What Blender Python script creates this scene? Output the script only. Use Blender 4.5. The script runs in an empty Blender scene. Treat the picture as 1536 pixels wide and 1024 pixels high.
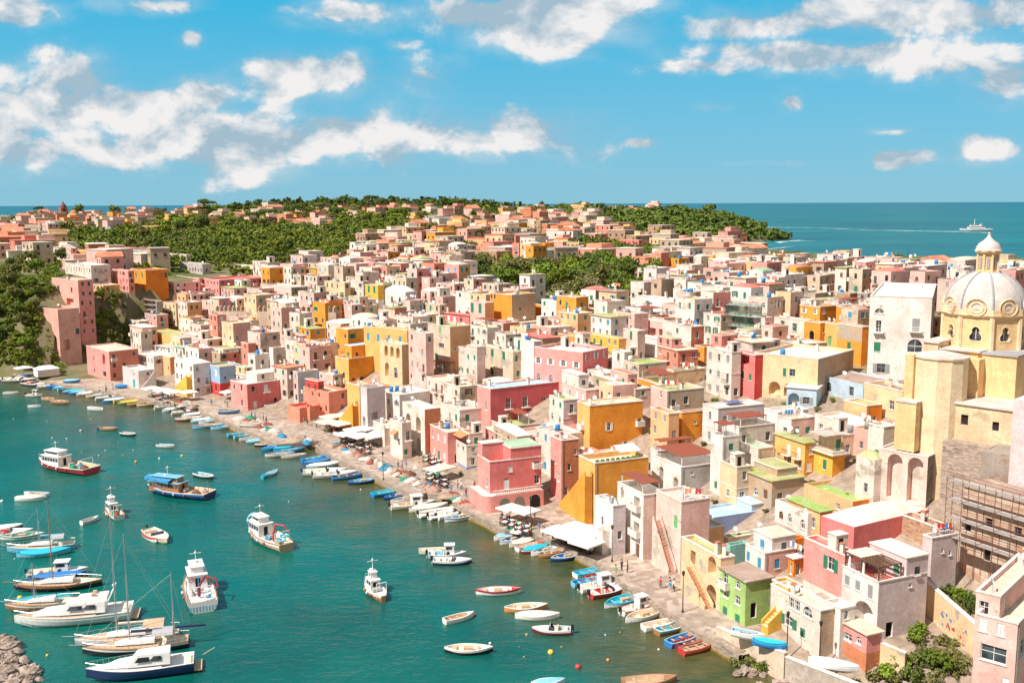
import bpy, math, random
import numpy as np
from mathutils import Vector, Matrix
from mathutils.geometry import tessellate_polygon
rnd = random.Random(7)
SC = bpy.context.scene
COL = SC.collection
# ------------------------------------------------------------ camera
F = 1493.33                      # focal length in photograph pixels (1536 wide)
CAMZ = 55.0
PITCH = math.atan((512 - 305.2) / F)
ROLL = math.radians(0.23)
cd = bpy.data.cameras.new('camera'); cam = bpy.data.objects.new('camera', cd); COL.objects.link(cam)
cd.sensor_width = 36; cd.lens = 35; cd.clip_start = 1; cd.clip_end = 200000
RM = Matrix.Rotation(math.pi / 2 - PITCH, 3, 'X') @ Matrix.Rotation(-ROLL, 3, 'Z')
cam.matrix_world = Matrix.Translation((0, 0, CAMZ)) @ RM.to_4x4()
SC.camera = cam
RMI = RM.inverted()
CAM = Vector((0, 0, CAMZ))
# ------------------------------------------------------------ light
SUN_EL = math.radians(50)
SUN_H = Vector((-0.80, -0.60, 0)).normalized()
sd = bpy.data.lights.new('sun', 'SUN'); sun = bpy.data.objects.new('sun', sd); COL.objects.link(sun)
sd.energy = 4.9; sd.angle = math.radians(0.6); sd.color = (1.0, 0.925, 0.855)
sdir = Vector((SUN_H.x * math.cos(SUN_EL), SUN_H.y * math.cos(SUN_EL), math.sin(SUN_EL)))
sun.rotation_euler = sdir.to_track_quat('Z', 'Y').to_euler()
SC.view_settings.view_transform = 'Standard'; SC.view_settings.look = 'None'
SC.view_settings.exposure = 0.42; SC.view_settings.gamma = 1.0

def ray(u, v):
    return RM @ Vector(((u - 768) / F, (512 - v) / F, -1))
def P(u, v, z=0.0):
    d = ray(u, v); t = (z - CAMZ) / d.z
    return CAM + d * t
def PD(u, v, D):
    d = ray(u, v); return CAM + d * (D / d.y)
def proj(p):
    q = RMI @ (Vector(p) - CAM)
    return 768 + F * q.x / -q.z, 512 - F * q.y / -q.z

# ------------------------------------------------------------ world: Nishita sky with procedural cumulus
world = bpy.data.worlds.new("World"); SC.world = world; world.use_nodes = True
wn = world.node_tree; wn.nodes.clear(); WN = wn.nodes; WL = wn.links
def nd(tree, typ, **kw):
    n = tree.nodes.new(typ)
    for k, v in kw.items():
        if k.startswith('i_'):
            key = k[2:]; key = int(key) if key.isdigit() else key.replace('_', ' ')
            n.inputs[key].default_value = v
        else: setattr(n, k, v)
    return n
sky = nd(wn, 'ShaderNodeTexSky', sky_type='NISHITA', sun_disc=False)
sky.sun_elevation = SUN_EL; sky.sun_rotation = math.atan2(SUN_H.x, SUN_H.y)
sky.air_density = 1.0; sky.dust_density = 0.6; sky.ozone_density = 2.0; sky.altitude = 50
tc = nd(wn, 'ShaderNodeTexCoord')
sep = nd(wn, 'ShaderNodeSeparateXYZ'); WL.new(tc.outputs['Generated'], sep.inputs[0])
ay = nd(wn, 'ShaderNodeMath', operation='ABSOLUTE'); WL.new(sep.outputs[1], ay.inputs[0])
my = nd(wn, 'ShaderNodeMath', operation='MAXIMUM', i_1=0.05); WL.new(ay.outputs[0], my.inputs[0])
dx = nd(wn, 'ShaderNodeMath', operation='DIVIDE'); WL.new(sep.outputs[0], dx.inputs[0]); WL.new(my.outputs[0], dx.inputs[1])
dz = nd(wn, 'ShaderNodeMath', operation='DIVIDE'); WL.new(sep.outputs[2], dz.inputs[0]); WL.new(my.outputs[0], dz.inputs[1])
cv = nd(wn, 'ShaderNodeCombineXYZ'); WL.new(dx.outputs[0], cv.inputs[0]); WL.new(dz.outputs[0], cv.inputs[1])
BL = [(60,165,120,48,1.0),(112,112,58,34,1.05),(20,190,120,45,.9),(225,165,60,28,.9),(310,142,55,24,.95),(460,118,95,36,1.0),(520,105,42,26,1.0),
      (300,205,230,32,.8),(560,190,190,26,.7),(790,205,95,34,.9),(700,215,150,26,.8),(640,112,60,36,.72),(540,22,120,24,.9),
      (700,20,90,34,1.1),(830,28,150,46,1.15),(900,15,110,28,1.0),(1120,38,110,26,.95),(1300,22,200,32,1.0),(1480,18,120,30,1.0),(1200,82,200,24,.95),
      (1050,98,90,16,.85),(1440,95,90,36,1.0),(1500,115,70,42,.95),(287,58,24,14,.74),(608,68,26,11,.72),(1352,236,56,13,.80),(1488,226,60,18,.72),
      (1186,152,18,17,.74),(15,18,70,20,.9),(250,8,90,14,.85),(1070,160,30,8,.6),(960,214,30,8,.6),(1340,198,40,6,.6),(1180,245,60,5,.5),(150,240,120,14,.6),(400,236,160,12,.55),
      (110,222,190,46,.92),(350,212,260,46,.95),(610,205,230,40,.9),(800,190,110,30,.85),(1000,-80,500,40,1.0)]
prev = None
for (bx, by, rx, ry, w) in BL:
    r = ray(bx, by); ca, cb = r.x / r.y, r.z / r.y
    sx, sy = F / rx, F / ry
    m = nd(wn, 'ShaderNodeVectorMath', operation='MULTIPLY_ADD'); WL.new(cv.outputs[0], m.inputs[0])
    m.inputs[1].default_value = (sx, sy, 0); m.inputs[2].default_value = (-ca * sx, -cb * sy, 0)
    l = nd(wn, 'ShaderNodeVectorMath', operation='LENGTH'); WL.new(m.outputs[0], l.inputs[0])
    q = nd(wn, 'ShaderNodeMath', operation='MULTIPLY_ADD'); WL.new(l.outputs['Value'], q.inputs[0]); q.inputs[1].default_value = -w * .62; q.inputs[2].default_value = w
    if prev is None: prev = q
    else:
        x = nd(wn, 'ShaderNodeMath', operation='SMOOTH_MAX'); x.inputs[2].default_value = .15
        WL.new(prev.outputs[0], x.inputs[0]); WL.new(q.outputs[0], x.inputs[1]); prev = x
def cnoise(off, scale=9.0, detail=6, rough=.6):
    mm = nd(wn, 'ShaderNodeVectorMath', operation='MULTIPLY_ADD'); WL.new(cv.outputs[0], mm.inputs[0])
    mm.inputs[1].default_value = (1, 1.5, 1); mm.inputs[2].default_value = off
    t = nd(wn, 'ShaderNodeTexNoise'); t.inputs['Scale'].default_value = scale; t.inputs['Detail'].default_value = detail
    t.inputs['Roughness'].default_value = rough; t.inputs['Distortion'].default_value = .25; WL.new(mm.outputs[0], t.inputs['Vector']); return t
n1 = cnoise((0, 0, 3.0)); n2 = cnoise((0.012, -0.03, 3.0))
n3 = cnoise((5, 0, 1.0), 22.0, 5, .62)
def billow(off, scale=15.0):
    mm = nd(wn, 'ShaderNodeVectorMath', operation='MULTIPLY_ADD'); mm.inputs[1].default_value = (1, 1.25, 1); mm.inputs[2].default_value = off
    wv = nd(wn, 'ShaderNodeVectorMath', operation='MULTIPLY_ADD'); WL.new(n3.outputs['Color'], wv.inputs[0]); wv.inputs[1].default_value = (.035, .035, 0); WL.new(cv.outputs[0], wv.inputs[2]); WL.new(wv.outputs[0], mm.inputs[0])
    v = nd(wn, 'ShaderNodeTexVoronoi', feature='F1'); v.inputs['Scale'].default_value = scale; v.inputs['Detail'].default_value = 1.5; v.inputs['Roughness'].default_value = .5; v.normalize = True
    WL.new(mm.outputs[0], v.inputs['Vector']); return v.outputs['Distance']
b1 = billow((0, 0, 0))
s1 = nd(wn, 'ShaderNodeMath', operation='MULTIPLY_ADD'); WL.new(n1.outputs[0], s1.inputs[0]); s1.inputs[1].default_value = 1.7; WL.new(prev.outputs[0], s1.inputs[2])
s1b = nd(wn, 'ShaderNodeMath', operation='MULTIPLY_ADD'); WL.new(n3.outputs[0], s1b.inputs[0]); s1b.inputs[1].default_value = .5; WL.new(s1.outputs[0], s1b.inputs[2])
s1c = nd(wn, 'ShaderNodeMath', operation='MULTIPLY_ADD'); WL.new(b1, s1c.inputs[0]); s1c.inputs[1].default_value = -1.5; WL.new(s1b.outputs[0], s1c.inputs[2])
den0 = nd(wn, 'ShaderNodeMapRange', interpolation_type='SMOOTHSTEP'); WL.new(s1c.outputs[0], den0.inputs[0])
den0.inputs[1].default_value = .95; den0.inputs[2].default_value = 1.30; den0.inputs[4].default_value = .96
soft = nd(wn, 'ShaderNodeMapRange', interpolation_type='SMOOTHSTEP'); WL.new(s1.outputs[0], soft.inputs[0]); soft.inputs[1].default_value = .86; soft.inputs[2].default_value = 1.85; soft.inputs[4].default_value = .58
den = nd(wn, 'ShaderNodeMath', operation='MAXIMUM'); WL.new(den0.outputs[0], den.inputs[0]); WL.new(soft.outputs[0], den.inputs[1])
# light side of the lumps
emb = nd(wn, 'ShaderNodeMath', operation='SUBTRACT'); WL.new(n2.outputs[0], emb.inputs[0]); WL.new(n1.outputs[0], emb.inputs[1])
emb3 = nd(wn, 'ShaderNodeMath', operation='MULTIPLY_ADD'); WL.new(b1, emb3.inputs[0]); emb3.inputs[1].default_value = .14; emb3a = nd(wn, 'ShaderNodeMath', operation='SUBTRACT', i_1=.05); WL.new(emb.outputs[0], emb3a.inputs[0]); WL.new(emb3a.outputs[0], emb3.inputs[2])
lit0 = nd(wn, 'ShaderNodeMapRange'); WL.new(emb3.outputs[0], lit0.inputs[0]); lit0.inputs[1].default_value = .075; lit0.inputs[2].default_value = -.09
lit = nd(wn, 'ShaderNodeMath', operation='MULTIPLY'); WL.new(lit0.outputs[0], lit.inputs[0])
dcl = nd(wn, 'ShaderNodeMapRange'); WL.new(den0.outputs[0], dcl.inputs[0]); dcl.inputs[3].default_value = .55; WL.new(dcl.outputs[0], lit.inputs[1])
crm = nd(wn, 'ShaderNodeMix', data_type='RGBA'); WL.new(lit.outputs[0], crm.inputs[0])
crm.inputs[6].default_value = (4.6, 6.2, 7.4, 1); crm.inputs[7].default_value = (11.2, 10.8, 10.6, 1)
el = nd(wn, 'ShaderNodeMapRange'); WL.new(sep.outputs[2], el.inputs[0]); el.inputs[1].default_value = 0; el.inputs[2].default_value = .22
tcol = nd(wn, 'ShaderNodeMix', data_type='RGBA'); WL.new(el.outputs[0], tcol.inputs[0])
tcol.inputs[6].default_value = (.30, .84, 1.32, 1); tcol.inputs[7].default_value = (.13, .90, 1.12, 1)
tint = nd(wn, 'ShaderNodeMix', data_type='RGBA', blend_type='MULTIPLY'); tint.inputs[0].default_value = 1
WL.new(sky.outputs[0], tint.inputs[6]); WL.new(tcol.outputs[2], tint.inputs[7])
grad = nd(wn, 'ShaderNodeMix', data_type='RGBA'); WL.new(el.outputs[0], grad.inputs[0]); grad.inputs[6].default_value = (3.6, 7.2, 9.0, 1); grad.inputs[7].default_value = (.15, 6.0, 9.8, 1)
tin2 = nd(wn, 'ShaderNodeMix', data_type='RGBA'); tin2.inputs[0].default_value = .85; WL.new(tint.outputs[2], tin2.inputs[6]); WL.new(grad.outputs[2], tin2.inputs[7])
mix = nd(wn, 'ShaderNodeMix', data_type='RGBA'); WL.new(den.outputs[0], mix.inputs[0]); WL.new(tin2.outputs[2], mix.inputs[6]); WL.new(crm.outputs[2], mix.inputs[7])
# neutral veil added to the unseen sky overhead and behind, warms the shade
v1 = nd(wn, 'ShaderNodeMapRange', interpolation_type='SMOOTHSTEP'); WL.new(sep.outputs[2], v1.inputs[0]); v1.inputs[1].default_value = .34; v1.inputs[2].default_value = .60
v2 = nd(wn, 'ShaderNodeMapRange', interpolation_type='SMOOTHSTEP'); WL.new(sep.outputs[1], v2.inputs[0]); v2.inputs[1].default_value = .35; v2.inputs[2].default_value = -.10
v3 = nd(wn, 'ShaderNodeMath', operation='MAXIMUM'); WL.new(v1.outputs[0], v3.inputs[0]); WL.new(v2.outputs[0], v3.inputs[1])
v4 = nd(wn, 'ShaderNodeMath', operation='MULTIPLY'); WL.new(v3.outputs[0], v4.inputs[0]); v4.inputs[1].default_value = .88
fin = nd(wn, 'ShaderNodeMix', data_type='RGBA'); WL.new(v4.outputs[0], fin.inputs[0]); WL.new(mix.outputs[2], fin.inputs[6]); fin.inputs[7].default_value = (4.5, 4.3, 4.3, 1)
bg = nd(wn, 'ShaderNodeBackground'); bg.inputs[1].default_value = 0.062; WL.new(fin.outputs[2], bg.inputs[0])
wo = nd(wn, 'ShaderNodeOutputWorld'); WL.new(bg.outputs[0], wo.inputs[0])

# ------------------------------------------------------------ objects, tags
KIDS = {}
LANDMARKS = []       # (noun phrase, u, v)
AUTO = []            # objects whose label is completed at the end
def tag(o, label=None, cat=None, group=None, kind=None):
    if label: o['label'] = label
    if cat: o['category'] = cat
    if group: o['group'] = group
    if kind: o['kind'] = kind
    return o
def empty(name, loc, rz=0, label=None, cat=None, group=None):
    o = bpy.data.objects.new(name, None); COL.objects.link(o); o.location = loc; o.rotation_euler = (0, 0, rz)
    o.empty_display_size = .5
    return tag(o, label, cat, group)
def link(name, me, parent=None, loc=None, rz=None, scale=None):
    o = bpy.data.objects.new(name, me); COL.objects.link(o)
    if parent is not None: o.parent = parent; KIDS.setdefault(parent.name, []).append(o)
    if loc is not None: o.location = loc
    if rz is not None: o.rotation_euler = (0, 0, rz)
    if scale is not None: o.scale = scale
    return o
def kids(o):
    return KIDS.get(o.name, [])
def copy_tree(o, parent=None):
    c = o.copy(); COL.objects.link(c)
    if parent is not None: c.parent = parent; KIDS.setdefault(parent.name, []).append(c)
    for ch in kids(o): copy_tree(ch, c)
    return c

class MB:
    """collects faces and links them as one mesh"""
    def __init__(s): s.v = []; s.f = []; s.m = []; s.slots = []; s.smooth = []
    def slot(s, m):
        if m not in s.slots: s.slots.append(m)
        return s.slots.index(m)
    def add(s, vs, fs, m, smooth=False):
        b = len(s.v); s.v.extend([tuple(x) for x in vs]); k = s.slot(m)
        for f in fs: s.f.append(tuple(i + b for i in f)); s.m.append(k); s.smooth.append(smooth)
    def quad(s, a, b, c, d, m): s.add([a, b, c, d], [(0, 1, 2, 3)], m)
    def box(s, x0, y0, z0, x1, y1, z1, m, M=None):
        vs = [(x0,y0,z0),(x1,y0,z0),(x1,y1,z0),(x0,y1,z0),(x0,y0,z1),(x1,y0,z1),(x1,y1,z1),(x0,y1,z1)]
        if M is not None: vs = [M @ Vector(p) for p in vs]
        s.add(vs, [(0,3,2,1),(4,5,6,7),(0,1,5,4),(1,2,6,5),(2,3,7,6),(3,0,4,7)], m)
    def prism(s, pts, z0, z1, m, mt=None):
        n = len(pts)
        vs = [(p[0], p[1], z0) for p in pts] + [(p[0], p[1], z1) for p in pts]
        s.add(vs, [(i, (i+1) % n, (i+1) % n + n, i + n) for i in range(n)], m)
        tr = tessellate_polygon([[Vector((p[0], p[1], 0)) for p in pts]])
        s.add([(p[0], p[1], z1) for p in pts], [tuple(t) for t in tr], mt or m)
        s.add([(p[0], p[1], z0) for p in pts], [tuple(t) for t in tr], m)
    def tube(s, a, b, r, m, r2=None, n=6, caps=True):
        a = Vector(a); b = Vector(b); d = b - a
        if d.length < 1e-6: return
        r2 = r if r2 is None else r2
        q = d.to_track_quat('Z', 'Y'); vs = []
        for (c, rr) in ((a, r), (b, r2)):
            for i in range(n):
                t = 2 * math.pi * i / n; vs.append(c + q @ Vector((rr * math.cos(t), rr * math.sin(t), 0)))
        s.add(vs, [(i, (i+1) % n, (i+1) % n + n, i + n) for i in range(n)], m, n > 6)
        if caps: s.add(vs, [tuple(range(n))[::-1], tuple(range(n, 2*n))], m)
    def lathe(s, prof, m, n=16, c=(0, 0, 0), a0=0, a1=2*math.pi, smooth=True):
        full = abs(a1 - a0 - 2*math.pi) < 1e-4; k = n if full else n + 1; vs = []
        for (r, z) in prof:
            for i in range(k):
                t = a0 + (a1 - a0) * i / n; vs.append((c[0] + r*math.cos(t), c[1] + r*math.sin(t), c[2] + z))
        fs = []
        for j in range(len(prof)-1):
            for i in range(n):
                i2 = (i+1) % k
                fs.append((j*k+i, j*k+i2, (j+1)*k+i2, (j+1)*k+i))
        s.add(vs, fs, m, smooth)
    def ball(s, c, r, m, n=8, k=5, sz=1.0):
        s.lathe([(r*math.sin(math.pi*j/k), -r*sz*math.cos(math.pi*j/k)) for j in range(k+1)], m, n, c)
    def mesh(s, name):
        me = bpy.data.meshes.new(name); me.from_pydata(s.v, [], s.f)
        for m in s.slots: me.materials.append(m)
        me.polygons.foreach_set('material_index', s.m); me.polygons.foreach_set('use_smooth', s.smooth); me.update()
        return me
    def build(s, name, parent=None, loc=None, rz=None):
        return link(name, s.mesh(name), parent, loc, rz)

# ------------------------------------------------------------ materials
MC = {}
def base_mat(name, rough=.8, spec=.3):
    m = bpy.data.materials.new(name); m.use_nodes = True; t = m.node_tree; b = t.nodes['Principled BSDF']
    b.inputs['Roughness'].default_value = rough; b.inputs['Specular IOR Level'].default_value = spec
    return m, t, b
def geo_pos(t): return t.nodes.new('ShaderNodeNewGeometry').outputs['Position']
def noise(t, vec, scale, detail=4, rough=.6, vscale=None):
    if vscale:
        mp = nd(t, 'ShaderNodeVectorMath', operation='MULTIPLY'); t.links.new(vec, mp.inputs[0]); mp.inputs[1].default_value = vscale; vec = mp.outputs[0]
    n = nd(t, 'ShaderNodeTexNoise'); n.inputs['Scale'].default_value = scale; n.inputs['Detail'].default_value = detail; n.inputs['Roughness'].default_value = rough
    t.links.new(vec, n.inputs['Vector']); return n.outputs[0]
def rng(t, x, a, b, c=0., d=1.):
    n = nd(t, 'ShaderNodeMapRange'); t.links.new(x, n.inputs[0])
    for i, q in enumerate((a, b, c, d)): n.inputs[i+1].default_value = q
    return n.outputs[0]
def mixc(t, fac, a, b, mode='MIX'):
    n = nd(t, 'ShaderNodeMix', data_type='RGBA', blend_type=mode)
    if isinstance(fac, (int, float)): n.inputs[0].default_value = fac
    else: t.links.new(fac, n.inputs[0])
    for i, q in ((6, a), (7, b)):
        if isinstance(q, tuple): n.inputs[i].default_value = q if len(q) == 4 else q + (1,)
        else: t.links.new(q, n.inputs[i])
    return n.outputs[2]
def bump(t, b, h, strength=.3, dist=.05):
    n = nd(t, 'ShaderNodeBump'); n.inputs['Strength'].default_value = strength; n.inputs['Distance'].default_value = dist
    t.links.new(h, n.inputs['Height']); t.links.new(n.outputs[0], b.inputs['Normal'])
def plain(name, c, rough=.6, spec=.4, metal=0, var=.12):
    if name in MC: return MC[name]
    m, t, b = base_mat(name, rough, spec); b.inputs['Metallic'].default_value = metal
    p = geo_pos(t); n = noise(t, p, 2.2, 3)
    k = rng(t, n, .3, .7); c4 = c + (1,)
    t.links.new(mixc(t, k, tuple(x*(1-var) for x in c), tuple(min(1, x*(1+var)) for x in c)), b.inputs['Base Color'])
    MC[name] = m; return m
def plaster(name, c, peel=.35, under=(.52, .44, .35), streak=.68):
    """weathered lime plaster: mottling, rain streaks, bare patches"""
    if name in MC: return MC[name]
    m, t, b = base_mat(name, .9, .15); p = geo_pos(t)
    mot = rng(t, noise(t, p, .35, 5, .65), .3, .7)
    dk = (c[0]*.80, c[1]*.74, c[2]*.70); lt = tuple(min(.92, x*1.06+.01) for x in c)
    col = mixc(t, mot, dk, lt)
    col = mixc(t, rng(t, noise(t, p, .11, 6, .72), .54, .68, 0, .45), col, (c[0]*.60+.04, c[1]*.52+.03, c[2]*.46+.03))
    st = rng(t, noise(t, p, 1.0, 4, .7, (1.6, 1.6, .13)), .52, .78, 0, streak)
    col = mixc(t, st, col, tuple(x*.62+.03 for x in c))
    fine = rng(t, noise(t, p, 3.0, 5, .7), .35, .7, .82, 1.08)
    mul = nd(t, 'ShaderNodeVectorMath', operation='SCALE'); t.links.new(col, mul.inputs[0]); t.links.new(fine, mul.inputs[3]); col = mul.outputs[0]
    pl = rng(t, noise(t, p, .22, 7, .68, (1, 1, 1.4)), .80 - peel*.42, .84 - peel*.42)
    ubase = mixc(t, rng(t, noise(t, p, 2.5, 4, .7), .3, .7), tuple(x*.7 for x in under), under)
    col = mixc(t, pl, col, ubase)
    t.links.new(col, b.inputs['Base Color'])
    bump(t, b, noise(t, p, 1.4, 5, .7), .35, .12)
    MC[name] = m; return m
WALLC = dict(
 rosa=(.88,.47,.39), pink=(.90,.37,.33), pink2=(.86,.25,.24), rose=(.66,.15,.17), palepink=(.88,.56,.49), salmon=(.85,.32,.22), terracotta=(.66,.26,.13),
 yellow=(.92,.51,.17), ochre=(.89,.35,.05), amber=(.90,.38,.06), lemon=(.92,.53,.09), cream=(.90,.64,.39), orange=(.90,.29,.04), peach=(.90,.52,.27),  # amber is matched to yellow plaster in shade
 white=(.86,.81,.76), offwhite=(.84,.75,.66), lilac=(.74,.64,.64), blue=(.36,.52,.74), skyblue=(.55,.70,.82), periwinkle=(.30,.38,.62),
 green=(.42,.64,.22), teal=(.28,.58,.52), red=(.66,.08,.07), grey=(.55,.52,.50), beige=(.76,.61,.46), tan=(.58,.42,.28), blush=(.84,.63,.55))
def wall(c):
    if c == 'stone': return stone('stone_wall', (.50,.40,.29))
    if c == 'brick': return stone('brown_stone_wall', (.44,.27,.17))
    if c == 'greystone': return stone('grey_stone_wall', (.36,.31,.27))
    pe = {'white':.42,'offwhite':.55,'beige':.6,'blush':.55,'cream':.45,'palepink':.45,'tan':.7,'pink':.3,'ochre':.25,'yellow':.35,'grey':.5}.get(c, .25)
    return plaster(c + '_plaster', WALLC[c], pe)
def stone(name, c):
    if name in MC: return MC[name]
    m, t, b = base_mat(name, .92, .15); p = geo_pos(t)
    v = nd(t, 'ShaderNodeTexVoronoi'); v.inputs['Scale'].default_value = 1.6
    mp = nd(t, 'ShaderNodeVectorMath', operation='MULTIPLY'); t.links.new(p, mp.inputs[0]); mp.inputs[1].default_value = (1, 1, 2.0); t.links.new(mp.outputs[0], v.inputs['Vector'])
    s2 = nd(t, 'ShaderNodeSeparateColor'); t.links.new(v.outputs['Color'], s2.inputs[0])
    col = mixc(t, s2.outputs[0], tuple(x*.68 for x in c), tuple(min(1, x*1.25) for x in c))
    col = mixc(t, rng(t, noise(t, p, .3, 6, .7), .45, .62, 0, .55), col, (c[0]*1.25, c[1]*1.28, c[2]*1.3))
    col = mixc(t, rng(t, v.outputs['Distance'], .0, .12, .55, 0), col, tuple(x*.5 for x in c))
    t.links.new(col, b.inputs['Base Color']); bump(t, b, v.outputs['Distance'], .5, .15)
    MC[name] = m; return m
ROOFC = dict(greyroof=((.46,.40,.36),(.62,.55,.49)), whiteroof=((.62,.56,.49),(.80,.76,.70)), mossroof=((.34,.38,.12),(.52,.48,.28)), greenroof=((.30,.46,.30),(.42,.55,.38)),
 grassroof=((.26,.42,.10),(.46,.52,.22)), tileroof=((.50,.17,.10),(.66,.30,.18)), brownroof=((.36,.25,.20),(.46,.34,.27)), redroof=((.60,.15,.12),(.66,.24,.20)), blueroof=((.36,.60,.80),(.5,.72,.86)), beigeroof=((.62,.50,.38),(.74,.63,.50)), navyroof=((.10,.12,.25),(.2,.22,.38)))
def roofm(c):
    k = c
    if k in MC: return MC[k]
    a, b2 = ROOFC[c]; m, t, b = base_mat(k, .92, .15); p = geo_pos(t)
    col = mixc(t, rng(t, noise(t, p, .28, 7, .7), .38, .62), a, b2)
    col = mixc(t, rng(t, noise(t, p, 1.7, 4, .7), .5, .75, 0, .55), col, tuple(x*.6 for x in a))
    col = mixc(t, rng(t, noise(t, p, .5, 3), .62, .7, 0, .7), col, (.66, .58, .48))
    t.links.new(col, b.inputs['Base Color']); bump(t, b, noise(t, p, 3, 4), .3, .08); MC[k] = m; return m
def glassm():
    if 'glass' in MC: return MC['glass']
    m, t, b = base_mat('dark_glass', .12, .6)
    p = geo_pos(t); t.links.new(mixc(t, rng(t, noise(t, p, .6, 2), .4, .6), (.02, .025, .03), (.09, .10, .11)), b.inputs['Base Color']); MC['glass'] = m; return m
M_GREEN = plain('green_shutter', (.03, .20, .11), .5); M_BLUE = plain('blue_shutter', (.05, .30, .48), .5); M_BROWN = plain('brown_wood', (.16, .08, .045), .6)
M_WOODW = plain('white_wood', (.74, .72, .68), .5); M_TURQ = plain('turquoise_paint', (.05, .42, .50), .5); M_DARK = plain('dark_interior', (.035, .028, .025), .9, .1)
M_GREY = plain('grey_paint', (.30, .30, .30), .5); M_LGREEN = plain('light_green_paint', (.15, .45, .16), .5)
M_TRIM = plaster('trim_plaster', (.82, .77, .71), .1); M_TERRA = plain('terracotta', (.50, .17, .08), .8); M_METAL = plain('dark_metal', (.05, .05, .05), .4, .5)
M_STEEL = plain('pale_metal', (.55, .55, .55), .35, .5, .6)
M_WHITE = plain('white_plastic', (.78, .78, .76), .4, .5, 0, .06)
M_CANVAS = plain('white_canvas', (.80, .76, .70), .85, .2, 0, .08); M_CANVAS2 = plain('cream_canvas', (.72, .62, .50), .85, .2, 0, .08)
M_RUST = plain('rust_pergola', (.30, .085, .05), .8)
M_CLOTHR = plain('red_cloth', (.60, .05, .05), .9); M_CLOTHB = plain('blue_cloth', (.05, .25, .55), .9); M_CLOTHO = plain('orange_cloth', (.75, .25, .10), .9)
# ------------------------------------------------------------ terrain
QP = [(1700,1150),(1500,1090),(1290,1036),(1180,1002),(1100,985),(1035,945),(985,910),(935,880),(895,848),(850,824),(780,797),(755,790),(725,780),(680,760),(640,744),(560,714),(500,687),(435,660),(345,637),(300,619),(250,607),(185,594),(88,577),(40,566),(0,560),(-250,545),(-900,520)]
QW = [P(u, v, 1.2).xy for u, v in QP]
QWA = np.array([(p.x, p.y) for p in QW])
CW = np.array([(700,330),(420,425),(250,482),(185,505),(158,560),(165,700),(205,950),(262,1180),(300,1330),(345,1410),(430,1520),(385,1570),(200,1570),(-100,1520),(-900,1480),(-2600,1400)], float)
def sdist(X, Y, L, sign=1):
    """signed distance to a polyline, positive on its right-hand side (sign=1) plus parameter"""
    best = np.full(X.shape, 1e18); sg = np.zeros(X.shape); par = np.zeros(X.shape)
    for i in range(len(L)-1):
        ax, ay_ = L[i]; bx, by = L[i+1]; ex, ey = bx-ax, by-ay_; ll = ex*ex+ey*ey
        t = np.clip(((X-ax)*ex+(Y-ay_)*ey)/ll, 0, 1)
        ddx = X-(ax+t*ex); ddy = Y-(ay_+t*ey); d = ddx*ddx+ddy*ddy
        c = (ex*(Y-ay_)-ey*(X-ax)) * -1
        w = d < best - 1e-9
        best = np.where(w, d, best); sg = np.where(w, np.sign(c), sg); par = np.where(w, i+t, par)
    return np.sqrt(best)*sg*sign, par
def smooth(x, a, b):
    t = np.clip((x-a)/(b-a), 0, 1); return t*t*(3-2*t)
def vnoise(X, Y, s, seed):
    r = np.random.RandomState(seed); ph = r.rand(6)*6.28; out = 0
    for i in range(3):
        k = (1.0+i*.83)/s; a = ph[i]*1.7
        out = out + np.sin((X*math.cos(a)+Y*math.sin(a))*k*6.28+ph[i])*np.sin((-X*math.sin(a+.6)+Y*math.cos(a+.6))*k*6.28+ph[i+3])/(i+1)
    return out/1.8
def theight(X, Y):
    s, par = sdist(X, Y, QWA)
    prof = np.interp(s, [-40,-6,-.5,1,3,7.5,13,20,31,44,62,90,150,300], [-6,-3,-2.5,-1,.9,1.1,1.3,2.8,8.2,14,19,24,27,28])
    rais = np.interp(s, [-40,-6,-1,2.5,4.5,9,16,22,31,44,62,90,150,300], [-6,-3,-.6,.6,1.8,3.1,3.3,4.6,9,14,19,24,27,28])
    apron = np.interp(s, [-40,-6,-.5,1,3,20,34,60,85,110,140,300], [-6,-3,-2.5,-1,.9,1.2,1.6,11,20,26,28,29])
    cliff = np.interp(s, [-40,-6,0,3,9,22,34,60,300], [-6,-3,-.3,1.2,9,23,28,29,30])
    la = smooth(par, 20.9, 21.7); lw = smooth(par, 23.8, 24.1); lr = 1-smooth(par, 3.9, 4.5)
    h = prof*(1-lr)+rais*lr; h = h*(1-la)+apron*la; h = h*(1-lw)+cliff*lw
    # terrain climbs gently to the far side of the island
    far = smooth(Y, 380, 1250)*(14-7*smooth(-X, 260, 520)) + 10*np.exp(-np.abs((X+165)/165.)**3 - np.abs((Y-1150)/210.)**3) + 4*np.exp(-((X+100)/500.)**2-((Y-1150)/250.)**2)
    far = far*smooth(s, 60, 200)
    h = h + far + vnoise(X, Y, 190, 3)*1.3*smooth(s, 80, 200)
    c, _ = sdist(X, Y, CW, -1)
    slope = np.interp(Y, [300, 600, 900, 1500], [2.2, 1.6, .62, .55])
    h = np.minimum(h, np.where(c > 0, c*slope + 1.0 + vnoise(X, Y, 60, 8)*1.5, np.maximum(c*.6, -6)))
    return h
def axis(segs):
    out = []
    for a, b, st in segs:
        n = max(1, int(round((b-a)/st))); out += [a+(b-a)*i/n for i in range(n)]
    return np.array(out+[segs[-1][1]])
GX = axis([(-1500,-420,24),(-420,-230,6),(-230,130,3),(130,330,8),(330,700,24)])
GY = axis([(30,80,8),(80,330,3),(330,700,8),(700,1620,16)])
XX, YY = np.meshgrid(GX, GY)
HH = theight(XX, YY)
from bisect import bisect
GXL, GYL, HL = GX.tolist(), GY.tolist(), HH.tolist()
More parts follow.
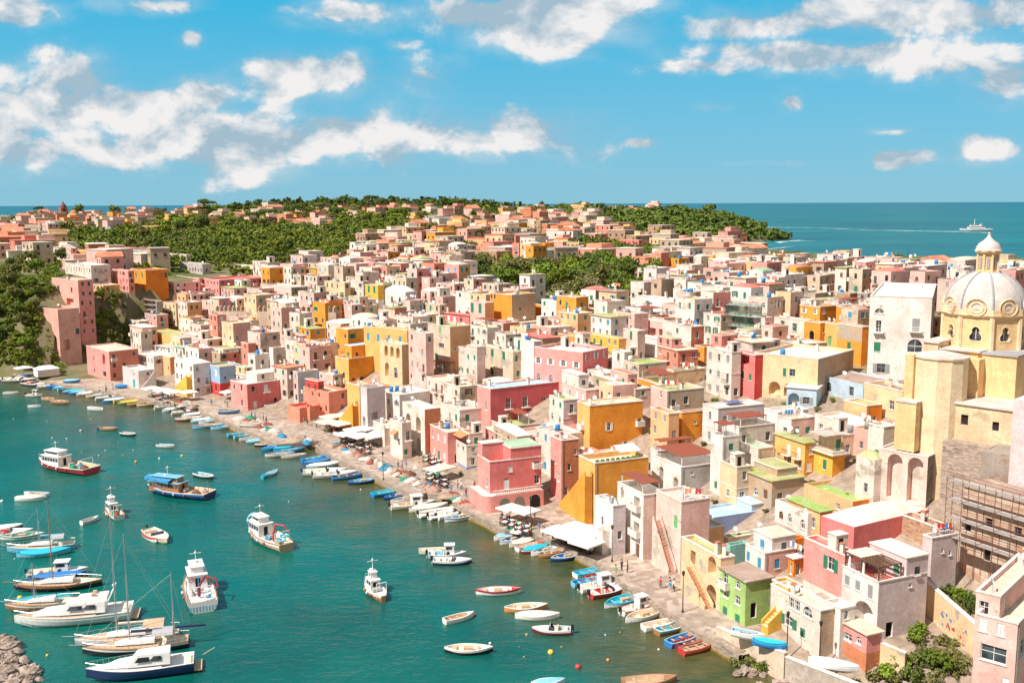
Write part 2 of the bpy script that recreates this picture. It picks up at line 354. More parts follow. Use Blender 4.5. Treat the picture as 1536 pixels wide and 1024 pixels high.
def T(x, y):
    i = min(max(bisect(GXL, x)-1, 0), len(GXL)-2); j = min(max(bisect(GYL, y)-1, 0), len(GYL)-2)
    fx = min(max((x-GXL[i])/(GXL[i+1]-GXL[i]), 0), 1); fy = min(max((y-GYL[j])/(GYL[j+1]-GYL[j]), 0), 1)
    a, b_ = HL[j], HL[j+1]
    return (a[i]*(1-fx)+a[i+1]*fx)*(1-fy)+(b_[i]*(1-fx)+b_[i+1]*fx)*fy
def PT(u, v):
    """first point of the terrain seen through a photograph position"""
    d = ray(u, v); d = d / d.y; D = 85.0
    ex, ez = d.x, d.z
    if ez > -.001: D = max(D, 700.0)
    elif ez < 0: D = max(D, (70-CAMZ)/ez if ez > 0 else 85.0)
    while D < 1600:
        if CAMZ + ez*D > 68: D += 20; continue
        if CAMZ + ez*D <= max(T(ex*D, D), 0):
            lo, hi = D-2.5, D
            for _ in range(10):
                mid = (lo+hi)/2; q = CAM + d*mid
                if q.z <= max(T(q.x, q.y), 0): hi = mid
                else: lo = mid
            return CAM + d*hi
        D += 2.5 if D < 500 else 6
    return None
# ground sheet
def grid_mesh(name, mat, X, Y, H):
    ny, nx = X.shape; me = bpy.data.meshes.new(name)
    vs = np.stack([X.ravel(), Y.ravel(), H.ravel()], 1)
    idx = np.arange(nx*ny).reshape(ny, nx)
    fs = np.stack([idx[:-1,:-1].ravel(), idx[:-1,1:].ravel(), idx[1:,1:].ravel(), idx[1:,:-1].ravel()], 1)
    me.from_pydata(vs.tolist(), [], fs.tolist()); me.polygons.foreach_set('use_smooth', [True]*len(fs)); me.materials.append(mat); me.update()
    return me
gm, t, b = base_mat('hillside_ground', .95, .1); p = geo_pos(t)
col = mixc(t, rng(t, noise(t, p, .03, 6, .7), .42, .6), (.24,.19,.12), (.07,.10,.025))
col = mixc(t, rng(t, noise(t, p, .4, 6, .7), .4, .7, 0, .6), col, (.16,.15,.06))
sp = nd(t, 'ShaderNodeSeparateXYZ'); t.links.new(p, sp.inputs[0])
dd = nd(t, 'ShaderNodeVectorMath', operation='DOT_PRODUCT'); t.links.new(p, dd.inputs[0]); dd.inputs[1].default_value = (.7, .7, 0)
nr = nd(t, 'ShaderNodeMath', operation='MULTIPLY'); t.links.new(rng(t, dd.outputs['Value'], 150, 260, 1, 0), nr.inputs[0]); t.links.new(rng(t, sp.outputs[0], -122, -104), nr.inputs[1]); near = nr.outputs[0]      # paved village slope, then gardens
col = mixc(t, near, col, mixc(t, rng(t, noise(t, p, .6, 5, .7), .35, .65), (.24,.18,.13), (.42,.33,.26)))
t.links.new(col, b.inputs['Base Color']); bump(t, b, noise(t, p, .8, 5), .5, .4)
tag(link('ground', grid_mesh('ground', gm, XX, YY, HH)), kind='structure')

# water: one sheet to the horizon
wm, t, b = base_mat('sea_water', .09, .5); b.inputs['IOR'].default_value = 1.33
p = geo_pos(t)
sp = nd(t, 'ShaderNodeSeparateXYZ'); t.links.new(p, sp.inputs[0])
vc = nd(t, 'ShaderNodeVertexColor'); vc.layer_name = 'depth'
sc_ = nd(t, 'ShaderNodeSeparateColor'); t.links.new(vc.outputs[0], sc_.inputs[0])
jit = rng(t, noise(t, p, .05, 4, .6), .3, .7, -.22, .22)
sh = nd(t, 'ShaderNodeMath', operation='ADD'); t.links.new(sc_.outputs[0], sh.inputs[0]); t.links.new(jit, sh.inputs[1])
deep = mixc(t, rng(t, noise(t, p, .018, 5, .65), .35, .65), (.002,.072,.062), (.004,.130,.102))
shal = mixc(t, rng(t, noise(t, p, .12, 5, .65), .35, .65), (.040,.058,.018), (.105,.088,.030))
mr = nd(t, 'ShaderNodeMapRange', interpolation_type='SMOOTHSTEP'); t.links.new(sh.outputs[0], mr.inputs[0]); mr.inputs[1].default_value = .30; mr.inputs[2].default_value = 1.05
col = mixc(t, mr.outputs[0], deep, shal)
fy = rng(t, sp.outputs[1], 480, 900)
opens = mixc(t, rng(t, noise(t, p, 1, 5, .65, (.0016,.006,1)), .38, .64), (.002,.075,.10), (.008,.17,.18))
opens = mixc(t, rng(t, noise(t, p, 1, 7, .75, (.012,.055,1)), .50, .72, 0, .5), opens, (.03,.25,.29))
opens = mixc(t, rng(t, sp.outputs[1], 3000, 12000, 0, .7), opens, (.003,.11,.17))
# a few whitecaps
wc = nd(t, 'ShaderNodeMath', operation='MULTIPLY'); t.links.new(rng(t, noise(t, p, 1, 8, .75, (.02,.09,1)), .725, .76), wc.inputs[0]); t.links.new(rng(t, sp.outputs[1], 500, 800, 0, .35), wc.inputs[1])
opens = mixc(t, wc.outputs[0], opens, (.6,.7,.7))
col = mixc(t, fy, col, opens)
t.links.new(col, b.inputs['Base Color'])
t.links.new(rng(t, sp.outputs[1], 100, 900, .10, .42), b.inputs['Roughness'])
hb = nd(t, 'ShaderNodeMath', operation='ADD'); t.links.new(noise(t, p, 1, 4, .6, (.55,.9,1)), hb.inputs[0])
h2 = nd(t, 'ShaderNodeMath', operation='MULTIPLY'); t.links.new(noise(t, p, 1, 3, .55, (.10,.18,1)), h2.inputs[0]); h2.inputs[1].default_value = 1.6; t.links.new(h2.outputs[0], hb.inputs[1])
bn = nd(t, 'ShaderNodeBump'); bn.inputs['Distance'].default_value = .5; t.links.new(hb.outputs[0], bn.inputs['Height'])
ruf = nd(t, 'ShaderNodeMath', operation='MULTIPLY'); t.links.new(rng(t, sp.outputs[1], 100, 1500, .5, .3), ruf.inputs[0]); t.links.new(rng(t, noise(t, p, .022, 4, .6), .38, .62, .35, 1.25), ruf.inputs[1]); t.links.new(ruf.outputs[0], bn.inputs['Strength']); t.links.new(bn.outputs[0], b.inputs['Normal'])
WX = axis([(-70000,-2000,9000),(-2000,-300,170),(-300,90,5),(90,2000,190),(2000,70000,9000)])
WY = axis([(-3000,60,400),(60,400,5),(400,2000,160),(2000,90000,8000)])
WXX, WYY = np.meshgrid(WX, WY)
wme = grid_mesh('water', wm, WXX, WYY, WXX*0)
sq, _ = sdist(WXX, WYY, QWA)
dep = np.where(sq > -200, np.clip(1 + sq/34.0, 0, 1), 0).ravel()
ca_ = wme.color_attributes.new('depth', 'FLOAT_COLOR', 'POINT')
ca_.data.foreach_set('color', np.stack([dep, dep, dep, np.ones_like(dep)], 1).ravel())
tag(link('water', wme), kind='structure')
# ------------------------------------------------------------ windows, doors, house builder
WIN = {}
SHUT = {'g': M_GREEN, 'b': M_BLUE, 'n': M_BROWN, 'y': M_GREY, 'l': M_LGREEN, 'w': M_WOODW, 't': M_TURQ}
def window_meshes(w, h, style, arch):
    """(frame, pane, shutter) meshes, origin at the hole's bottom centre on the wall face; +X along wall, +Y inward"""
    k = (round(w, 1), round(h, 1), style, arch)
    if k in WIN: return WIN[k]
    a = MB(); sh = style[0]; mode = style[1] if len(style) > 1 else 'o'
    fr = M_WOODW if sh in 'wbntgl' else M_GREY
    hw = w/2; t = .07; y0, y1 = .16, .24
    hr = h - (hw if arch else 0)
    for x in (-hw, hw-t): a.box(x, y0, 0, x+t, y1, h if not arch else hr+hw*.6, fr)
    a.box(-hw+t, y0, h-t if not arch else hr, hw-t, y1, h if not arch else hr+t, fr); a.box(-hw+t, y0, 0, hw-t, y1, t, fr)
    a.box(-.03, y0+.01, t, .03, y1-.01, h-t, fr)
    a.box(-hw+t, y0+.015, h*.55, hw-t, y1-.015, h*.55+.05, fr)
    a.box(-hw-.12, -.10, -.10, hw+.12, .05, -.003, M_TRIM)      # sill
    g = MB(); g.quad((-hw, y1-.02, 0), (hw, y1-.02, 0), (hw, y1-.02, h), (-hw, y1-.02, h), glassm())
    s = None
    if mode == 'c':                                   # closed louvres
        s = []
        for (x0, x1) in ((-hw+.02, -.01), (.01, hw-.02)): q = MB(); q.box(x0, .05, .02, x1, .10, (h if not arch else hr+hw*.5)-.02, SHUT[sh]); s.append(q.mesh('shutter'))
    elif mode == 'o':
        s = []
        for (x0, x1) in ((-hw-hw-.02, -hw-.02), (hw+.02, hw+hw+.02)): q = MB(); q.box(x0, -.07, .0, x1, -.03, h*(.98 if not arch else .8), SHUT[sh]); s.append(q.mesh('shutter'))
    elif mode == 'h':
        q = MB(); q.box(-hw+.02, .05, .02, -.01, .10, h-.02, SHUT[sh]); s = [q.mesh('shutter')]
    r = (a.mesh('window'), g.mesh('pane'), s); WIN[k] = r; return r
DOOR = {}
def door_mesh(w, h, m, arch):
    k = (round(w, 1), round(h, 1), m.name, arch)
    if k in DOOR: return DOOR[k]
    a = MB(); hw = w/2
    if m is M_DARK: a.quad((-hw-.1, .3, -.1), (hw+.1, .3, -.1), (hw+.1, .3, h+.05), (-hw-.1, .3, h+.05), m)
    else:
        a.box(-hw, .18, 0, -.015, .24, h, m); a.box(.015, .18, 0, hw, .24, h, m); a.box(-.015, .20, 0, .015, .26, h, M_DARK)
    DOOR[k] = a.mesh('door'); return DOOR[k]
def hole_loop(x, z, w, h, arch):
    hw = w/2
    if not arch: return [(x-hw, z), (x+hw, z), (x+hw, z+h), (x-hw, z+h)]
    n = 8; hr = h - hw; pts = [(x-hw, z), (x+hw, z)]
    for i in range(n+1):
        t = math.pi*i/n; pts.append((x + hw*math.cos(t), z+hr + hw*math.sin(t)))
    return pts
def facade(mb, o, ex, ey, L, z0, z1, holes, m, zsplit=None, m2=None, inner=None):
    """wall face with real openings. o origin, ex along, ey inward; holes: (x,z,w,h,arch,depth,backmat)"""
    o = Vector(o); ex = Vector(ex); ey = Vector(ey); up = Vector((0, 0, 1))
    W = lambda x, z, y=0: o + ex*x + up*z + ey*y
    bands = [(z0, z1, m)]
    if zsplit is not None and z0 < zsplit < z1: bands = [(z0, zsplit, m2), (zsplit, z1, m)]
    for (a, b2, mm) in bands:
        hs = [h for h in holes if h[1] >= a+.02 and h[1]+h[3] <= b2-.02]
        if mm is bands[0][2] and len(bands) == 2: pass
        loops = [[(0, a), (L, a), (L, b2), (0, b2)]] + [hole_loop(h[0], h[1], h[2], h[3], h[4]) for h in hs]
        flat = [q for lp in loops for q in lp]
        tr = tessellate_polygon([[Vector((x, z, 0)) for x, z in lp] for lp in loops])
        mb.add([W(x, z) for x, z in flat], [tuple(q) for q in tr], mm)
        for h, lp in zip(hs, loops[1:]):
            dp = h[5]; n = len(lp)
            vs = [W(x, z) for x, z in lp] + [W(x, z, dp) for x, z in lp]
            mb.add(vs, [(i, (i+1) % n, (i+1) % n+n, i+n) for i in range(n)], inner or M_TRIM if dp < .6 else mm)
            mb.add([W(x, z, dp) for x, z in lp], [tuple(range(n))], h[6] or mm)
        h0 = [h for h in holes if h not in hs]
        holes = h0
HOUSES = []
def street_angle(u, D):
    a = float(np.interp(u, [0, 500, 700, 1536], [45, 46, 67, 66])); f = float(np.clip((D-185)/90, 0, 1)); return a*(1-f)+(47)*f
def attach_opening(root, kind, o, ex, ey, x, z, w, h, style, arch, detail):
    M = Matrix.Identity(4); e = Vector(ex); i = Vector(ey)
    loc = Vector(o) + e*x + Vector((0, 0, z)); rz = math.atan2(e.y, e.x)
    flip = (e.x*i.y - e.y*i.x) < 0
    if kind == 'window':
        f, g, s = window_meshes(w, h, style, arch)
        ob = link('window', f, root, loc, rz)
        if flip: ob.scale = (1, -1, 1)
        if detail:
            link('pane', g, ob)
            for q in (s or ()): link('shutter', q, ob)
        else:
            # far windows: the glass is part of the window mesh
            k = ('far', round(w, 1), round(h, 1), style, arch)
            if k not in WIN:
                me = MB(); me.quad((-w/2, .12, 0), (w/2, .12, 0), (w/2, .12, h), (-w/2, .12, h), glassm())
                sh = style[0]; mode = style[1]
                if mode == 'c': me.box(-w/2, .03, 0, w/2, .08, h, SHUT[sh])
                elif mode == 'o':
                    me.box(-w, -.06, 0, -w/2, -.02, h, SHUT[sh]); me.box(w/2, -.06, 0, w, -.02, h, SHUT[sh])
                me.box(-w/2-.1, -.08, -.09, w/2+.1, .04, -.003, M_TRIM)
                WIN[k] = me.mesh('window')
            ob.data = WIN[k]
        return ob
    dm = door_mesh(w, h, style, arch)
    ob = link('door', dm, root, loc, rz)
    if flip: ob.scale = (1, -1, 1)
    return ob
def balcony(mb, o, ex, ey, x, z, w, dp=.9, m=None, rail=None):
    o = Vector(o); ex = Vector(ex); ey = Vector(ey)
    def B(x0, y0, z0, x1, y1, z1, mat):
        vs = [o + ex*a + ey*b2 + Vector((0, 0, c)) for (a, b2, c) in ((x0,y0,z0),(x1,y0,z0),(x1,y1,z0),(x0,y1,z0),(x0,y0,z1),(x1,y0,z1),(x1,y1,z1),(x0,y1,z1))]
        mb.add(vs, [(0,3,2,1),(4,5,6,7),(0,1,5,4),(1,2,6,5),(2,3,7,6),(3,0,4,7)], mat)
    B(x-w/2, -dp, z-.16, x+w/2, -.01, z-.02, m or M_TRIM)
    if rail is None:
        B(x-w/2, -dp, z-.019, x+w/2, -dp+.1, z+.9, m or M_TRIM)
        B(x-w/2, -dp+.1, z-.019, x-w/2+.1, -.01, z+.9, m or M_TRIM); B(x+w/2-.1, -dp+.1, z-.019, x+w/2, -.01, z+.9, m or M_TRIM)
    else:
        B(x-w/2, -dp, z+.86, x+w/2, -dp+.05, z+.92, rail)
        n = int(w/.3)
        for i in range(n+1): q = x-w/2+(w-.04)*i/n; B(q, -dp, z-.02, q+.04, -dp+.04, z+.86, rail)
DISH = {}
def dish_mesh():
    if 'd' in DISH: return DISH['d']
    a = MB(); a.tube((0,0,0), (0,0,1.0), .035, M_STEEL); M = Matrix.Rotation(math.radians(60), 3, 'X')
    vs = []; n = 10
    for j in range(4):
        r = .42*j/3; 
        for i in range(n): q = 2*math.pi*i/n; vs.append(M @ Vector((r*math.cos(q), r*math.sin(q), -.12+.12*(j/3)**2)) + Vector((0,0,1.15)))
    fs = [(j*n+i, j*n+(i+1)%n, (j+1)*n+(i+1)%n, (j+1)*n+i) for j in range(3) for i in range(n)]
    a.add(vs, fs, M_WHITE); a.tube((0,0,1.15), (0,-.35,1.5), .015, M_STEEL); DISH['d'] = a.mesh('satellite_dish'); return DISH['d']
def roof_clutter(root, x0, y0, x1, y1, z, r, n, D):
    for _ in range(n):
        k = r.random(); x = r.uniform(x0+.8, max(x0+.9, x1-.8)); y = r.uniform(y0+.8, max(y0+.9, y1-.8))
        if k < .42:
            ob = link('satellite_dish', dish_mesh(), root, (x, y, z), r.uniform(-.7, .3))
        elif k < .66:
            a = MB(); h = r.uniform(.8, 1.6); a.box(-.3, -.25, 0, .3, .25, h, M_TRIM); a.box(-.38, -.33, h+.15, .38, .33, h+.22, M_TERRA)
            for sx in (-.3, .2): a.box(sx, -.25, h, sx+.1, .25, h+.15, M_TRIM)
            a.build('chimney', root, (x, y, z), r.uniform(0, 1))
        elif k < .80:
            a = MB(); a.lathe([(0,.1),(.5,.1),(.5,1.1),(.4,1.25),(0,1.3)], r.choice([M_WHITE, M_GREY, M_CLOTHB]), 10); a.box(-.4,-.4,0,.4,.4,.1,M_GREY)
            a.build('water_tank', root, (x, y, z))
        elif k < .86:
            a = MB(); a.tube((-1.4,0,0),(-1.4,0,1.8),.03,M_METAL,n=4); a.tube((1.4,0,0),(1.4,0,1.8),.03,M_METAL,n=4); a.tube((-1.4,0,1.75),(1.4,0,1.75),.012,M_METAL,n=3)
            for i in range(5):
                q = -1.2+i*.5; a.quad((q,.01,1.75),(q+.4,.01,1.75),(q+.4,.03,1.75-r.uniform(.5,1.0)),(q,.03,1.0),r.choice([M_CANVAS,M_CLOTHR,M_CLOTHB,M_WHITE,M_CLOTHO]))
            a.build('laundry_line', root, (x, y, z), r.uniform(0, 3))
        elif k < .93:
            a = MB(); a.tube((0,0,0), (0,0,2.6), .025, M_METAL, n=4)
            for q in (1.9, 2.2, 2.5): a.tube((-.45,0,q), (.45,0,q), .015, M_METAL, n=3)
            a.build('antenna', root, (x, y, z), r.uniform(0, 3))
        else:
            w = r.uniform(1.5, 2.6); a = MB(); a.box(0, 0, 0, w, w*.8, 2.2, wall('offwhite')); a.box(-.1, -.1, 2.2, w+.1, w*.8+.1, 2.32, M_TRIM)
            a.box(.4, -.03, 0, 1.1, 0.02, 1.8, M_DARK); a.build('roof_shed', root, (x-.5, y-.5, z))
def layout(L, h, r, wc, ground_doors, dens, arch=False, zmin=0):
    """openings on one face: (x,z,w,h,arch,kind,style,balcony)"""
    out = []; st = max(1, int(round(h/3.25))); fh = h/st; n = max(1, int(L/2.5)) if L > 1.9 else 0
    for j in range(st):
        for i in range(n):
            if r.random() > dens+.12: continue
            x = L*(i+.5)/n + r.uniform(-.3, .3); w = r.choice([.8, .9, 1.0]); hh = r.choice([1.2, 1.4, 1.5])
            if x-w/2 < .35 or x+w/2 > L-.35: continue
            z = j*fh + r.uniform(.9, 1.15)
            if j == 0 and ground_doors:
                if r.random() < .65:
                    out.append((x, .02, 1.1, 2.1, r.random() < .4, 'door', r.choice([M_DARK, M_BROWN, M_DARK, M_TURQ, M_GREEN]), None)); continue
            if z+hh > h-.55: hh = h-.55-z
            if hh < .7: continue
            if j > 0 and r.random() < .22:
                out.append((x, j*fh+.1, w, 2.0 if fh > 2.9 else 1.8, False, 'window', wc+'c' if r.random() < .6 else wc+'n', r.choice(['solid', 'rail']) if n < 4 or r.random() < .5 else None)); continue
            out.append((x, z, w, hh, r.random() < (.5 if arch else .08), 'window', wc + r.choice('concch' if L/n > 2.8 else 'cncn'), None))
    return out
def house(uL, uK, uR, vT, vB, c, roof='greyroof', label=None, lm=None, ang=None, wc='g', dens=.75, seed=None, A=None, B=None, parapet=.5, c2=None, split=None,
          gd=False, clutter=2, wmax=34, vols=(), cat='house', name='house', group=None, baseD=None, basez=None, trim=True, arch=False, cA=None, cB=None, fn=None, vault=0):
    """A house whose near bottom corner stands where the photograph shows it; uL/uR where its two visible faces end"""
    if baseD is not None:
        K = PD(uK, vB, baseD)
    else:
        K = PT(uK, vB) if basez is None else P(uK, vB, basez)
    if K is None: return None
    ang = street_angle(uK, K.y) if ang is None else ang
    a = math.radians(ang); Ad = Vector((-math.cos(a), math.sin(a), 0)); Bd = Vector((math.sin(a), math.cos(a), 0))
    D = K.y
    hgt = (vB - vT)/F*D*1.0
    # refine height
    for _ in range(4):
        v = proj(K + Vector((0, 0, hgt)))[1]; hgt += (v - vT)/F*D
    def solve(dr, ut):
        lo, hi = .3, wmax; top = K + Vector((0, 0, hgt*.7)); s = 1 if proj(top+dr)[0] > proj(top)[0] else -1
        for _ in range(24):
            mid = (lo+hi)/2
            if (proj(top+dr*mid)[0] - ut)*s < 0: lo = mid
            else: hi = mid
        return (lo+hi)/2
    w = max(1.2, solve(Ad, uL)); d = max(2.2, solve(Bd, uR))
    if uL >= uK-1: w = max(4, min(d, 7))
    if uR <= uK+1: d = max(4, min(w, 9))
    r = random.Random(seed if seed is not None else int(uK*7+vB*13))
    detail = D < 250
    nm = name
    root = empty(nm, K, math.pi/2 - a, label, cat, group)
    HOUSES.append(dict(o=root, K=K, w=w, d=d, h=hgt, rect=(uL, vT-6, uR, vB), lm=lm, auto=label is None, c=c, roof=roof, D=D, Ad=Ad, Bd=Bd))
    if lm: LANDMARKS.append((lm, (uL+uR)/2, (vT+vB)/2))
    mw = wall(cA or c); mwB = wall(cB or c); m2 = wall(c2) if c2 else mw  # cB gives some side walls a shade tone in the colour itself
    zs = split*hgt if split else None
    mb = MB()
    ja = layout(w, hgt, r, wc, gd, dens, arch) if A is None else A
    jb = layout(d, hgt, r, wc, gd, dens*.8, arch) if B is None else B
    if B == [] and d > 4.5 and hgt > 4: jb = [(d*q, min(hgt-1.6, r.choice([1.4, 4.4, 7.4]))+r.uniform(-.2,.3), r.choice([.5,.6,.8]), r.choice([.6,.8,1.1]), False, 'window', wc+'n', None) for q in (.25,.55,.8) if r.random() < .75]
    zb = -4.0
    def face(o, ex, ey, L, opens, m):
        holes = []
        if opens:
            mx = max(q[0]+q[2]/2 for q in opens); mz = max(q[1]+q[3] for q in opens)
            kx = min(1, (L-.35)/mx); kz = min(1, (hgt-.4)/mz)
            if len(opens) > 1 and mx < .6*L and (opens is A or opens is B): kx = min(1.6, (L-1.0)/mx)
            opens = [(q[0]*kx, q[1]*kz, q[2]*max(.55, min(1, kx*1.05)), q[3]*kz)+tuple(q[4:]) for q in opens]
        done = []
        for op in opens:
            x, z, ww, hh, ar, kind, style, bal = op
            if x-ww/2 < .12 or x+ww/2 > L-.12 or z+hh > hgt-.25: continue
            if zs is not None and z < zs < z+hh: continue
            if any(abs(x-q[0]) < (ww+q[2])/2+.08 and z < q[1]+q[3]+.08 and q[1] < z+hh+.08 for q in done): continue
            done.append(op)
            if kind == 'arch': holes.append((x, z, ww, hh, ar, style if isinstance(style, (int, float)) else 2.0, None))
            else: holes.append((x, z, ww, hh, ar, .30, M_DARK))
        facade(mb, o, ex, ey, L, zb, hgt, [(h[0], h[1], h[2], h[3], h[4], min(h[5], max(.3, (d if L is w else w)*.8)), h[6]) for h in holes], m, zs, m2)
        for (x, z, ww, hh, ar, kind, style, bal) in done:
            if kind == 'window': attach_opening(root, 'window', o, ex, ey, x, z, ww, hh, style, ar, detail)
            elif kind == 'door': attach_opening(root, 'door', o, ex, ey, x, z, ww, hh, style, ar, detail)
            if bal:
                bb = MB(); balcony(bb, o, ex, ey, x, z, ww+.9, .8, None, None if bal == 'solid' else M_METAL if bal == 'rail' else M_WOODW); bb.build('balcony', root)
    face((0,0,0), (0,1,0), (1,0,0), w, ja, mw)
    face((0,0,0), (1,0,0), (0,1,0), d, jb, mwB)
    # the two far faces
    mb.quad((d,0,zb), (d,w,zb), (d,w,hgt), (d,0,hgt), mw); mb.quad((0,w,zb), (d,w,zb), (d,w,hgt), (0,w,hgt), mwB)
    pt = .25; pz = hgt
    cop = M_TRIM if trim else mw
    if vault:
        v2 = MB(); nx, ny = 8, 8; vs = []; rm_ = roofm(roof)
        for i in range(nx+1):
            for j in range(ny+1):
                x = d*i/nx; y = w*j/ny; e = (1-abs(2*i/nx-1)**3.2)*(1-abs(2*j/ny-1)**3.2)
                vs.append((x, y, hgt-.02+vault*e))
        v2.add(vs, [(i*(ny+1)+j, (i+1)*(ny+1)+j, (i+1)*(ny+1)+j+1, i*(ny+1)+j+1) for i in range(nx) for j in range(ny)], rm_, True)
        v2.build('roof', root); rz_ = hgt
    elif parapet > 0:
        for (x0, y0, x1, y1) in ((0,0,d,pt), (0,w-pt,d,w), (0,pt,pt,w-pt), (d-pt,pt,d,w-pt)):
            mb.quad((x0,y0,pz), (x1,y0,pz), (x1,y1,pz), (x0,y1,pz), cop)
        for (p, q) in (((pt,pt),(d-pt,pt)), ((d-pt,pt),(d-pt,w-pt)), ((d-pt,w-pt),(pt,w-pt)), ((pt,w-pt),(pt,pt))):
            mb.quad((p[0],p[1],pz), (q[0],q[1],pz), (q[0],q[1],pz-parapet-.05), (p[0],p[1],pz-parapet-.05), mw)
        if trim:
            for (x0, y0, x1, y1) in ((-.07,-.07,d+.07,0), (-.07,w,d+.07,w+.07), (-.07,0,0,w), (d,0,d+.07,w)):
                mb.box(x0, y0, pz-.16, x1, y1, pz+.012, M_TRIM)
        rf = MB(); rf.box(pt-.01, pt-.01, pz-parapet-.12, d-pt+.01, w-pt+.01, pz-parapet, roofm(roof)); rf.build('roof', root); rz_ = pz-parapet
    else:
        rf = MB(); rf.box(-.28, -.28, pz+.002, d+.28, w+.28, pz+.16, roofm(roof)); rf.build('roof', root); rz_ = pz+.16
    # roof-top volumes given as fractions (x0,x1,y0,y1,height,colour,roof)
    for q in vols:
        x0, x1, y0, y1, hh, cc, rr = q; vv = MB()
        X0, X1, Y0, Y1 = x0*d, x1*d, y0*w, y1*w
        if x0 == 0: X0 = .003
        if y0 == 0: Y0 = .003
        vv.box(X0, Y0, rz_, X1, Y1, hgt+hh, wall(cc)); ob = vv.build('upper_storey', root)
        rr_ = MB(); rr_.box(X0-.12, Y0-.12, hgt+hh+.002, X1+.12, Y1+.12, hgt+hh+.14, M_TRIM); rr_.box(X0+.2, Y0+.2, hgt+hh+.142, X1-.2, Y1-.2, hgt+hh+.18, roofm(rr)); rr_.build('roof', ob)
        n = max(1, int((X1-X0)/2.6))
        for i in range(n):
            if hh > 1.6 and X1-X0 > 1.6: attach_opening(ob, 'window', (X0, Y0-.14, 0), (1,0,0), (0,1,0), (X1-X0)*(i+.5)/n, rz_+.7, .8, 1.1, wc+'n', False, False)
        n = max(1, int((Y1-Y0)/2.6))
        for i in range(n):
            if hh > 1.6 and Y1-Y0 > 1.6: attach_opening(ob, 'window', (X0-.14, Y0, 0), (0,1,0), (1,0,0), (Y1-Y0)*(i+.5)/n, rz_+.7, .8, 1.1, wc+'c', False, False)
    mb.build('wall', root)
    if trim and hgt > 5.5 and r.random() < .4:
        sc2 = MB(); z = hgt*r.choice([.45,.5,.55]); sc2.box(-.07,-.07,z,d+.05,-.002,z+.12,M_TRIM); sc2.box(-.07,-.002,z,-.002,w+.05,z+.12,M_TRIM)
        if A is None and B is None: sc2.build('string_course', root)
    if not vols and clutter and not vault: roof_clutter(root, 0, 0, d, w, rz_, r, clutter+1 if D < 330 else r.choice([0, 1]), D)
    # drain pipe on the shaded face
    if D < 230 and r.random() < .6 and d > 3:
        pp = MB(); x = r.choice([.25, d-.3]); pp.tube((x, -.07, 0), (x, -.07, hgt-.3), .05, M_GREY, n=5); pp.build('drain_pipe', root)
    H = HOUSES[-1]; H['rz'] = rz_
    if fn: fn(root, H)
    return H
def pergola(root, x0, y0, x1, y1, z, h=2.3, m=None, mp=None, name='pergola'):
    a = MB(); m = m or M_RUST; mp = mp or M_WOODW
    for x in (x0, x1-.12):
        for y in (y0, y1-.12): a.box(x, y, z, x+.12, y+.12, z+h, mp)
    n = max(3, int((x1-x0)/.22))
    for i in range(n): q = x0-.15+(x1-x0+.3)*i/n; a.box(q, y0-.2, z+h+.08, q+.14, y1+.2, z+h+.14, m)
    for y in (y0, y1-.12): a.box(x0-.15, y, z+h, x1+.15, y+.12, z+h+.08, m)
    return a.build(name, root)
def stair(root, p0, p1, width, side, m, treads=None, n=None):
    """solid flight from p0 (bottom) to p1 (top) in the house's own space, side = unit vector across"""
    p0 = Vector(p0); p1 = Vector(p1); side = Vector(side)*width; a = MB(); n = n or max(5, int((p1.z-p0.z)/.28)); zb = p0.z-3
    for i in range(n):
        q0 = p0 + (p1-p0)*(i/n); q1 = p0 + (p1-p0)*((i+1)/n); z = q1.z
        c = [Vector((q0.x,q0.y,0)), Vector((q1.x,q1.y,0)), Vector((q1.x,q1.y,0))+side, Vector((q0.x,q0.y,0))+side]
        vs = [(p.x,p.y,zb) for p in c] + [(p.x,p.y,z) for p in c]
        a.add(vs, [(0,1,5,4),(1,2,6,5),(2,3,7,6),(3,0,4,7)], m); a.add(vs, [(4,5,6,7)], treads or m)
    # outer parapet
    up = Vector((0,0,.85)); th = side.normalized()*.18
    for s0 in (Vector((0,0,0)) - th, side):
        b0, b1 = p0+s0, p1+s0
        vs = [Vector((b0.x,b0.y,zb)), Vector((b1.x,b1.y,zb)), b1+up, b0+up]; vs += [v+th for v in vs]
        a.add(vs, [(0,1,2,3),(4,5,6,7),(0,1,5,4),(1,2,6,5),(2,3,7,6),(3,0,4,7)], m)
    return a.build('staircase', root)
def awning(root, o, ex, ey, x, z, w, dp, m, name='awning'):
    a = MB(); o = Vector(o); ex = Vector(ex); ey = Vector(ey)
    q = [o+ex*(x-w/2)+Vector((0,0,z)), o+ex*(x+w/2)+Vector((0,0,z)), o+ex*(x+w/2)-ey*dp+Vector((0,0,z-.7)), o+ex*(x-w/2)-ey*dp+Vector((0,0,z-.7))]
    dn = Vector((0,0,-.07)); vs = q+[p+dn for p in q]; a.add(vs, [(0,1,2,3),(7,6,5,4),(0,1,5,4),(1,2,6,5),(2,3,7,6),(3,0,4,7)], m)
    return a.build(name, root)
def row(L, n, z, w, h, style, arch=False, kind='window', bal=None, x0=None, x1=None):
    x0 = L*.5/n if x0 is None else x0; x1 = L-L*.5/n if x1 is None else x1
    return [(x0+(x1-x0)*(i/(n-1) if n > 1 else .5), z, w, h, arch, kind, style, bal) for i in range(n)]
# ------------------------------------------------------------ the village, house by house (u,v in photograph pixels)
H = house
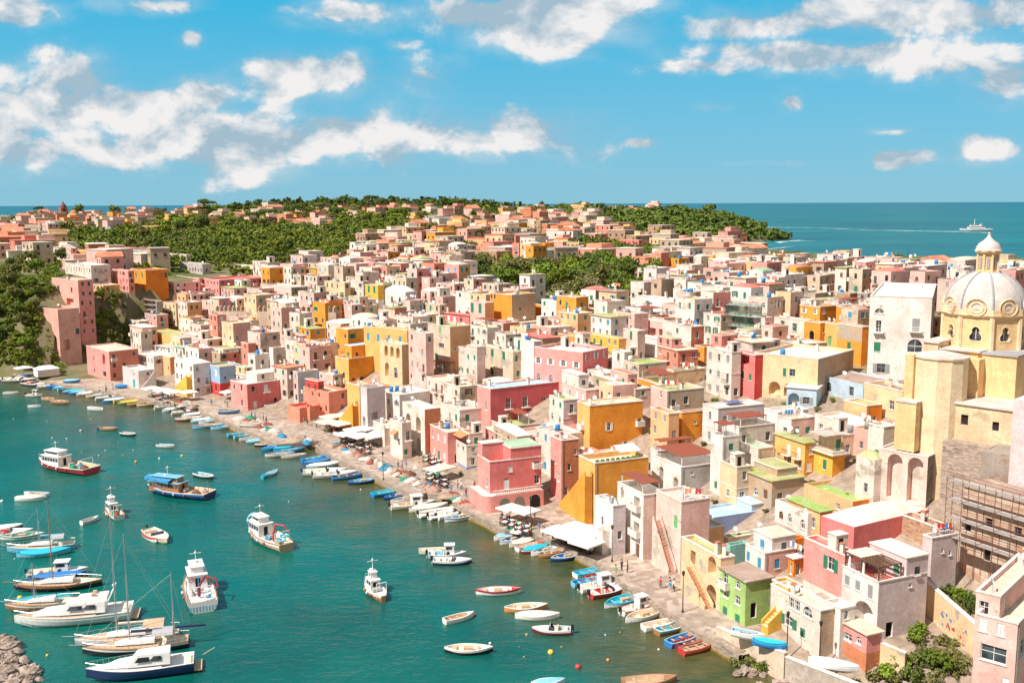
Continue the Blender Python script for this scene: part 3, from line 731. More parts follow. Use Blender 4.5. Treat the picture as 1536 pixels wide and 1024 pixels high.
# right front
def f_green(root, h):
    d, w, z = h['d'], h['w'], h['h']
    b = MB(); balcony(b, (0,0,0), (0,1,0), (1,0,0), w-1.3, z*.66, 2.0, .8, wall('offwhite')); b.build('balcony', root)
H(1080,1117,1158,873,942,'green','brownroof','green three storey quay house with a brown roof overhanging its edge','the green quay house',parapet=0,wc='g',cA='green',
  A=[(1.6,.2,1,1.5,False,'window','gc',None),(4.3,.2,1,1.5,False,'window','gc',None),(1.7,3.4,1.1,1.6,False,'window','nn',None),(4.3,3.4,1.1,1.6,False,'window','nn',None),(1.7,6.3,1,1.3,False,'window','nn',None),(4.4,5.9,1.1,1.8,False,'window','gn',None)],
  B=[(1.3,1.2,.9,2.0,False,'door',M_DARK,None)],fn=f_green,clutter=0)
def f_yel(root, h): stair(root, (-3.0,.1,0), (-.15,.1,h['h']*.42), 1.0, (0,1,0), wall('lemon'), wall('offwhite'))
H(1158,1181,1201,881,938,'lemon','beigeroof','small lemon yellow house with an arched window and curved outside steps','the lemon yellow house',
  A=[(1.8,3.6,1.5,1.9,True,'window','wn',None),(1.2,.6,1.1,1.8,True,'window','nn',None)],B=[(1,1,.7,1.2,False,'window','nn',None)],clutter=0,fn=f_yel)
H(1156,1228,1256,915,992,'offwhite','beigeroof','weathered white quay house with green shutters and worn plaster patches','the weathered white quay house',cB='tan',
  A=[(2.2,4.9,1.6,1.4,True,'window','gn',None),(4.1,4.9,.9,1.4,False,'window','gn',None),(5.2,4.9,.9,1.4,False,'window','gn',None),(5.6,2.3,1.5,1.4,False,'window','go',None),(3.0,1.9,.9,1.2,False,'window','gc',None),(1.9,.1,.5,.5,False,'window','gn',None)],B=[],clutter=1)
H(1236,1258,1272,912,985,'white','whiteroof','small white annex with two square windows between white quay house and kiosk','the small white annex',A=[(1.2,4.8,.6,.7,False,'window','nn',None)],B=[(.9,4.6,.6,1.1,False,'window','nn',None)],clutter=0)
H(1257,1298,1307,952,1008,'pink','beigeroof','tiny pink kiosk house over a terracotta base at the quay','the tiny pink kiosk house',c2='terracotta',split=.5,A=[(1.3,2.9,.8,.9,True,'window','ln',None),(3.1,2.6,1.5,.9,False,'window','gn',None)],B=[],clutter=0,parapet=0)
H(1206,1264,1278,832,908,'pink','redroof','tall pink house with one dark green shuttered window, base stripped to stone','the tall pink house',c2='offwhite',split=.12,cB='pink2',
  A=[(2.5,3.9,1.3,1.8,False,'window','go',None)],B=[],clutter=1)
H(1231,1278,1392,790,862,'pink2','whiteroof','broad rose pink house under a swelling white vaulted roof','the rose pink vaulted house',vault=1.0,A=[(4.2,3.6,1.0,1.0,False,'window','wn',None)],
  B=[],ang=60)
def f_terrace(root, h):
    d, w, z = h['d']*.95, h['w'], h['rz']
    a = MB()
    for x in np.arange(.1, (d*.52)-.2, .55): a.box(x, .15, z+2.5, x+.16, w-.1, z+2.62, M_BROWN)
    for y in (.25, w/2, w-.35): a.box(0, y, z+2.38, (d*.52), y+.14, z+2.5, M_BROWN)
    for x in (.1, (d*.52)-.25):
        for y in (.2, w/2, w-.35): a.box(x, y, z, x+.16, y+.16, z+2.38, M_BROWN)
    a.box(.3, w*.55, z+2.63, d*.5, w-.1, z+2.68, M_CANVAS2)
    a.build('pergola', root)
    for y in (.5, w*.5, w-.7):
        u_ = MB(); u_.lathe([(0,2.2),(.10,2.1),(.24,.6),(.16,.4),(0,.4)], M_CANVAS, 8); u_.tube((0,0,0),(0,0,2.4),.03,M_METAL)
        u_.build('folded_parasol', root, (.45, y, z))
H(1263,1314,1390,872,962,'white','redroof','white house with a timber pergola and folded parasols on its terrace','the white pergola house',parapet=.85,cB='lilac',  # lilac side: shade on the white wall put into its colour
  A=[(2.2,.6,3.2,3.6,True,'arch',1.6,None),(1.3,4.9,.8,1.7,False,'window','yc',None),(3.4,5.2,.8,1.2,False,'window','yc',None),(5.2,5.2,.8,1.2,False,'window','yc',None)],B=[(2.0,.2,1.1,1.9,False,'door',M_DARK,None),(5.0,6.0,.5,.5,False,'window','nn',None)],fn=f_terrace,clutter=0,vols=((.55,1,0,1,2.2,'lilac','whiteroof'),))
H(1383,1393,1436,806,905,'lilac','whiteroof','white walled house with a tiled pent roof and brown terrace below the scaffolding','the pent roof house',A=[],B=[(1.3,6.4,.4,.7,False,'window','nn',None),(2.2,5.9,.4,.7,False,'window','nn',None)],clutter=1)  # white wall in shade, painted lilac
H(1350,1408,1420,792,835,'brick','brownroof',None,None,A=[(1.2,.3,1.5,2,False,'window','nn',None)],clutter=1)
# bottom right pink house
H(1462,1519,1610,934,1052,'palepink','beigeroof','large pale pink house with broad glazed window at the bottom right corner','the corner pink house',wc='w',ang=42,baseD=92,
  A=[(3.2,3.6,3.6,1.7,False,'window','gn',None),(5.0,6.6,1.1,1.4,False,'window','wc',None),(2.4,6.6,1.0,1.3,False,'window','wc',None),(1.2,.3,1.0,2.0,False,'window','wc',None)],B=[(2.2,4,1.6,1.8,False,'window','gn',None)],parapet=.7,clutter=1)
H(1464,1498,1580,893,936,'palepink','beigeroof','pink rooftop storey with parapet terrace above the large corner house','the pink rooftop storey',baseD=94.5,ang=42,A=[(1.7,.6,1.0,1.4,False,'window','wn',None)],B=[(2,.2,1,2,False,'door',M_WOODW,None)],clutter=2)
# orange, blue, white around
H(1206,1278,1348,752,778,'orange','grassroof','long bright orange house with a broad grassy green roof','the long orange house',cA='peach',A=[(3.0,.6,.8,.9,False,'window','nn',None)],B=[],parapet=.6,trim=False,clutter=0,basez=None)
H(1181,1229,1236,768,806,'peach','grassroof','low peach orange wing with green shutters and narrow mossy roof','the low orange wing',wc='g',A=[(1.4,1.0,.8,1.6,False,'window','gn',None),(2.6,1.0,.7,1.6,False,'window','gc',None),(3.6,1.0,.7,1.6,False,'window','gc',None),(5.2,1.1,.6,.8,False,'window','nn',None)],parapet=0,clutter=0,cB='orange')
H(1178,1180,1208,810,836,'orange','tileroof',None,None,A=[],B=[],clutter=0,trim=False)
H(1184,1190,1207,838,866,'orange','whiteroof','tiny orange roof room with a flat white lid','the orange roof room',A=[(1,.3,.8,1.6,False,'window','nn',None)],B=[(.8,.3,.7,1.6,False,'window','nn',None)],clutter=1,parapet=0)
H(1118,1146,1194,829,872,'white','whiteroof','white terraced house with blue shutters and pink side wall','the blue shuttered house',wc='b',cB='palepink',
  A=[(1.4,1.6,.9,1.5,False,'window','bc',None),(4.4,1.8,.8,1.4,False,'window','bc',None)],B=[(2.2,1.6,.9,1.4,False,'window','bc',None)],parapet=.8,vols=((.25,1,.05,1,1.8,'white','beigeroof'),))
H(1092,1094,1122,818,856,'teal','greenroof','teal painted wall house wedged behind the green house','the teal house',A=[],B=[],clutter=0,trim=False)
H(1040,1069,1175,776,812,'skyblue','blueroof','long blue house with pale blue roof and periwinkle side wall','the periwinkle blue house',cB='periwinkle',A=[],
  B=[(5.0,.7,.7,.6,False,'window','nn',None),(12,1.2,.7,.8,False,'window','nn',None)],parapet=.4,trim=False,clutter=2,vols=((.55,.99,.05,.95,1.0,'skyblue','blueroof'),))
H(1012,1024,1102,748,772,'cream','grassroof','low cream house with bright grass green flat roof beside blue pool terrace','the grass roof house',A=[],B=[],parapet=.3,clutter=3)
H(1112,1157,1206,722,762,'tan','mossroof','old brown stone house with a two level mossy roof','the brown mossy roof house',wc='n',vols=((.35,.98,.2,.95,1.3,'tan','mossroof'),),parapet=0)
H(1140,1142,1178,690,718,'stone','mossroof',None,None,A=[],clutter=0)
# yellow pair and orange cube
H(1162,1206,1224,665,716,'yellow','mossroof','ochre yellow house with small mossy roofed bay and laundry','the ochre house with laundry',cB='amber',wc='w',clutter=1,parapet=0)
def f_balc(root, h):
    d, w, z = h['d'], h['w'], h['rz']
    a = MB()
    a.box(-.6,-.6,z+.0,d+.5,w+.3,z+.2,M_TRIM)
    for (p, q) in (((-.5,-.5),(d+.4,-.5)), ((-.5,-.5),(-.5,w+.2))):
        n = 18
        for i in range(n+1):
            x = p[0]+(q[0]-p[0])*i/n; y = p[1]+(q[1]-p[1])*i/n; a.tube((x,y,z+.2),(x,y,z+1.1),.02,M_STEEL,n=4)
        a.tube((p[0],p[1],z+1.1),(q[0],q[1],z+1.1),.035,M_STEEL,n=5)
    a.build('terrace_railing', root)
    b = MB(); b.box(d*.35,w*.2,z+.2,d,w,z+2.9,wall('cream')); b.box(d*.35-2,w*.1,z+2.95,d+.2,w+.1,z+3.1,roofm('greyroof')); b.box(d*.55,w*.2-.04,z+.25,d*.55+.9,w*.2+.01,z+2.2,M_GREEN); b.build('roof_room', root)
H(1221,1248,1267,678,716,'lemon','greyroof','yellow house carrying a railed roof terrace with white slab edge','the railed terrace house',cB='amber',wc='g',A=[(1.8,.9,.9,1.6,False,'window','gc',None)],B=[],fn=f_balc,clutter=0)
H(1266,1299,1323,608,640,'peach','mossroof','small orange cube house on a roof terrace','the orange cube house',cB='orange',wc='n',A=[(1.2,.5,.9,1.3,False,'window','nn',None)],B=[(1.8,.3,.8,1.4,False,'window','nn',None)],parapet=.2,clutter=0)
H(1222,1290,1330,640,672,'offwhite','whiteroof',None,None,clutter=1)
H(1165,1186,1222,628,662,'white','beigeroof','white house with pinkish shaded wall and one window above ochre house',None,cB='palepink',A=[(1.6,.6,1.1,1.6,False,'window','nn',None)],clutter=1)
H(1230,1262,1300,652,690,'beige','greyroof',None,None,wc='g',clutter=1)
H(1302,1322,1345,640,720,'offwhite','whiteroof',None,None,wc='g',clutter=0,A=[(1.2,3,.8,1.5,False,'window','gc',None)],B=[])
H(1284,1309,1330,690,762,'offwhite','mossroof','worn white house with barrel roof beside the tall ruined arches','the barrel roof house',vault=.9,A=[(1.6,2.0,.8,1.4,False,'window','yn',None)],B=[])
# white terraces with rust coloured pergolas
def f_perg(n=1, x0=0.08, x1=.85, y0=.1, y1=.9, h=2.3):
    def f(root, hh): pergola(root, hh['d']*x0, hh['w']*y0, hh['d']*x1, hh['w']*y1, hh['rz'], h)
    return f
H(978,1021,1086,700,752,'white','whiteroof','white terraced house with arched loggia windows under a rust red pergola','the arched pergola house',cB='grey',parapet=.9,fn=f_perg(y1=.95),clutter=0,
  A=[(1.6,1.3,1.5,2.6,True,'arch',1.5,None),(6.2,2.0,1.3,2.6,True,'arch',1.5,None)],B=[])
H(976,986,1048,676,712,'white','beigeroof','white terrace block with a rust red pergola and railing',None,parapet=.8,fn=f_perg(),clutter=0,wc='n')
H(1083,1107,1162,640,706,'white','beigeroof','tall white house with rust pergola terrace beneath solar panel roof','the tall white pergola house',parapet=.9,fn=f_perg(h=2.2,x1=.8),clutter=0,cB='offwhite',wc='y')
def f_solar(root, h):
    d, w, z = h['d'], h['w'], h['h']; a = MB()
    for i in range(3): a.box(d*.35+i*1.15, w*.35, z+.25, d*.35+i*1.15+1.05, w*.35+2.1, z+.30, roofm('navyroof'))
    for i in range(4): a.tube((d*.35+i*1.1, w*.5, z-.5), (d*.35+i*1.1, w*.5, z+.26), .04, M_STEEL, n=4)
    a.build('solar_panel', root)
    pergola(root, .1, -2.2, 3.2, -.1, z-6.2, 2.2)
H(1054,1076,1146,612,672,'white','whiteroof','white flat roofed house with dark blue solar panels','the solar panel house',cB='lilac',fn=f_solar,clutter=0,parapet=.25,wc='y')
H(1146,1166,1212,618,655,'white','whiteroof',None,None,clutter=1,wc='y')
H(1106,1136,1160,672,716,'offwhite','greenroof','grey white blank walled block with green roof edge',None,A=[],B=[],clutter=0,cB='beige')
H(1066,1082,1108,655,745,'white','greyroof',None,None,fn=f_perg(),wc='g',clutter=0)
H(1080,1104,1126,700,760,'cream','beigeroof',None,None,cB='beige',wc='n',clutter=1)
# quay whites right of the big yellow house
H(926,964,998,742,842,'white','beigeroof','tall white quay house with stacked arches and wooden balconies','the tall white arch house',parapet=.9,gd=False,cB='blush',
  A=[(1.6,.05,1.2,2.3,False,'door',M_BROWN,None),(6.4,3.8,1.0,2.0,True,'arch',1.0,None),(6.4,8.0,1.0,2.0,True,'arch',1.0,None),(2.0,3.6,1.7,2.0,False,'arch',1.2,'solid'),(2.0,7.6,1.7,2.0,False,'arch',1.2,'solid'),(6.2,.1,1.0,2.0,True,'door',M_DARK,None)],B=[],
  fn=f_perg(y0=.1,y1=.9),clutter=0)
H(892,919,930,758,838,'white','blueroof','narrow white house with pale blue roof terrace, corner quoins','the narrow white house',cB='lilac',parapet=.8,A=[(1.4,2.0,.6,1.2,True,'window','wn',None),(3.4,4.4,.7,1.4,False,'window','yn',None)],B=[(1.2,3,.7,1.3,False,'window','yn',None)],
  fn=lambda r_, h: stair(r_, (-1.1,h['w']+2.5,0), (-1.1,1.0,h['h']*.5), 1.0, (1,0,0), wall('offwhite'), wall('blush')), clutter=1)
def f_st(root, h): stair(root, (-1.5, .6, 0), (-1.5, h['w']*.75, h['h']*.62), 1.1, (1,0,0), wall('blush'), M_TERRA, 16)
H(984,1020,1064,752,862,'blush','greyroof','cream pink house with a long terracotta stepped stair and arched cellar','the long stair house',A=[(6.4,.1,2.0,3.0,True,'arch',1.5,None),(1.6,6.6,1.0,2.0,False,'window','lc',None),(4.6,4.0,1,1.5,False,'window','nn',None)],B=[],fn=f_st,clutter=1,cB='palepink')
def f_st2(root, h): stair(root, (-1.5, 1.0, 0), (-1.5, h['w']*.7, h['h']*.55), 1.1, (1,0,0), wall('cream'), M_TERRA, 12)
H(1022,1079,1090,836,918,'cream','mossroof','cream coloured quay house with an arched boat store and little stair','the boat store house',A=[(1.9,.15,2.2,3.0,True,'arch',2.2,None),(1.9,4.5,1.8,2.6,True,'arch',1.5,None),(6.4,4.2,1.2,2.2,False,'arch',1.5,None)],B=[],fn=f_st2,clutter=1)
H(1018,1052,1086,792,846,'cream','blueroof','cream house with open white awning above the boat store','the white awning house',A=[(2.0,1.4,1.6,1.6,False,'window','nn',None)],B=[],clutter=1,cB='peach',
  fn=lambda r_, h: awning(r_, (0,0,0), (0,1,0), (1,0,0), h['w']*.5, h['h']-.2, 3.2, 2.2, M_CANVAS))
# big yellow
def f_bigy(root, h):
    d, w, z = h['d'], h['w'], h['h']
    stair(root, (-1.5, w+4.4, 0), (-1.5, .5, z*.78), 1.1, (1,0,0), wall('amber'), wall('cream'), 20)
def f_ter(root, h):
    a = MB(); d, w, z = h['d'], h['w'], h['rz']
    for i in range(9):
        x = .8+i*(d-1.4)/9; a.lathe([(0,0),(.2,0),(.26,.4),(0,.42)], M_TERRA, 7, (x,.7,z)); a.ball((x,.7,z+.8), .42, LEAF, 6, 4)
    a.build('potted_plants', root)
LEAF = plain('leaf_green', (.07,.14,.03), .8, .2, 0, .5)
H(868,892,972,694,786,'amber','beigeroof','lower yellow block with plant terrace, sloping stair and turquoise window','the yellow terrace block',cA='yellow',parapet=.9,A=[(1.5,.05,1.6,2.9,True,'arch',.8,None),(1.6,5.3,.8,1.6,False,'window','tc',None)],B=[(8.5,3.4,1.6,.8,False,'window','nn',None)],  # amber side carries the shade of the yellow block in its colour
  fn=lambda r_, h: (f_bigy(r_, h), f_ter(r_, h), awning(r_, (0,3.5,0), (1,0,0), (0,1,0), h['d']*.72, h['rz']+2.6, 4.0, 2.4, M_CANVAS)), clutter=0)
H(866,884,964,608,698,'ochre','beigeroof','tall golden yellow house with small windows standing above the cafes','the tall golden house',cA='yellow',  # yellow on the sunlit front, its shaded side coloured ochre
  A=[(1.8,6.6,.9,1.5,False,'window','wc','solid'),(1.7,2.2,.8,1.6,False,'window','wc',None)],B=[(5.0,6.4,.9,1.5,False,'window','wo',None),(9.4,2.6,.9,1.3,False,'window','wo',None),(12.6,2.8,.9,1.2,False,'window','wo',None),(13.0,6.8,.9,1.3,False,'window','wo','solid')],parapet=.25,clutter=2)
H(826,842,868,660,752,'salmon','beigeroof','narrow salmon house with terracotta side wall beside the big yellow stair','the narrow salmon house',cA='pink',cB='terracotta',A=[(1.2,3.4,.8,1.7,False,'window','nn',None),(2.6,6.4,.7,1.3,False,'window','nn',None)],B=[(1.4,1.0,.9,1.6,False,'window','nn',None),(2.2,5.6,.8,1.2,False,'window','yn',None),(4.0,8.4,.7,1.0,False,'window','nn',None)],parapet=.8,clutter=1)
H(824,845,868,600,664,'offwhite','mossroof','cream white house with mossy roof squeezed left of the golden house',None,cB='lilac',wc='g',clutter=1,parapet=.3)
# pink corner house on the quay
def f_pinkq(root, h):
    d, w, z, rz_ = h['d'], h['w'], h['h'], h['rz']; mw = wall('pink')
    a = MB(); x0 = d*.40
    a.box(x0, .003, rz_, d, w, z+1.9, wall('pink2')); ob = a.build('upper_storey', root)
    r2 = MB(); r2.box(x0-.1, -.12, z+1.9, d+.1, w+.1, z+2.05, M_TRIM); r2.box(x0+.2, .2, z+2.052, d-.2, w-.2, z+2.12, roofm('greenroof')); r2.build('roof', ob)
    b = MB(); b.box(.003, w*.62, rz_, x0-.01, w, z+2.3, mw); ob = b.build('upper_storey', root)
    r3 = MB(); r3.box(-.1, w*.62-.1, z+2.302, x0+.05, w+.1, z+2.45, M_TRIM); r3.build('roof', ob)
    # porch storey that bulges onto the quay
    c = MB(); pts = [(-1.7, w)] + [(-1.7+1.7*(1-math.cos(t)), -1.6*math.sin(t)+.0) for t in np.linspace(0, math.pi/2, 7)] + [(d*.97, -1.6), (d*.97, 0.02), (.02, .02), (.02, w)]
    c.prism(pts, -3, 3.4, mw, M_TRIM)
    c.build('porch', root)
    bal = MB(); n = 26
    for i in range(n): x = .3+(d*.95-.4)*i/n; bal.lathe([(.05,0),(.11,.25),(.05,.55),(.07,.7)], M_TRIM, 5, (x,-1.45,3.41))
    bal.box(.1,-1.58,4.11,d*.96,-1.34,4.24,M_TRIM); bal.build('balustrade', root)
    for i, x in enumerate((d*.22, d*.5, d*.8)):
        m3 = MB(); lp = hole_loop(x, .05, 2.0, 2.7, True); m3.add([(p[0], -1.625, p[1]) for p in lp]+[(p[0], -1.60, p[1]) for p in lp], [tuple(range(len(lp)))], M_DARK if i == 2 else plain('shop_glass', (.22,.2,.17), .3)); m3.build('doorway', root)
H(717,735,812,692,768,'pink2','redroof','bright pink three storey corner house with balustrade balcony and green roof','the bright pink corner house',cA='pink',cB='pink2',
  A=[(1.5,4.2,.9,1.7,False,'window','wn',None)],B=[(3.2,3.9,1.1,2.0,True,'window','wc',None),(9.3,4.2,1.0,1.6,False,'window','wn',None),(4.0,7.0,.8,1.0,False,'window','wc',None),(9.3,7.3,1.0,1.6,False,'window','wn','solid')],fn=f_pinkq,clutter=0,parapet=.9)
# rose palazzo
H(716,736,843,583,652,'rose','blueroof','deep rose palazzo with tall black doors and pale parapet','the deep rose palazzo',cA='pink',cB='rose',wc='n',ang=60,
  A=[(1.9,5.0,.8,1.9,True,'window','wn',None)],B=[(4.6,5.2,1.1,2.3,False,'window','nn','rail'),(9.0,5.2,1.1,2.3,False,'window','nn','rail'),(4.6,.9,1.1,2.3,False,'window','nn','rail'),(9.0,.9,1.1,2.3,False,'window','nn','rail'),(14,5.4,1.0,1.4,False,'window','nn',None),(18,5.4,1,1.4,False,'window','nn',None),(14,1,1.0,2,False,'window','nn',None)],parapet=.35,clutter=3)
H(802,874,912,528,590,'pink','whiteroof','large pink palazzo with white framed windows and rounded corner balcony','the large pink palazzo',cB='pink2',wc='w',ang=40,
  A=row(14,4,1.2,1.0,1.9,'wn',True)+row(14,4,5.4,1.0,1.3,'wo'),clutter=4,parapet=.7)
def f_2row(root, h):
    pass
H(604,638,661,614,684,'offwhite','whiteroof','cream white house with two storeys of twin arches, terracotta side','the twin arch house',cB='terracotta',
  A=row(6.6,2,4.6,2.2,3.4,2.2,True,'arch',x0=1.9,x1=4.9)+row(6.6,2,.3,2.0,3.2,2.2,True,'arch',x0=1.9,x1=4.9),B=[(4.0,4.2,.9,1.6,False,'window','nn',None)],parapet=.2,clutter=1,trim=False)
H(585,604,612,634,690,'offwhite','whiteroof','white house wing with an orange awning left of the twin arches',None,A=[(1.5,2.8,1,1.6,False,'window','nn',None)],clutter=1,
  fn=lambda r_, h: awning(r_, (0,0,0), (0,1,0), (1,0,0), h['w']*.5, h['h']*.75, 2.2, 1.2, M_CLOTHO))
H(645,672,700,648,698,'pink','beigeroof','little pink cafe house with cluttered roof by the white parasols','the little pink cafe house',wc='w',gd=True,clutter=3)
H(676,700,722,668,705,'offwhite','beigeroof','white cafe house with blue skirting and small orange canopy','the blue skirted cafe house',gd=True,clutter=2,wc='y',c2='periwinkle',split=.12)
H(692,704,724,650,700,'blush','tileroof',None,None,clutter=1,fn=lambda r_, h: awning(r_, (0,0,0), (0,1,0), (1,0,0), h['w']*.6, h['h']-.1, 4.5, 1.8, M_CLOTHO))
H(661,690,732,615,665,'offwhite','greyroof','cream house with a shaded brown balcony loggia and green shuttered window',None,wc='g',clutter=2)
H(728,760,840,640,668,'blush','grassroof',None,None,A=[],B=[],clutter=2,fn=f_perg(x0=.3,x1=.5,y0=.2,y1=.8))
# centre yellow / lilac
def f_yst(root, h): stair(root, (-1.4, h['w']+3.0, 0), (-1.4, .8, h['h']*.55), 1.2, (1,0,0), wall('amber'), wall('cream'), 14)
H(521,541,556,578,646,'yellow','whiteroof','yellow house with a steep double outside stair behind the cafe parasols','the yellow stair house',cB='amber',A=[(1.6,5.2,.8,1.7,False,'window','gc',None)],B=[],clutter=1,fn=f_yst)
H(541,552,578,582,655,'lilac','whiteroof','pale lilac white house with arches squeezed beside yellow stair house','the pale lilac house',A=[(1.5,2.2,1.2,2.4,True,'arch',1,None)],B=[(2.0,4.0,1.6,1.6,False,'arch',.8,None)],clutter=1,wc='y')
H(560,588,604,640,668,'blush','beigeroof',None,None,clutter=1,A=[],B=[],fn=lambda r_, h: stair(r_, (-1.2, h['w']+2, 0), (-1.2, .8, h['h']*.9), 1.1, (1,0,0), wall('offwhite'), wall('blush'), 14))
H(568,600,645,592,640,'white','whiteroof','long white house with a broad white roof above the twin arches','the long white house',clutter=3,parapet=.2,wc='y')
H(585,592,612,594,612,'pink','tileroof',None,None,clutter=1,wc='n')
H(503,524,572,538,582,'amber','beigeroof','large amber house with recessed plant terrace and blue white awning','the amber terrace house',cA='yellow',A=[(2.4,2.4,.8,1.5,False,'window','bn',None)],B=row(14,4,.6,1.6,2.0,1.2,True,'arch'),parapet=.9,vols=((.3,.95,.5,1,2.6,'ochre','blueroof'),))
H(546,612,622,495,562,'yellow','greyroof','wide yellow palace with a row of four blue shutters','the blue shuttered palace',cB='palepink',wc='b',ang=38,A=[(x, 7.8, 1.0, 2.0, False,'window','bc',None) for x in (2.6,6.6,10.6,14.4)],B=[],clutter=4,parapet=.5)
H(570,604,617,517,590,'cream','beigeroof','cream house with two storeys of arched loggias below yellow palace','the cream loggia house',cA='cream',
  A=row(9,3,8.6,1.6,2.8,1.5,True,'arch',x0=1.8,x1=7.2)+[(3.0,3.4,1.6,2.8,True,'window','wn',None),(7.0,3.4,1.8,3.6,True,'arch',1,None)],B=[],clutter=1)
H(613,640,645,500,600,'palepink','beigeroof','tall narrow peeling pink house with arched recess','the peeling pink house',wc='y',clutter=1,arch=True)
H(642,676,706,490,572,'beige','mossroof','tall beige house with peeling plaster and an orange tan side wall','the tall beige house',cB='peach',A=[(4.5,12,1.0,1.8,False,'window','lc',None),(4.0,8.3,2.4,1.2,False,'window','yn',None),(6.5,4.4,1.2,2.2,False,'window','gc',None),(3.0,3,1.1,2.0,False,'window','nn',None)],B=[],clutter=1)
H(640,668,700,572,612,'blush','beigeroof',None,None,wc='n',clutter=1,cB='palepink')
H(668,690,716,580,622,'offwhite','beigeroof',None,None,wc='n',clutter=1,cB='beige')
H(688,716,728,526,592,'blush','greyroof','narrow white pink house with green shutter and vine patch',None,wc='g',clutter=1,vols=((0,1,0,.5,.8,'blush','greyroof'),))
H(718,770,776,528,572,'beige','greenroof','beige house with three green shutters in a row, green roof','the three green shutters house',wc='g',A=[(x, 4.6, 1.3, 2.0, False,'window','gc',None) for x in (2.6,5.8,8.0)]+[(6,.2,1.6,2,True,'door',M_DARK,None)],clutter=2)
H(771,801,808,512,572,'white','greyroof','white corner house with two green doors stacked one above another','the stacked green doors house',A=[(6.4,6.6,1.1,2.4,False,'window','gc','rail'),(6.4,1.4,1.1,2.6,False,'window','gc',None)],B=[],clutter=2)
H(705,728,741,454,506,'palepink','tileroof','slim pink house with tall green shutters and orange side','the slim pink house',cB='peach',wc='g',A=[(2.2,7.4,1.3,3,False,'window','gc',None),(5.6,7.4,1.3,3,False,'window','gc',None),(2.2,2.8,.9,1.3,False,'window','nn',None),(5.6,3.2,.8,1.2,False,'window','nn',None)],B=[],clutter=0)
H(735,768,803,442,500,'ochre','beigeroof','ochre palace with a great arched recess and stone side wall','the ochre arch palace',cB='tan',c2='ochre',split=.3,A=[(4.5,1.0,3.4,6.0,True,'arch',1.5,None),(7.5,10,.7,1.4,False,'window','nn',None),(8.9,10,.7,1.4,False,'window','nn',None)],B=[(3,6,.6,.8,False,'window','nn',None)],clutter=2)
H(661,704,714,474,490,'pink2','redroof','long low red house with white window surrounds and red roof','the long low red house',wc='w',clutter=1,parapet=0)
H(633,660,670,457,486,'beige','mossroof','small beige house with green shutters beside the long red house',None,wc='g',clutter=1)
H(574,609,626,438,478,'white','whiteroof','white house with round vaulted roof and two arched windows','the white vaulted house',vault=1.6,A=[(3,4,1.1,2.4,True,'window','gn',None),(7,4,1.1,2.4,True,'window','gn',None)],B=[])
H(548,568,576,428,476,'lemon','beigeroof','yellow painted house with green shutters over a white arch','the green shuttered yellow house',c2='white',split=.55,wc='g',A=[(2.0,8.2,1.2,2.4,False,'window','gc',None),(5.0,8.2,1.2,2.4,False,'window','gc',None),(3.4,2,1.4,3,True,'window','yn',None)],clutter=0)
H(487,518,521,424,464,'cream','greyroof',None,'the cream balcony house',wc='g',clutter=2)
H(520,546,550,422,462,'offwhite','mossroof',None,None,wc='y',clutter=2)
H(391,438,463,431,462,'blush','greyroof','stone house with green shutters and steep sided end wall above battlements','the battlement top house',cB='greystone',wc='g',A=[(3,2.6,1.4,2.6,False,'window','gc',None),(8.6,2.6,1.2,2.2,False,'window','gc','rail'),(13.0,2.6,1.4,2.6,False,'window','gc',None)],B=[],clutter=2)
H(654,682,708,426,456,'palepink','whiteroof','pale pink white house with roof terrace before the green gardens',None,wc='n',clutter=2)
# left part of the village
H(346,372,434,576,616,'pink','whiteroof','square rose pink house with white balcony near the boat slip','the square rose house',cA='pink',cB='pink2',wc='w',A=[(1.9,5.0,.9,1.9,False,'window','wn',None),(1.9,.9,.9,1.7,False,'window','yn',None),(4.4,5.0,.8,1.4,False,'window','yn',None)],
  B=[(1.9,5.0,.9,1.4,False,'window','yn',None),(6.0,4.4,1.2,2.0,False,'window','wc','white'),(11,5.4,.9,1.4,False,'window','wn',None),(2.4,.1,1.0,2.2,False,'door',M_WOODW,None),(9.0,.1,.9,2.3,False,'door',M_DARK,None),(12.4,.1,1.8,2.6,True,'door',M_DARK,None)],parapet=.35,vols=((.35,.95,.3,.95,1.7,'offwhite','whiteroof'),))
H(311,331,362,550,594,'skyblue','mossroof','house painted bright blue above and red below','the blue and red house',c2='red',split=.42,wc='b',cA='blue',cB='blue',A=[(1.5,5.6,.9,1.8,False,'window','wc',None),(4.0,5.6,1.0,1.6,False,'window','bc',None),(1.9,1.0,1,2,False,'door',M_DARK,None)],B=[],clutter=1,
  fn=lambda r_, h: stair(r_, (h['d']*.15,-1.4,0), (h['d']*.95,-1.4,h['h']*.6), 1.3, (0,1,0), wall('beige'), wall('blush'), 14))
H(290,300,313,554,592,'white','redroof','small white house with a dark red upper wall',None,c2='white',split=.4,cB='pink2',wc='y',clutter=0)
H(440,448,478,558,606,'lilac','whiteroof','pale lavender blue house with turquoise shutters','the pale lavender house',cA='palepink',cB='skyblue',wc='t',clutter=1)
H(431,450,480,612,634,'salmon','redroof','low salmon red terrace house at the square with sloped steps','the low salmon house',wc='w',clutter=0,B=[(3.2,.2,1.2,2,False,'door',M_WOODW,None)],A=[],parapet=.7,trim=False,
  fn=lambda r_, h: stair(r_, (h['d']+2.5,-1.2,0), (h['d']*.35,-1.2,h['h']), 1.2, (0,1,0), wall('salmon'), wall('terracotta'), 10))
H(455,494,522,588,624,'salmon','beigeroof','salmon red house with plant filled terrace beside yellow stair','the salmon terrace house',c2=None,wc='n',clutter=3,parapet=.7,trim=False,vols=((0,.3,.4,.9,2.0,'red','redroof'),))
H(477,500,524,562,590,'blush','beigeroof',None,None,wc='g',clutter=1)
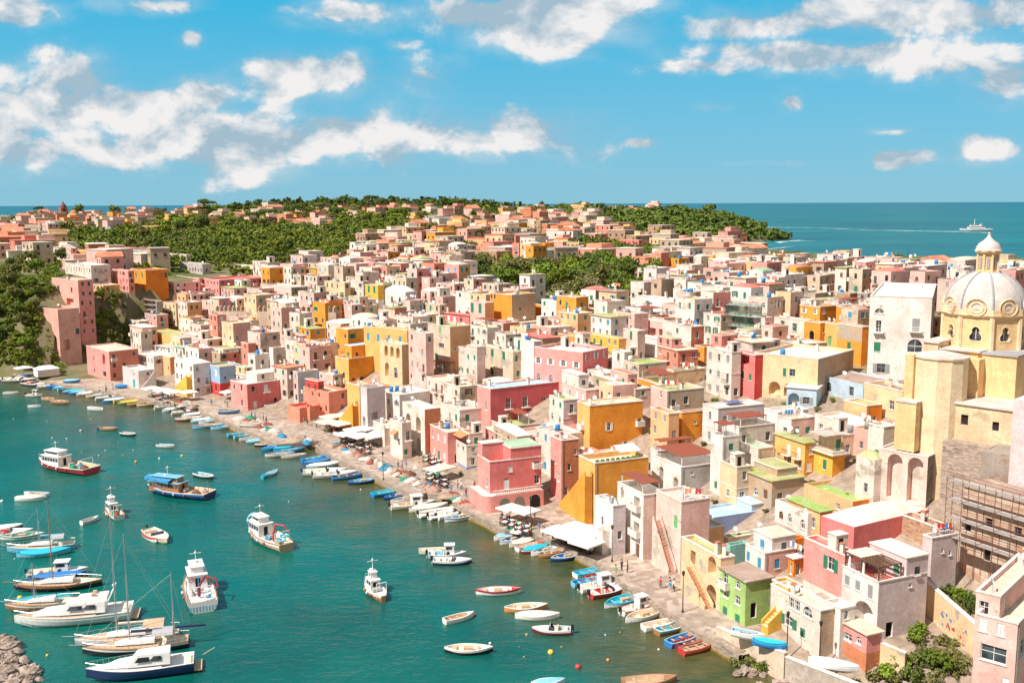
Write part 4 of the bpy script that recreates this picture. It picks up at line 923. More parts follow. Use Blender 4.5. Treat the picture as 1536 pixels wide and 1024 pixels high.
H(130,166,208,527,572,'pink','beigeroof','two tone pink house with arched loggia on stone base','the pink loggia house',cB='salmon',wc='n',A=[(2.8,4.8,2.2,3.4,True,'arch',1.6,None),(8.0,5.0,.9,1.6,False,'window','gc',None),(8.0,1.2,.8,1.4,False,'window','nn',None),(2.8,1.0,2.6,1.6,False,'window','yn',None)],parapet=.3,clutter=0)
H(184,209,233,556,584,'white','whiteroof','white house with a bright turquoise door by upturned boats','the turquoise door house',cA='lilac',A=[(2.2,.1,1.8,2.4,False,'door',M_TURQ,None),(2.0,3.9,.7,.6,False,'window','nn',None)],clutter=0,parapet=.6,B=[],
  fn=lambda r_, h: stair(r_, (.4,-1.3,0), (h['d']*.9,-1.3,h['h']*.8), 1.1, (0,1,0), wall('white'), wall('rose'), 10))
H(206,232,262,534,566,'white','whiteroof',None,None,clutter=1,wc='y',arch=True)
H(222,264,293,504,534,'yellow','mossroof','pale yellow house on a stone ledge with green fringed roof','the ledge yellow house',cB='lemon',wc='w',A=[(3,1.8,1,1.6,False,'window','wn',None),(9,1.6,1.2,1.8,False,'window','wn',None)],clutter=2,parapet=.2,trim=False)
H(244,256,268,536,562,'peach','beigeroof','narrow peach house with rounded vault roof over white steps',None,vault=.9,A=[(1.5,1.5,.7,1,False,'window','nn',None)],B=[])
H(262,292,318,546,596,'white','whiteroof','long white vaulted house with grey arches and yellow outside stair','the yellow stair vault house',vault=.7,arch=True,wc='y',
  fn=lambda r_, h: stair(r_, (-1.4,h['w']*.9,0), (-1.4,h['w']*.1,h['h']*.6), 1.2, (1,0,0), wall('lemon'), wall('amber'), 12))
H(333,352,376,485,546,'cream','beigeroof','peach cream tall house with arched upper window','the peach cream tall house',cB='palepink',wc='y',arch=True,clutter=0)
H(314,328,340,472,530,'salmon','whiteroof','slim salmon tower house under the pink roof terrace','the slim salmon tower',cB='pink',wc='w',clutter=0)
H(326,344,386,482,508,'palepink','whiteroof','pale pink house with a wide brilliant white roof','the wide white roof house',clutter=0,parapet=.2,wc='n')
H(372,392,420,500,552,'blush','tileroof','white and pink house with pink roof edge beneath the crenellated wall',None,wc='y',arch=True,clutter=1)
H(404,411,428,522,560,'white','whiteroof','white house with one big shaded arch','the big white arch house',B=[(1.9,1.2,2.0,4.2,True,'arch',2,None)],A=[],clutter=0)
H(372,384,404,532,572,'white','whiteroof',None,None,wc='n',clutter=1)
H(362,374,384,515,560,'salmon','redroof',None,None,wc='w',clutter=0)
H(57,92,120,464,548,'rosa','redroof','lower pink cliff tower with tall arched niche at the waterside','the pink cliff tower',cA='rosa',wc='n',ang=40,
  A=[(3.5,1.0,3.2,9.0,True,'arch',1.5,None),(8.5,.1,2.6,2.4,False,'arch',1,None),(9,5,1.4,1.4,False,'window','nn',None),(9.2,11.5,1.2,1.6,False,'window','nn',None)],B=[(3,5.0,2.2,3.5,False,'arch',1,None),(8,10,1.6,2,False,'window','nn',None)],clutter=1,parapet=.8,basez=1.5)
H(79,122,141,420,505,'rosa','beigeroof','upper pink tower block with small dark windows on left cliff','the upper pink tower',cB='pink',wc='n',ang=40,A=[(3,15,1.2,1.8,False,'window','nn',None),(9.0,15.2,1.6,1.8,False,'window','nn',None),(4,10.5,5,2.4,False,'arch',1.2,None)],clutter=1,parapet=.6,baseD=341)
# behind: upper left row
H(240,282,324,438,470,'palepink','redroof','cream and pink palazzo with rounded terrace and green shutters','the pink terrace palazzo',wc='l',A=[(2.4,2.2,1.0,1.8,False,'window','lc',None),(6.0,2.2,1.0,1.8,False,'window','lc',None),(10,2.2,1.0,1.8,False,'window','lc',None),(13,2.2,1.0,1.8,False,'window','lc',None)],clutter=2)
H(196,220,252,405,442,'orange','tileroof','bright orange house with green arched windows by the street','the bright orange street house',cA='amber',wc='g',A=[(2,6,1.2,2.4,True,'window','gc',None),(5.4,6,1.2,2.4,True,'window','gc',None),(2,1.4,1.2,2.4,False,'window','nn',None),(5.4,1.4,1.2,2.4,False,'window','nn',None)],B=[(8,6,1,1.8,False,'window','nn',None)],clutter=0)
H(169,194,199,406,440,'salmon','redroof','salmon pink house attached left of the bright orange one',None,wc='n',clutter=0,cA='pink')
H(98,138,166,398,428,'offwhite','whiteroof','white apartment house with grey balconies above the pink tower','the white apartment house',wc='y',dens=1,clutter=2)
H(140,156,180,428,452,'yellow','whiteroof','small yellow house with white roof behind upper pink tower','the small yellow street house',wc='n',clutter=0,cA='peach')
H(223,262,300,424,444,'palepink','beigeroof','pale pink wall house beside parked cars on the upper street',None,wc='n',clutter=1)
H(300,330,405,420,455,'pink2','redroof','long rose pink house with square bays in the upper row','the long upper rose house',wc='n',cA='pink',clutter=2)
H(265,300,345,417,440,'pink','whiteroof','pink block with open white pergola on its flat roof',None,wc='n',clutter=2)
H(95,143,162,378,402,'amber','brownroof','yellow ochre house with red awnings in the upper left',"the red awning ochre house",wc='n',clutter=1,cB='orange')
H(165,226,232,374,398,'grey','redroof','long grey house with dark red awning roof and blue doorway','the dark red awning house',wc='b',clutter=0,parapet=0)
H(0,108,112,372,402,'blush','redroof','very long pale pink school like building with a row of windows','the long pink school building',wc='n',ang=62,wmax=70,dens=1,clutter=1,cB='pink')
H(41,50,73,356,384,'palepink','beigeroof','square pink tower room above the long pink school building',"the square pink tower room",A=[],B=[],clutter=0,ang=62,baseD=None)
# upper right quarter
H(1304,1392,1413,446,568,'white','whiteroof','tall white palazzo with fan window, brown stone side','the tall white palazzo',cB='brick',wc='g',ang=24,
  A=[(2.6,4.2,2.6,3.2,True,'window','gn','solid'),(2.6,8.9,1.3,2.4,False,'window','yc','white'),(9.2,12,1.7,1.0,True,'window','nn',None),(9.2,8.4,1.0,2.3,False,'window','nn','white'),(9.3,4.7,1.2,1.8,False,'window','gc',None),(8.4,.6,1.5,1.8,False,'window','yo',None)],B=[],clutter=1,parapet=.3)
H(1131,1225,1280,538,602,'cream','whiteroof','broad cream yellow house with white roof terrace and ground floor arches','the broad cream house',cB='tan',wc='g',ang=42,
  A=[(2.4,.2,2.4,2.4,True,'arch',1.5,None),(5.6,.2,2.4,2.6,True,'arch',1.5,None),(8.8,.2,2.4,2.6,True,'arch',1.5,None),(12.6,5,.9,1.9,False,'window','gc',None),(5.2,4.2,1.2,1.4,False,'window','yn',None),(6.8,4.0,.7,1.6,False,'window','gc',None)],B=[],clutter=1,parapet=.6)
H(1180,1224,1232,584,612,'skyblue','whiteroof','sky blue arched wing below the broad cream house','the sky blue arched wing',wc='y',ang=28,A=[(2.2,.6,1.3,1.3,False,'window','yo',None),(5.0,.1,2.4,2.4,True,'arch',1.4,None)],clutter=0,parapet=0)
H(1224,1294,1350,577,606,'skyblue','brownroof','long pale blue house with arched grey windows','the long pale blue house',cB='cream',wc='y',A=[(3.0,1.0,1.2,1.7,False,'window','yn',None),(9.0,.8,1.4,1.8,True,'window','yn',None)],B=[(4,1.6,1.2,1.4,False,'window','nn',None)],clutter=1,parapet=.2,trim=False)
H(1296,1352,1385,586,632,'cream','brownroof',None,None,wc='n',A=[(2.4,1.6,1.2,1.6,False,'window','nn',None)],clutter=1)
H(1158,1206,1210,480,522,'offwhite','mossroof','grey white house with two green shuttered windows, overgrown roof','the overgrown roof house',wc='g',A=[(3,3.4,1.4,1.8,False,'window','gh',None),(6.6,3.6,1.2,1.8,False,'window','gh',None)],clutter=2)
H(1206,1229,1232,484,528,'ochre','whiteroof','golden house front with a dark arched doorway','the golden arched door house',A=[(2.4,1.4,1.4,3.0,True,'door',M_DARK,None)],clutter=0)
H(1228,1257,1262,486,530,'yellow','whiteroof','pale yellow house front with bright green door','the bright green door house',A=[(2.4,1.4,1.0,2.0,False,'door',M_LGREEN,None)],clutter=1)
H(1256,1291,1302,490,550,'amber','whiteroof','ochre stone house with green shutter and white ledge','the ochre stone house',cA='tan',c2='amber',split=.62,wc='g',A=[(3.4,3.0,1.0,1.6,False,'window','gc',None)],B=[],clutter=0)
H(1195,1222,1252,440,468,'stone','greyroof','square brown stone block with plastered corners','the brown stone block',A=[],B=[],clutter=1)
H(1250,1274,1286,440,468,'brick','greyroof','reddish bare stone block right of the square one',None,A=[],B=[],clutter=1)
H(1286,1300,1312,440,470,'greystone','whiteroof',None,None,wc='g',clutter=1)
H(1096,1131,1138,532,600,'red','whiteroof','bright red house with green shutters and open loggia','the bright red house',wc='g',cA='pink2',cB='red',
  A=[(1.4,4.6,.9,1.6,False,'window','gc',None),(3.8,4.6,1.1,1.8,False,'window','gc',None),(6.2,4.6,.9,1.5,False,'window','gc',None),(3.8,8.2,4.0,2.4,False,'arch',1.8,None)],B=[],clutter=0)
H(1060,1096,1100,528,602,'offwhite','whiteroof','white pinkish house with tall grey windows beside bright red one',None,wc='y',dens=.9,clutter=1)
H(1055,1080,1120,472,526,'offwhite','redroof','beige white corner house with red roof deck and green shutter','the red roof deck house',wc='g',clutter=2,cB='beige')
H(1018,1036,1056,490,540,'salmon','greyroof',None,None,wc='y',clutter=2,cA='offwhite')
H(1042,1056,1080,520,545,'amber','mossroof','little orange yellow attic house with mossy reed roof',None,clutter=0,wc='n')
H(955,1010,1018,448,485,'white','whiteroof','large white house with green shutters above pink loggia','the large white house',wc='g',A=[(2.2,3.0,1.2,2.0,False,'window','gc',None),(5.8,3.0,1.4,2.2,False,'window','gc',None)],clutter=1,parapet=.2)
H(948,1000,1016,484,520,'palepink','whiteroof','pink recessed loggia terrace under the large white house',None,A=row(10,3,.6,2.2,3.4,1.5,False,'arch'),clutter=0)
H(935,956,966,496,545,'blush','whiteroof','narrow grey cream house with a single green door and tall wall','the single green door house',wc='g',A=[(2.4,6,.9,2.2,False,'window','gc',None)],clutter=0)
H(956,1010,1014,512,542,'white','whiteroof',None,None,clutter=0,A=[],wc='g')
H(918,936,942,528,570,'white','mossroof','white narrow house with dark door and a mossy top','the narrow mossy top house',wc='n',clutter=0)
H(878,928,936,508,545,'yellow','greyroof','yellow walled house with green doors behind the large pink palazzo','the yellow green door house',wc='g',cA='lemon',clutter=1)
H(836,868,884,505,535,'amber','greyroof',None,None,wc='g',clutter=2)
H(976,1000,1056,586,646,'palepink','mossroof','old house with a pale pink front, brown peeling side','the peeling brown side house',cB='tan',wc='y',A=[(2.2,6.4,.8,1.5,True,'window','wn',None)],clutter=2,parapet=.3)
H(935,958,1000,546,582,'beige','grassroof','beige house with pale green terrace roof','the pale green roof house',wc='y',clutter=1,parapet=.2)
H(1000,1010,1058,556,590,'cream','greenroof',None,None,wc='y',clutter=3)
H(976,1002,1012,620,690,'peach','tileroof',None,None,wc='y',clutter=0)
H(1016,1022,1060,618,672,'ochre','beigeroof','ochre orange wall house with brick top in a shaded gap',None,cB='ochre',A=[],B=[],clutter=0)
H(880,905,928,560,596,'offwhite','whiteroof',None,None,wc='y',clutter=2)
H(750,775,835,485,508,'blush','beigeroof','pinkish long terrace house with round windows',None,wc='n',arch=True,clutter=2)

H(1084,1092,1160,806,826,'beige','grassroof',None,None,A=[],B=[],parapet=.2,clutter=2)
# ------------------------------------------------------------ church, walls, scaffolding
def frame_of(ang):
    a = math.radians(ang); return Vector((-math.cos(a), math.sin(a), 0)), Vector((math.sin(a), math.cos(a), 0))
def cbox(root, uL, uK, uR, vT, vB, D, m, ang=45, name='wall', holesA=(), holesB=(), roof=None, over=.25, zb=-4, wmax=30):
    """a box part (in world space, parented to root) placed like a house"""
    K = PD(uK, vB, D); Ad, Bd = frame_of(ang); h = (vB-vT)/F*D
    for _ in range(4): h += (proj(K+Vector((0,0,h)))[1]-vT)/F*D
    def solve(dr, ut):
        lo, hi = .2, wmax; top = K+Vector((0,0,h*.7)); s = 1 if proj(top+dr)[0] > proj(top)[0] else -1
        for _ in range(24):
            mid = (lo+hi)/2
            if (proj(top+dr*mid)[0]-ut)*s < 0: lo = mid
            else: hi = mid
        return (lo+hi)/2
    w = solve(Ad, uL); d = solve(Bd, uR); mb = MB(); O = K - root.location
    rz = math.pi/2 - math.radians(ang)
    facade(mb, (0,0,0), (0,1,0), (1,0,0), w, zb, h, [(x,z,a,b,c,e,f) for (x,z,a,b,c,e,f) in holesA], m)
    facade(mb, (0,0,0), (1,0,0), (0,1,0), d, zb, h, list(holesB), m)
    mb.quad((d,0,zb),(d,w,zb),(d,w,h),(d,0,h),m); mb.quad((0,w,zb),(d,w,zb),(d,w,h),(0,w,h),m); mb.quad((0,0,h),(d,0,h),(d,w,h),(0,w,h),m)
    ob = mb.build(name, root, O, rz)
    if roof:
        r2 = MB(); r2.box(-over,-over,h+.003,d+over,w+over,h+.25,roof); r2.build('roof', root, O, rz)
    return ob, K, w, d, h
CH = plaster('church_plaster', (.90,.61,.31), .4, (.78,.54,.32)); CHT = plaster('church_trim', (.88,.66,.42), .2)
DOMEM = plaster('dome_plaster', (.66,.61,.57), .3, (.58,.50,.44), .7); LEADM = plaster('lead_grey', (.42,.42,.44), .2, (.4,.36,.33), .7)
cen = PD(1475, 500, 150)
church = empty('church', (cen.x, cen.y, 14), 0, 'cream yellow church crowned by a large pale ribbed dome and lantern', 'church')
LANDMARKS.append(('the domed church', 1460, 480)); 
def zv(v, D): return CAMZ-(v-304.6)/F*D
def zl(v, D=150): return zv(v, D)-14
R8 = 5.75
zc = zl(473); zd0 = zl(461); zb_ = zl(528)
# octagonal drum with trefoil windows
mb = MB(); NF = 8; off = math.radians(22.5+8)
def oct_pts(r): return [(r*math.cos(off+i*math.pi/4), r*math.sin(off+i*math.pi/4)) for i in range(8)]
op = oct_pts(R8)
drum_w = []
for i in range(8):
    a = Vector((op[i][0], op[i][1], 0)); b2 = Vector((op[(i+1)%8][0], op[(i+1)%8][1], 0)); ex = (b2-a).normalized(); n = Vector((-(a+b2).x, -(a+b2).y, 0)).normalized(); L = (b2-a).length
    x = L/2; zc0 = zl(497)
    tre = []
    for (cx, cz, r, t0, t1) in ((.38,-.55,.48,-2.0,.75),(0,.45,.55,-.55,3.69),(-.38,-.55,.48,2.39,5.14)):
        for k in range(7): t_ = t0+(t1-t0)*k/6; tre.append((x+cx+r*math.cos(t_), zc0+cz+r*1.1*math.sin(t_)))
    lps = [[(0,zb_),(L,zb_),(L,zc),(0,zc)], tre]; flat = [q for lp in lps for q in lp]
    tr = tessellate_polygon([[Vector((q[0],q[1],0)) for q in lp] for lp in lps]); W = lambda q, y=0: a+ex*q[0]+Vector((0,0,q[1]))+n*y
    mb.add([W(q) for q in flat], [tuple(t_) for t_ in tr], CH)
    k = len(tre); mb.add([W(q) for q in tre]+[W(q,.5) for q in tre], [(j,(j+1)%k,(j+1)%k+k,j+k) for j in range(k)], CHT)
    g = MB(); g.add([W(q,.45) for q in tre], [tuple(range(k))], glassm()); 
    c2 = [(x+(q[0]-x)*1.22, zc0+(q[1]-zc0)*1.16) for q in tre]
    g2 = MB(); g2.add([W(q,-.05) for q in c2]+[W(q,-.05) for q in tre]+[W(q,.01) for q in c2], [(j,(j+1)%k,(j+1)%k+k,j+k) for j in range(k)]+[(j,(j+1)%k,(j+1)%k+2*k,j+2*k) for j in range(k)], CHT)
    g2.box(-.04,0,0,.04,.05,1.6,M_WOODW, Matrix.Translation(W((x,zc0-.8),.35)) @ ex.to_track_quat('X','Z').to_matrix().to_4x4())
    fo = g2.build('window', church); link('pane', g.mesh('pane'), fo)
    # corner pilaster
    mb.tube((op[i][0]*1.0, op[i][1]*1.0, zb_), (op[i][0], op[i][1], zc), .38, CHT, n=6)
    # oculus over each side
    oc = MB(); cx_, cy_ = (a+b2)/2*1.0, 0; M0 = W((x, zl(458)), -.28)
    ring = []; nn = 14
    for rr, yy in ((.0,0),(.62,0),(.62,-.14),(.95,-.14),(.95,.8),(1.1,.8),(1.1,-.02),(1.28,-.22),(1.28,1.2)):
        for j in range(nn): t_ = 2*math.pi*j/nn; ring.append(M0+ex*(rr*math.cos(t_)*1.1)+Vector((0,0,rr*math.sin(t_)))+n*yy)
    oc.add(ring, [(q*nn+j, q*nn+(j+1)%nn, (q+1)*nn+(j+1)%nn, (q+1)*nn+j) for q in range(8) for j in range(nn)], CHT, False)
    oc.add(ring[nn:2*nn], [tuple(range(nn))], DOMEM); oc.build('oculus', church)
mb.build('drum', church)
mb = MB()
for (r0, z0, r1, z1) in ((R8+.2, zc, R8+.55, zc+.35), (R8+.35, zc+.35, R8+.3, zd0), (R8+.45, zb_-.5, R8+.15, zb_)):
    p0 = [(x*r0/R8, y*r0/R8, z0) for x, y in op]; p1 = [(x*r1/R8, y*r1/R8, z1) for x, y in op]
    mb.add(p0+p1, [(i,(i+1)%8,(i+1)%8+8,i+8) for i in range(8)]+[tuple(range(8)), tuple(range(8,16))], CHT)
mb.build('cornice', church)
zt = zl(407); hd = zt-zd0
mb = MB(); mb.lathe([(R8*math.cos(t_)*.985, zd0+hd*math.sin(t_)) for t_ in np.linspace(0, math.pi/2*.93, 14)], DOMEM, 48)
ob = mb.build('dome', church)
for i in range(8):
    t8 = off+i*math.pi/4; rb = MB(); pts = [(R8*math.cos(t_)*.985+.05, zd0+hd*math.sin(t_)+.05) for t_ in np.linspace(0, math.pi/2*.9, 12)]
    for q, r_ in zip(pts, pts[1:]):
        rb.tube((q[0]*math.cos(t8), q[0]*math.sin(t8), q[1]), (r_[0]*math.cos(t8), r_[0]*math.sin(t8), r_[1]), .15, LEADM, n=5, caps=False)
    link('rib', rb.mesh('rib'), ob)
lt = MB(); z0 = zt-.4; z1 = zl(379)
lt.lathe([(1.75,z0),(1.75,z0+.35),(1.4,z0+.4),(1.4,z1-.3),(1.75,z1-.2),(1.95,z1),(1.95,z1+.2)], CH, 8, smooth=False)
lw_ = lt.build('lantern', church)
for i in range(8):
    t8 = i*math.pi/4+math.pi/8; q = MB(); c = (1.36*math.cos(t8), 1.36*math.sin(t8)); M = Matrix.Translation((c[0],c[1],z0+.8)) @ Matrix.Rotation(t8, 4, 'Z')
    q.box(-.03,-.2,0,.06,.2,1.6,LEADM,M); link('slit_window', q.mesh('slit_window'), lw_)
    p_ = MB(); t9 = i*math.pi/4; p_.tube((1.5*math.cos(t9),1.5*math.sin(t9),z0+.35),(1.5*math.cos(t9),1.5*math.sin(t9),z1-.2),.17,CHT); link('pilaster', p_.mesh('pilaster'), lw_)
lc = MB(); hc = zl(351)-z1
lc.lathe([(1.95,z1+.2),(1.75,z1+.35),(1.72,z1+.7),(1.35,z1+1.3),(.7,z1+1.75),(.3,z1+2.2),(.16,z1+2.6),(.05,z1+hc-.1)], DOMEM, 16)
lc.ball((0,0,z1+2.75), .22, DOMEM); lc.tube((0,0,z1+hc-.6),(0,0,z1+hc+.5),.04,M_METAL); lc.tube((-.25,0,z1+hc+.2),(.25,0,z1+hc+.2),.035,M_METAL)
lc.build('lantern_cap', church)
# body
cbox(church, 1386, 1457, 1640, 529, 700, 143, CH, 45, 'nave_wall', roof=DOMEM, over=.4, zb=-6, wmax=22)
cbox(church, 1440, 1458, 1490, 540, 720, 141, CH, 45, 'buttress', wmax=3, zb=-6)
cbox(church, 1385, 1405, 1436, 515, 560, 146.5, CHT, 45, 'upper_wall', roof=DOMEM, wmax=8)
cbox(church, 1460, 1520, 1640, 536, 620, 139.5, CH, 45, 'sacristy_wall', roof=LEADM, wmax=20, holesB=())
ap = PD(1408, 600, 142); mb = MB(); rA = 3.7
mb.lathe([(rA, -4), (rA, zl(540,141)), (rA+.2, zl(539,141)), (rA+.2, zl(537,141)), (.1, zl(537,141)+.7)], plaster('apse_plaster', (.92,.72,.48), .35, (.80,.60,.40)), 12, smooth=False)
mb.lathe([(rA+.22, zl(537,141)+.02), (.05, zl(537,141)+.8)], DOMEM, 12, smooth=False)
mb.build('apse', church, (ap.x-cen.x, ap.y-cen.y, 0))
cbox(church, 1343, 1371, 1392, 606, 672, 139, CH, 45, 'chapel_wall', roof=DOMEM, zb=-.6, over=.12)
cbox(church, 1357, 1367, 1374, 532, 612, 141.5, CH, 45, 'buttress', wmax=2)
cbox(church, 1413, 1519, 1560, 617, 672, 133, plaster('church_annex', (.82,.62,.40), .55, (.6,.46,.3)), 45, 'annex_wall', roof=DOMEM, over=.3, zb=-1,
     holesA=[(2.4,2.0,.9,1.3,False,.35,M_DARK),(6.6,2.2,1.0,1.5,False,.35,M_DARK),(8.4,.6,.4,.7,False,.3,M_DARK)], wmax=22)
rw = empty('retaining_wall', PD(1540, 800, 127), 0, 'high brown grey stone retaining wall below the domed church', 'wall'); LANDMARKS.append(('the church retaining wall', 1470, 700))
cbox(rw, 1412, 1476, 1490, 672, 805, 131, stone('rough_retaining', (.38,.29,.23)), 45, 'stone_face', zb=-6, wmax=20)
cbox(rw, 1470, 1545, 1600, 690, 830, 125, plaster('grey_render', (.40,.34,.29), .5, (.36,.24,.17)), 45, 'rendered_face', zb=-6, wmax=20)
cl = empty('wall_pier', PD(1530, 660, 124.5), 0, 'pale blue white plastered pier against church annex at right edge', 'pier')
cbox(cl, 1519, 1541, 1570, 602, 672, 124.5, wall('lilac'), 45, 'pier_wall', wmax=8, zb=-6)
H(1318,1388,1412,684,762,'blush','greyroof','tall ruined cream arcade with two high arches under church wall','the tall ruined arches',name='arcade',cat='arcade',cB='greystone',
  A=[(1.7,.5,2.2,6.6,True,'arch',1.3,None),(4.7,.5,2.2,6.6,True,'arch',1.3,None)],B=[],clutter=0,ang=45,parapet=.2)
def wall_between(p, q, h, th, m, name, label, cat='wall', merlons=0, parts=True, z0=None, buttress=0, cap=True, group=None):
    p = Vector(p); q = Vector(q); L = (q.xy-p.xy).length; rz = math.atan2(q.y-p.y, q.x-p.x); dzz = q.z-p.z
    root = empty(name, p, rz, label, cat, group); a = MB()
    def zz(x): return dzz*x/L
    vs = [(0,0,-4),(L,0,dzz-4),(L,th,dzz-4),(0,th,-4),(0,0,h),(L,0,dzz+h),(L,th,dzz+h),(0,th,h)]
    a.add(vs, [(0,3,2,1),(4,5,6,7),(0,1,5,4),(1,2,6,5),(2,3,7,6),(3,0,4,7)], m)
    a.build('wall', root)
    if cap:
        c = MB(); c.add([(-.06,-.06,h+.002),(L+.06,-.06,dzz+h+.002),(L+.06,th+.06,dzz+h+.002),(-.06,th+.06,h+.002),(-.06,-.06,h+.14),(L+.06,-.06,dzz+h+.14),(L+.06,th+.06,dzz+h+.14),(-.06,th+.06,h+.14)], [(0,3,2,1),(4,5,6,7),(0,1,5,4),(1,2,6,5),(2,3,7,6),(3,0,4,7)], M_TRIM); c.build('coping', root)
    if merlons:
        n = merlons
        for i in range(n):
            x = L*(i+.5)/n; z = zz(x)+h; b3 = MB(); b3.box(x-.35,.05,z+.0,x+.35,th-.05,z+1.5,m); b3.lathe([(.4,z+1.5),(.28,z+1.85),(0,z+2.0)], m, 8, (x,th/2,0)); b3.build('merlon', root)
    for i in range(buttress):
        x = L*(i+.6)/buttress; b3 = MB(); z = zz(x)
        b3.add([(x,0,h+z),(x+1.4,0,h+z),(x+2.2,-2.6,z-4),(x-.6,-2.6,z-4),(x-.6,.01,z-4),(x+2.2,.01,z-4)], [(0,1,2,3),(0,3,4),(1,5,2)], m); b3.build('buttress', root)
    return root
p, q = PT(322, 500), PT(505, 508)
if p and q:
    LANDMARKS.append(('the battlemented wall', 420, 480))
    wall_between(p, q, (500-466)/F*p.y, 1.2, plaster('old_rampart', (.52,.40,.31), .5, (.40,.29,.21)), 'crenellated_wall', 'long sand coloured retaining wall topped by rows of stubby merlons', merlons=26, buttress=3, cap=False)
p, q = PT(840, 470), PT(968, 500)
if p and q: wall_between(p, q, 4.0, .5, wall('blush'), 'garden_wall', 'long pale pink garden wall along the foot of the citrus orchard')
p, q = PT(800, 480), PT(842, 485)
if p and q: wall_between(p, q, 4.5, .5, wall('ochre'), 'garden_wall', 'ochre yellow garden wall beside the ochre arch palace')
p, q = PT(1385, 915), PT(1460, 985)
if p and q:
    gw = wall_between(p, q, 3.8, .5, wall('cream'), 'garden_wall', 'cream garden wall with painted mural blobs in the playground court')
    rm2 = random.Random(4); L_ = (q.xy-p.xy).length; dz_ = q.z-p.z; mu = MB()
    for i in range(26):
        x = L_*rm2.uniform(.35,.92); z = dz_*x/L_+rm2.uniform(.5,2.2); r2_ = rm2.uniform(.08,.26); c = rm2.choice([M_LGREEN, M_CLOTHR, M_CLOTHB, M_CLOTHO, M_GREEN, plain('mural_pink', (.7,.25,.35))])
        mu.add([(x+r2_*math.cos(k*.785), -.02-.002*i/26, z+r2_*math.sin(k*.785)) for k in range(8)], [tuple(range(8))], c)
    mu.build('mural', gw)
p, q = PT(1310, 990), PT(1356, 1010)
if p and q: wall_between(p, q, 2.4, .4, wall('cream'), 'garden_wall', 'low cream wall with tall slots beside the pink kiosk house')
p, q = PT(108, 398), PT(70, 402)
# scaffolding
def scaffold(p, Ld, L, dp, h, lv, label, net=None, lm=None):
    rz = math.atan2(Ld.y, Ld.x); root = empty('scaffolding', p, rz, label, 'scaffolding'); nb = max(2, int(L/2.2))
    a = MB()
    for i in range(nb+1):
        for y in (0, dp): a.tube((L*i/nb,y,-2),(L*i/nb,y,h+.6),.05,M_RUST2,n=4)
    for j in range(lv):
        z = h*(j+1)/lv
        for y in (0, dp): a.tube((0,y,z+.9),(L,y,z+.9),.035,M_RUST2,n=4)
        for i in range(nb+1): a.tube((L*i/nb,0,z),(L*i/nb,dp,z),.035,M_RUST2,n=4)
    a.build('tube_frame', root)
    for j in range(lv):
        z = h*(j+1)/lv; b3 = MB(); b3.box(-.1,-.1,z+.04,L+.1,dp-.15,z+.13,M_PLANK); b3.box(-.1,-.12,z-.10,L+.1,-.06,z+.16,M_TRIM); b3.build('walkway', root)
    if net:
        nn = MB(); nn.quad((-.1,-.2,-1),(L+.1,-.2,-1),(L+.1,-.2,h+.5),(-.1,-.2,h+.5),net); nn.quad((L+.12,-.2,-1),(L+.12,dp,-1),(L+.12,dp,h+.5),(L+.12,-.2,h+.5),net); nn.build('safety_net', root)
    if lm: LANDMARKS.append((lm, *proj(p+Vector((0,0,h/2)))))
    return root
M_RUST2 = plain('rusty_tube', (.20,.07,.05), .7); M_PLANK = plain('grey_plank', (.36,.31,.28), .9)
netm, t, b = base_mat('green_net', .8, .2); b.inputs['Base Color'].default_value = (.10,.34,.26,1); p_ = geo_pos(t)
t.links.new(rng(t, noise(t, p_, 2.5, 5, .8), .35, .6, .45, .95), b.inputs['Alpha'])
Ad, Bd = frame_of(45)
sp0 = PD(1548, 872, 113)
scaffold(sp0, frame_of(62)[0], 11.5, 1.2, 9.6, 4, 'tall rusty scaffolding with white plank decks at the right edge', lm='the right hand scaffolding')
cw = empty('old_house', PD(1556, 880, 118.5), 0, 'brown unplastered old house front behind the rusty scaffolding', 'house')
cbox(cw, 1444, 1556, 1600, 762, 880, 115, plaster('bare_brown', (.58,.40,.28), .8, (.66,.52,.40)), 62, 'wall', zb=-6, wmax=16, roof=roofm('brownroof'), holesA=[(3,1,1,1.8,False,.3,M_DARK),(7,1,1,1.8,False,.3,M_DARK),(3,5,1,1.6,False,.3,M_DARK),(7,5,1,1.6,False,.3,M_DARK),(10,4,1,1.6,False,.3,M_DARK)])
q = PT(1140, 524)
if q: scaffold(q, Ad, 8.5, 1.4, 9.5, 4, 'scaffolding wrapped in torn green safety net by the red roof deck house', netm, 'the green netted scaffolding')
H(1120,1146,1158,476,526,'offwhite','greyroof',None,None,wc='n',clutter=0)
q = PT(236, 496)
if q: scaffold(q, Ad, 12, 1.5, 11, 6, 'grey scaffolding over a building site above the terraced garden', None, 'the garden scaffolding')
H(196,237,242,452,497,'greystone','greyroof',None,None,wc='n',clutter=0,A=[],B=[])

# ------------------------------------------------------------ quay
def pave(name, c1, c2, sc=1.0):
    if name in MC: return MC[name]
    m, t, b = base_mat(name, .9, .15); p = geo_pos(t)
    v = nd(t, 'ShaderNodeTexVoronoi', distance='CHEBYCHEV'); v.inputs['Scale'].default_value = 1.1*sc; v.inputs['Randomness'].default_value = .55; t.links.new(p, v.inputs['Vector'])
    s2 = nd(t, 'ShaderNodeSeparateColor'); t.links.new(v.outputs['Color'], s2.inputs[0])
    col = mixc(t, s2.outputs[0], c1, c2); col = mixc(t, rng(t, noise(t, p, .15, 6, .7), .35, .65, 0, .5), col, tuple(x*.6 for x in c1))
    col = mixc(t, rng(t, noise(t, p, .9, 6, .75), .58, .7, 0, .35), col, (.62,.52,.44))
    t.links.new(col, b.inputs['Base Color']); bump(t, b, v.outputs['Distance'], .5, .08); MC[name] = m; return m
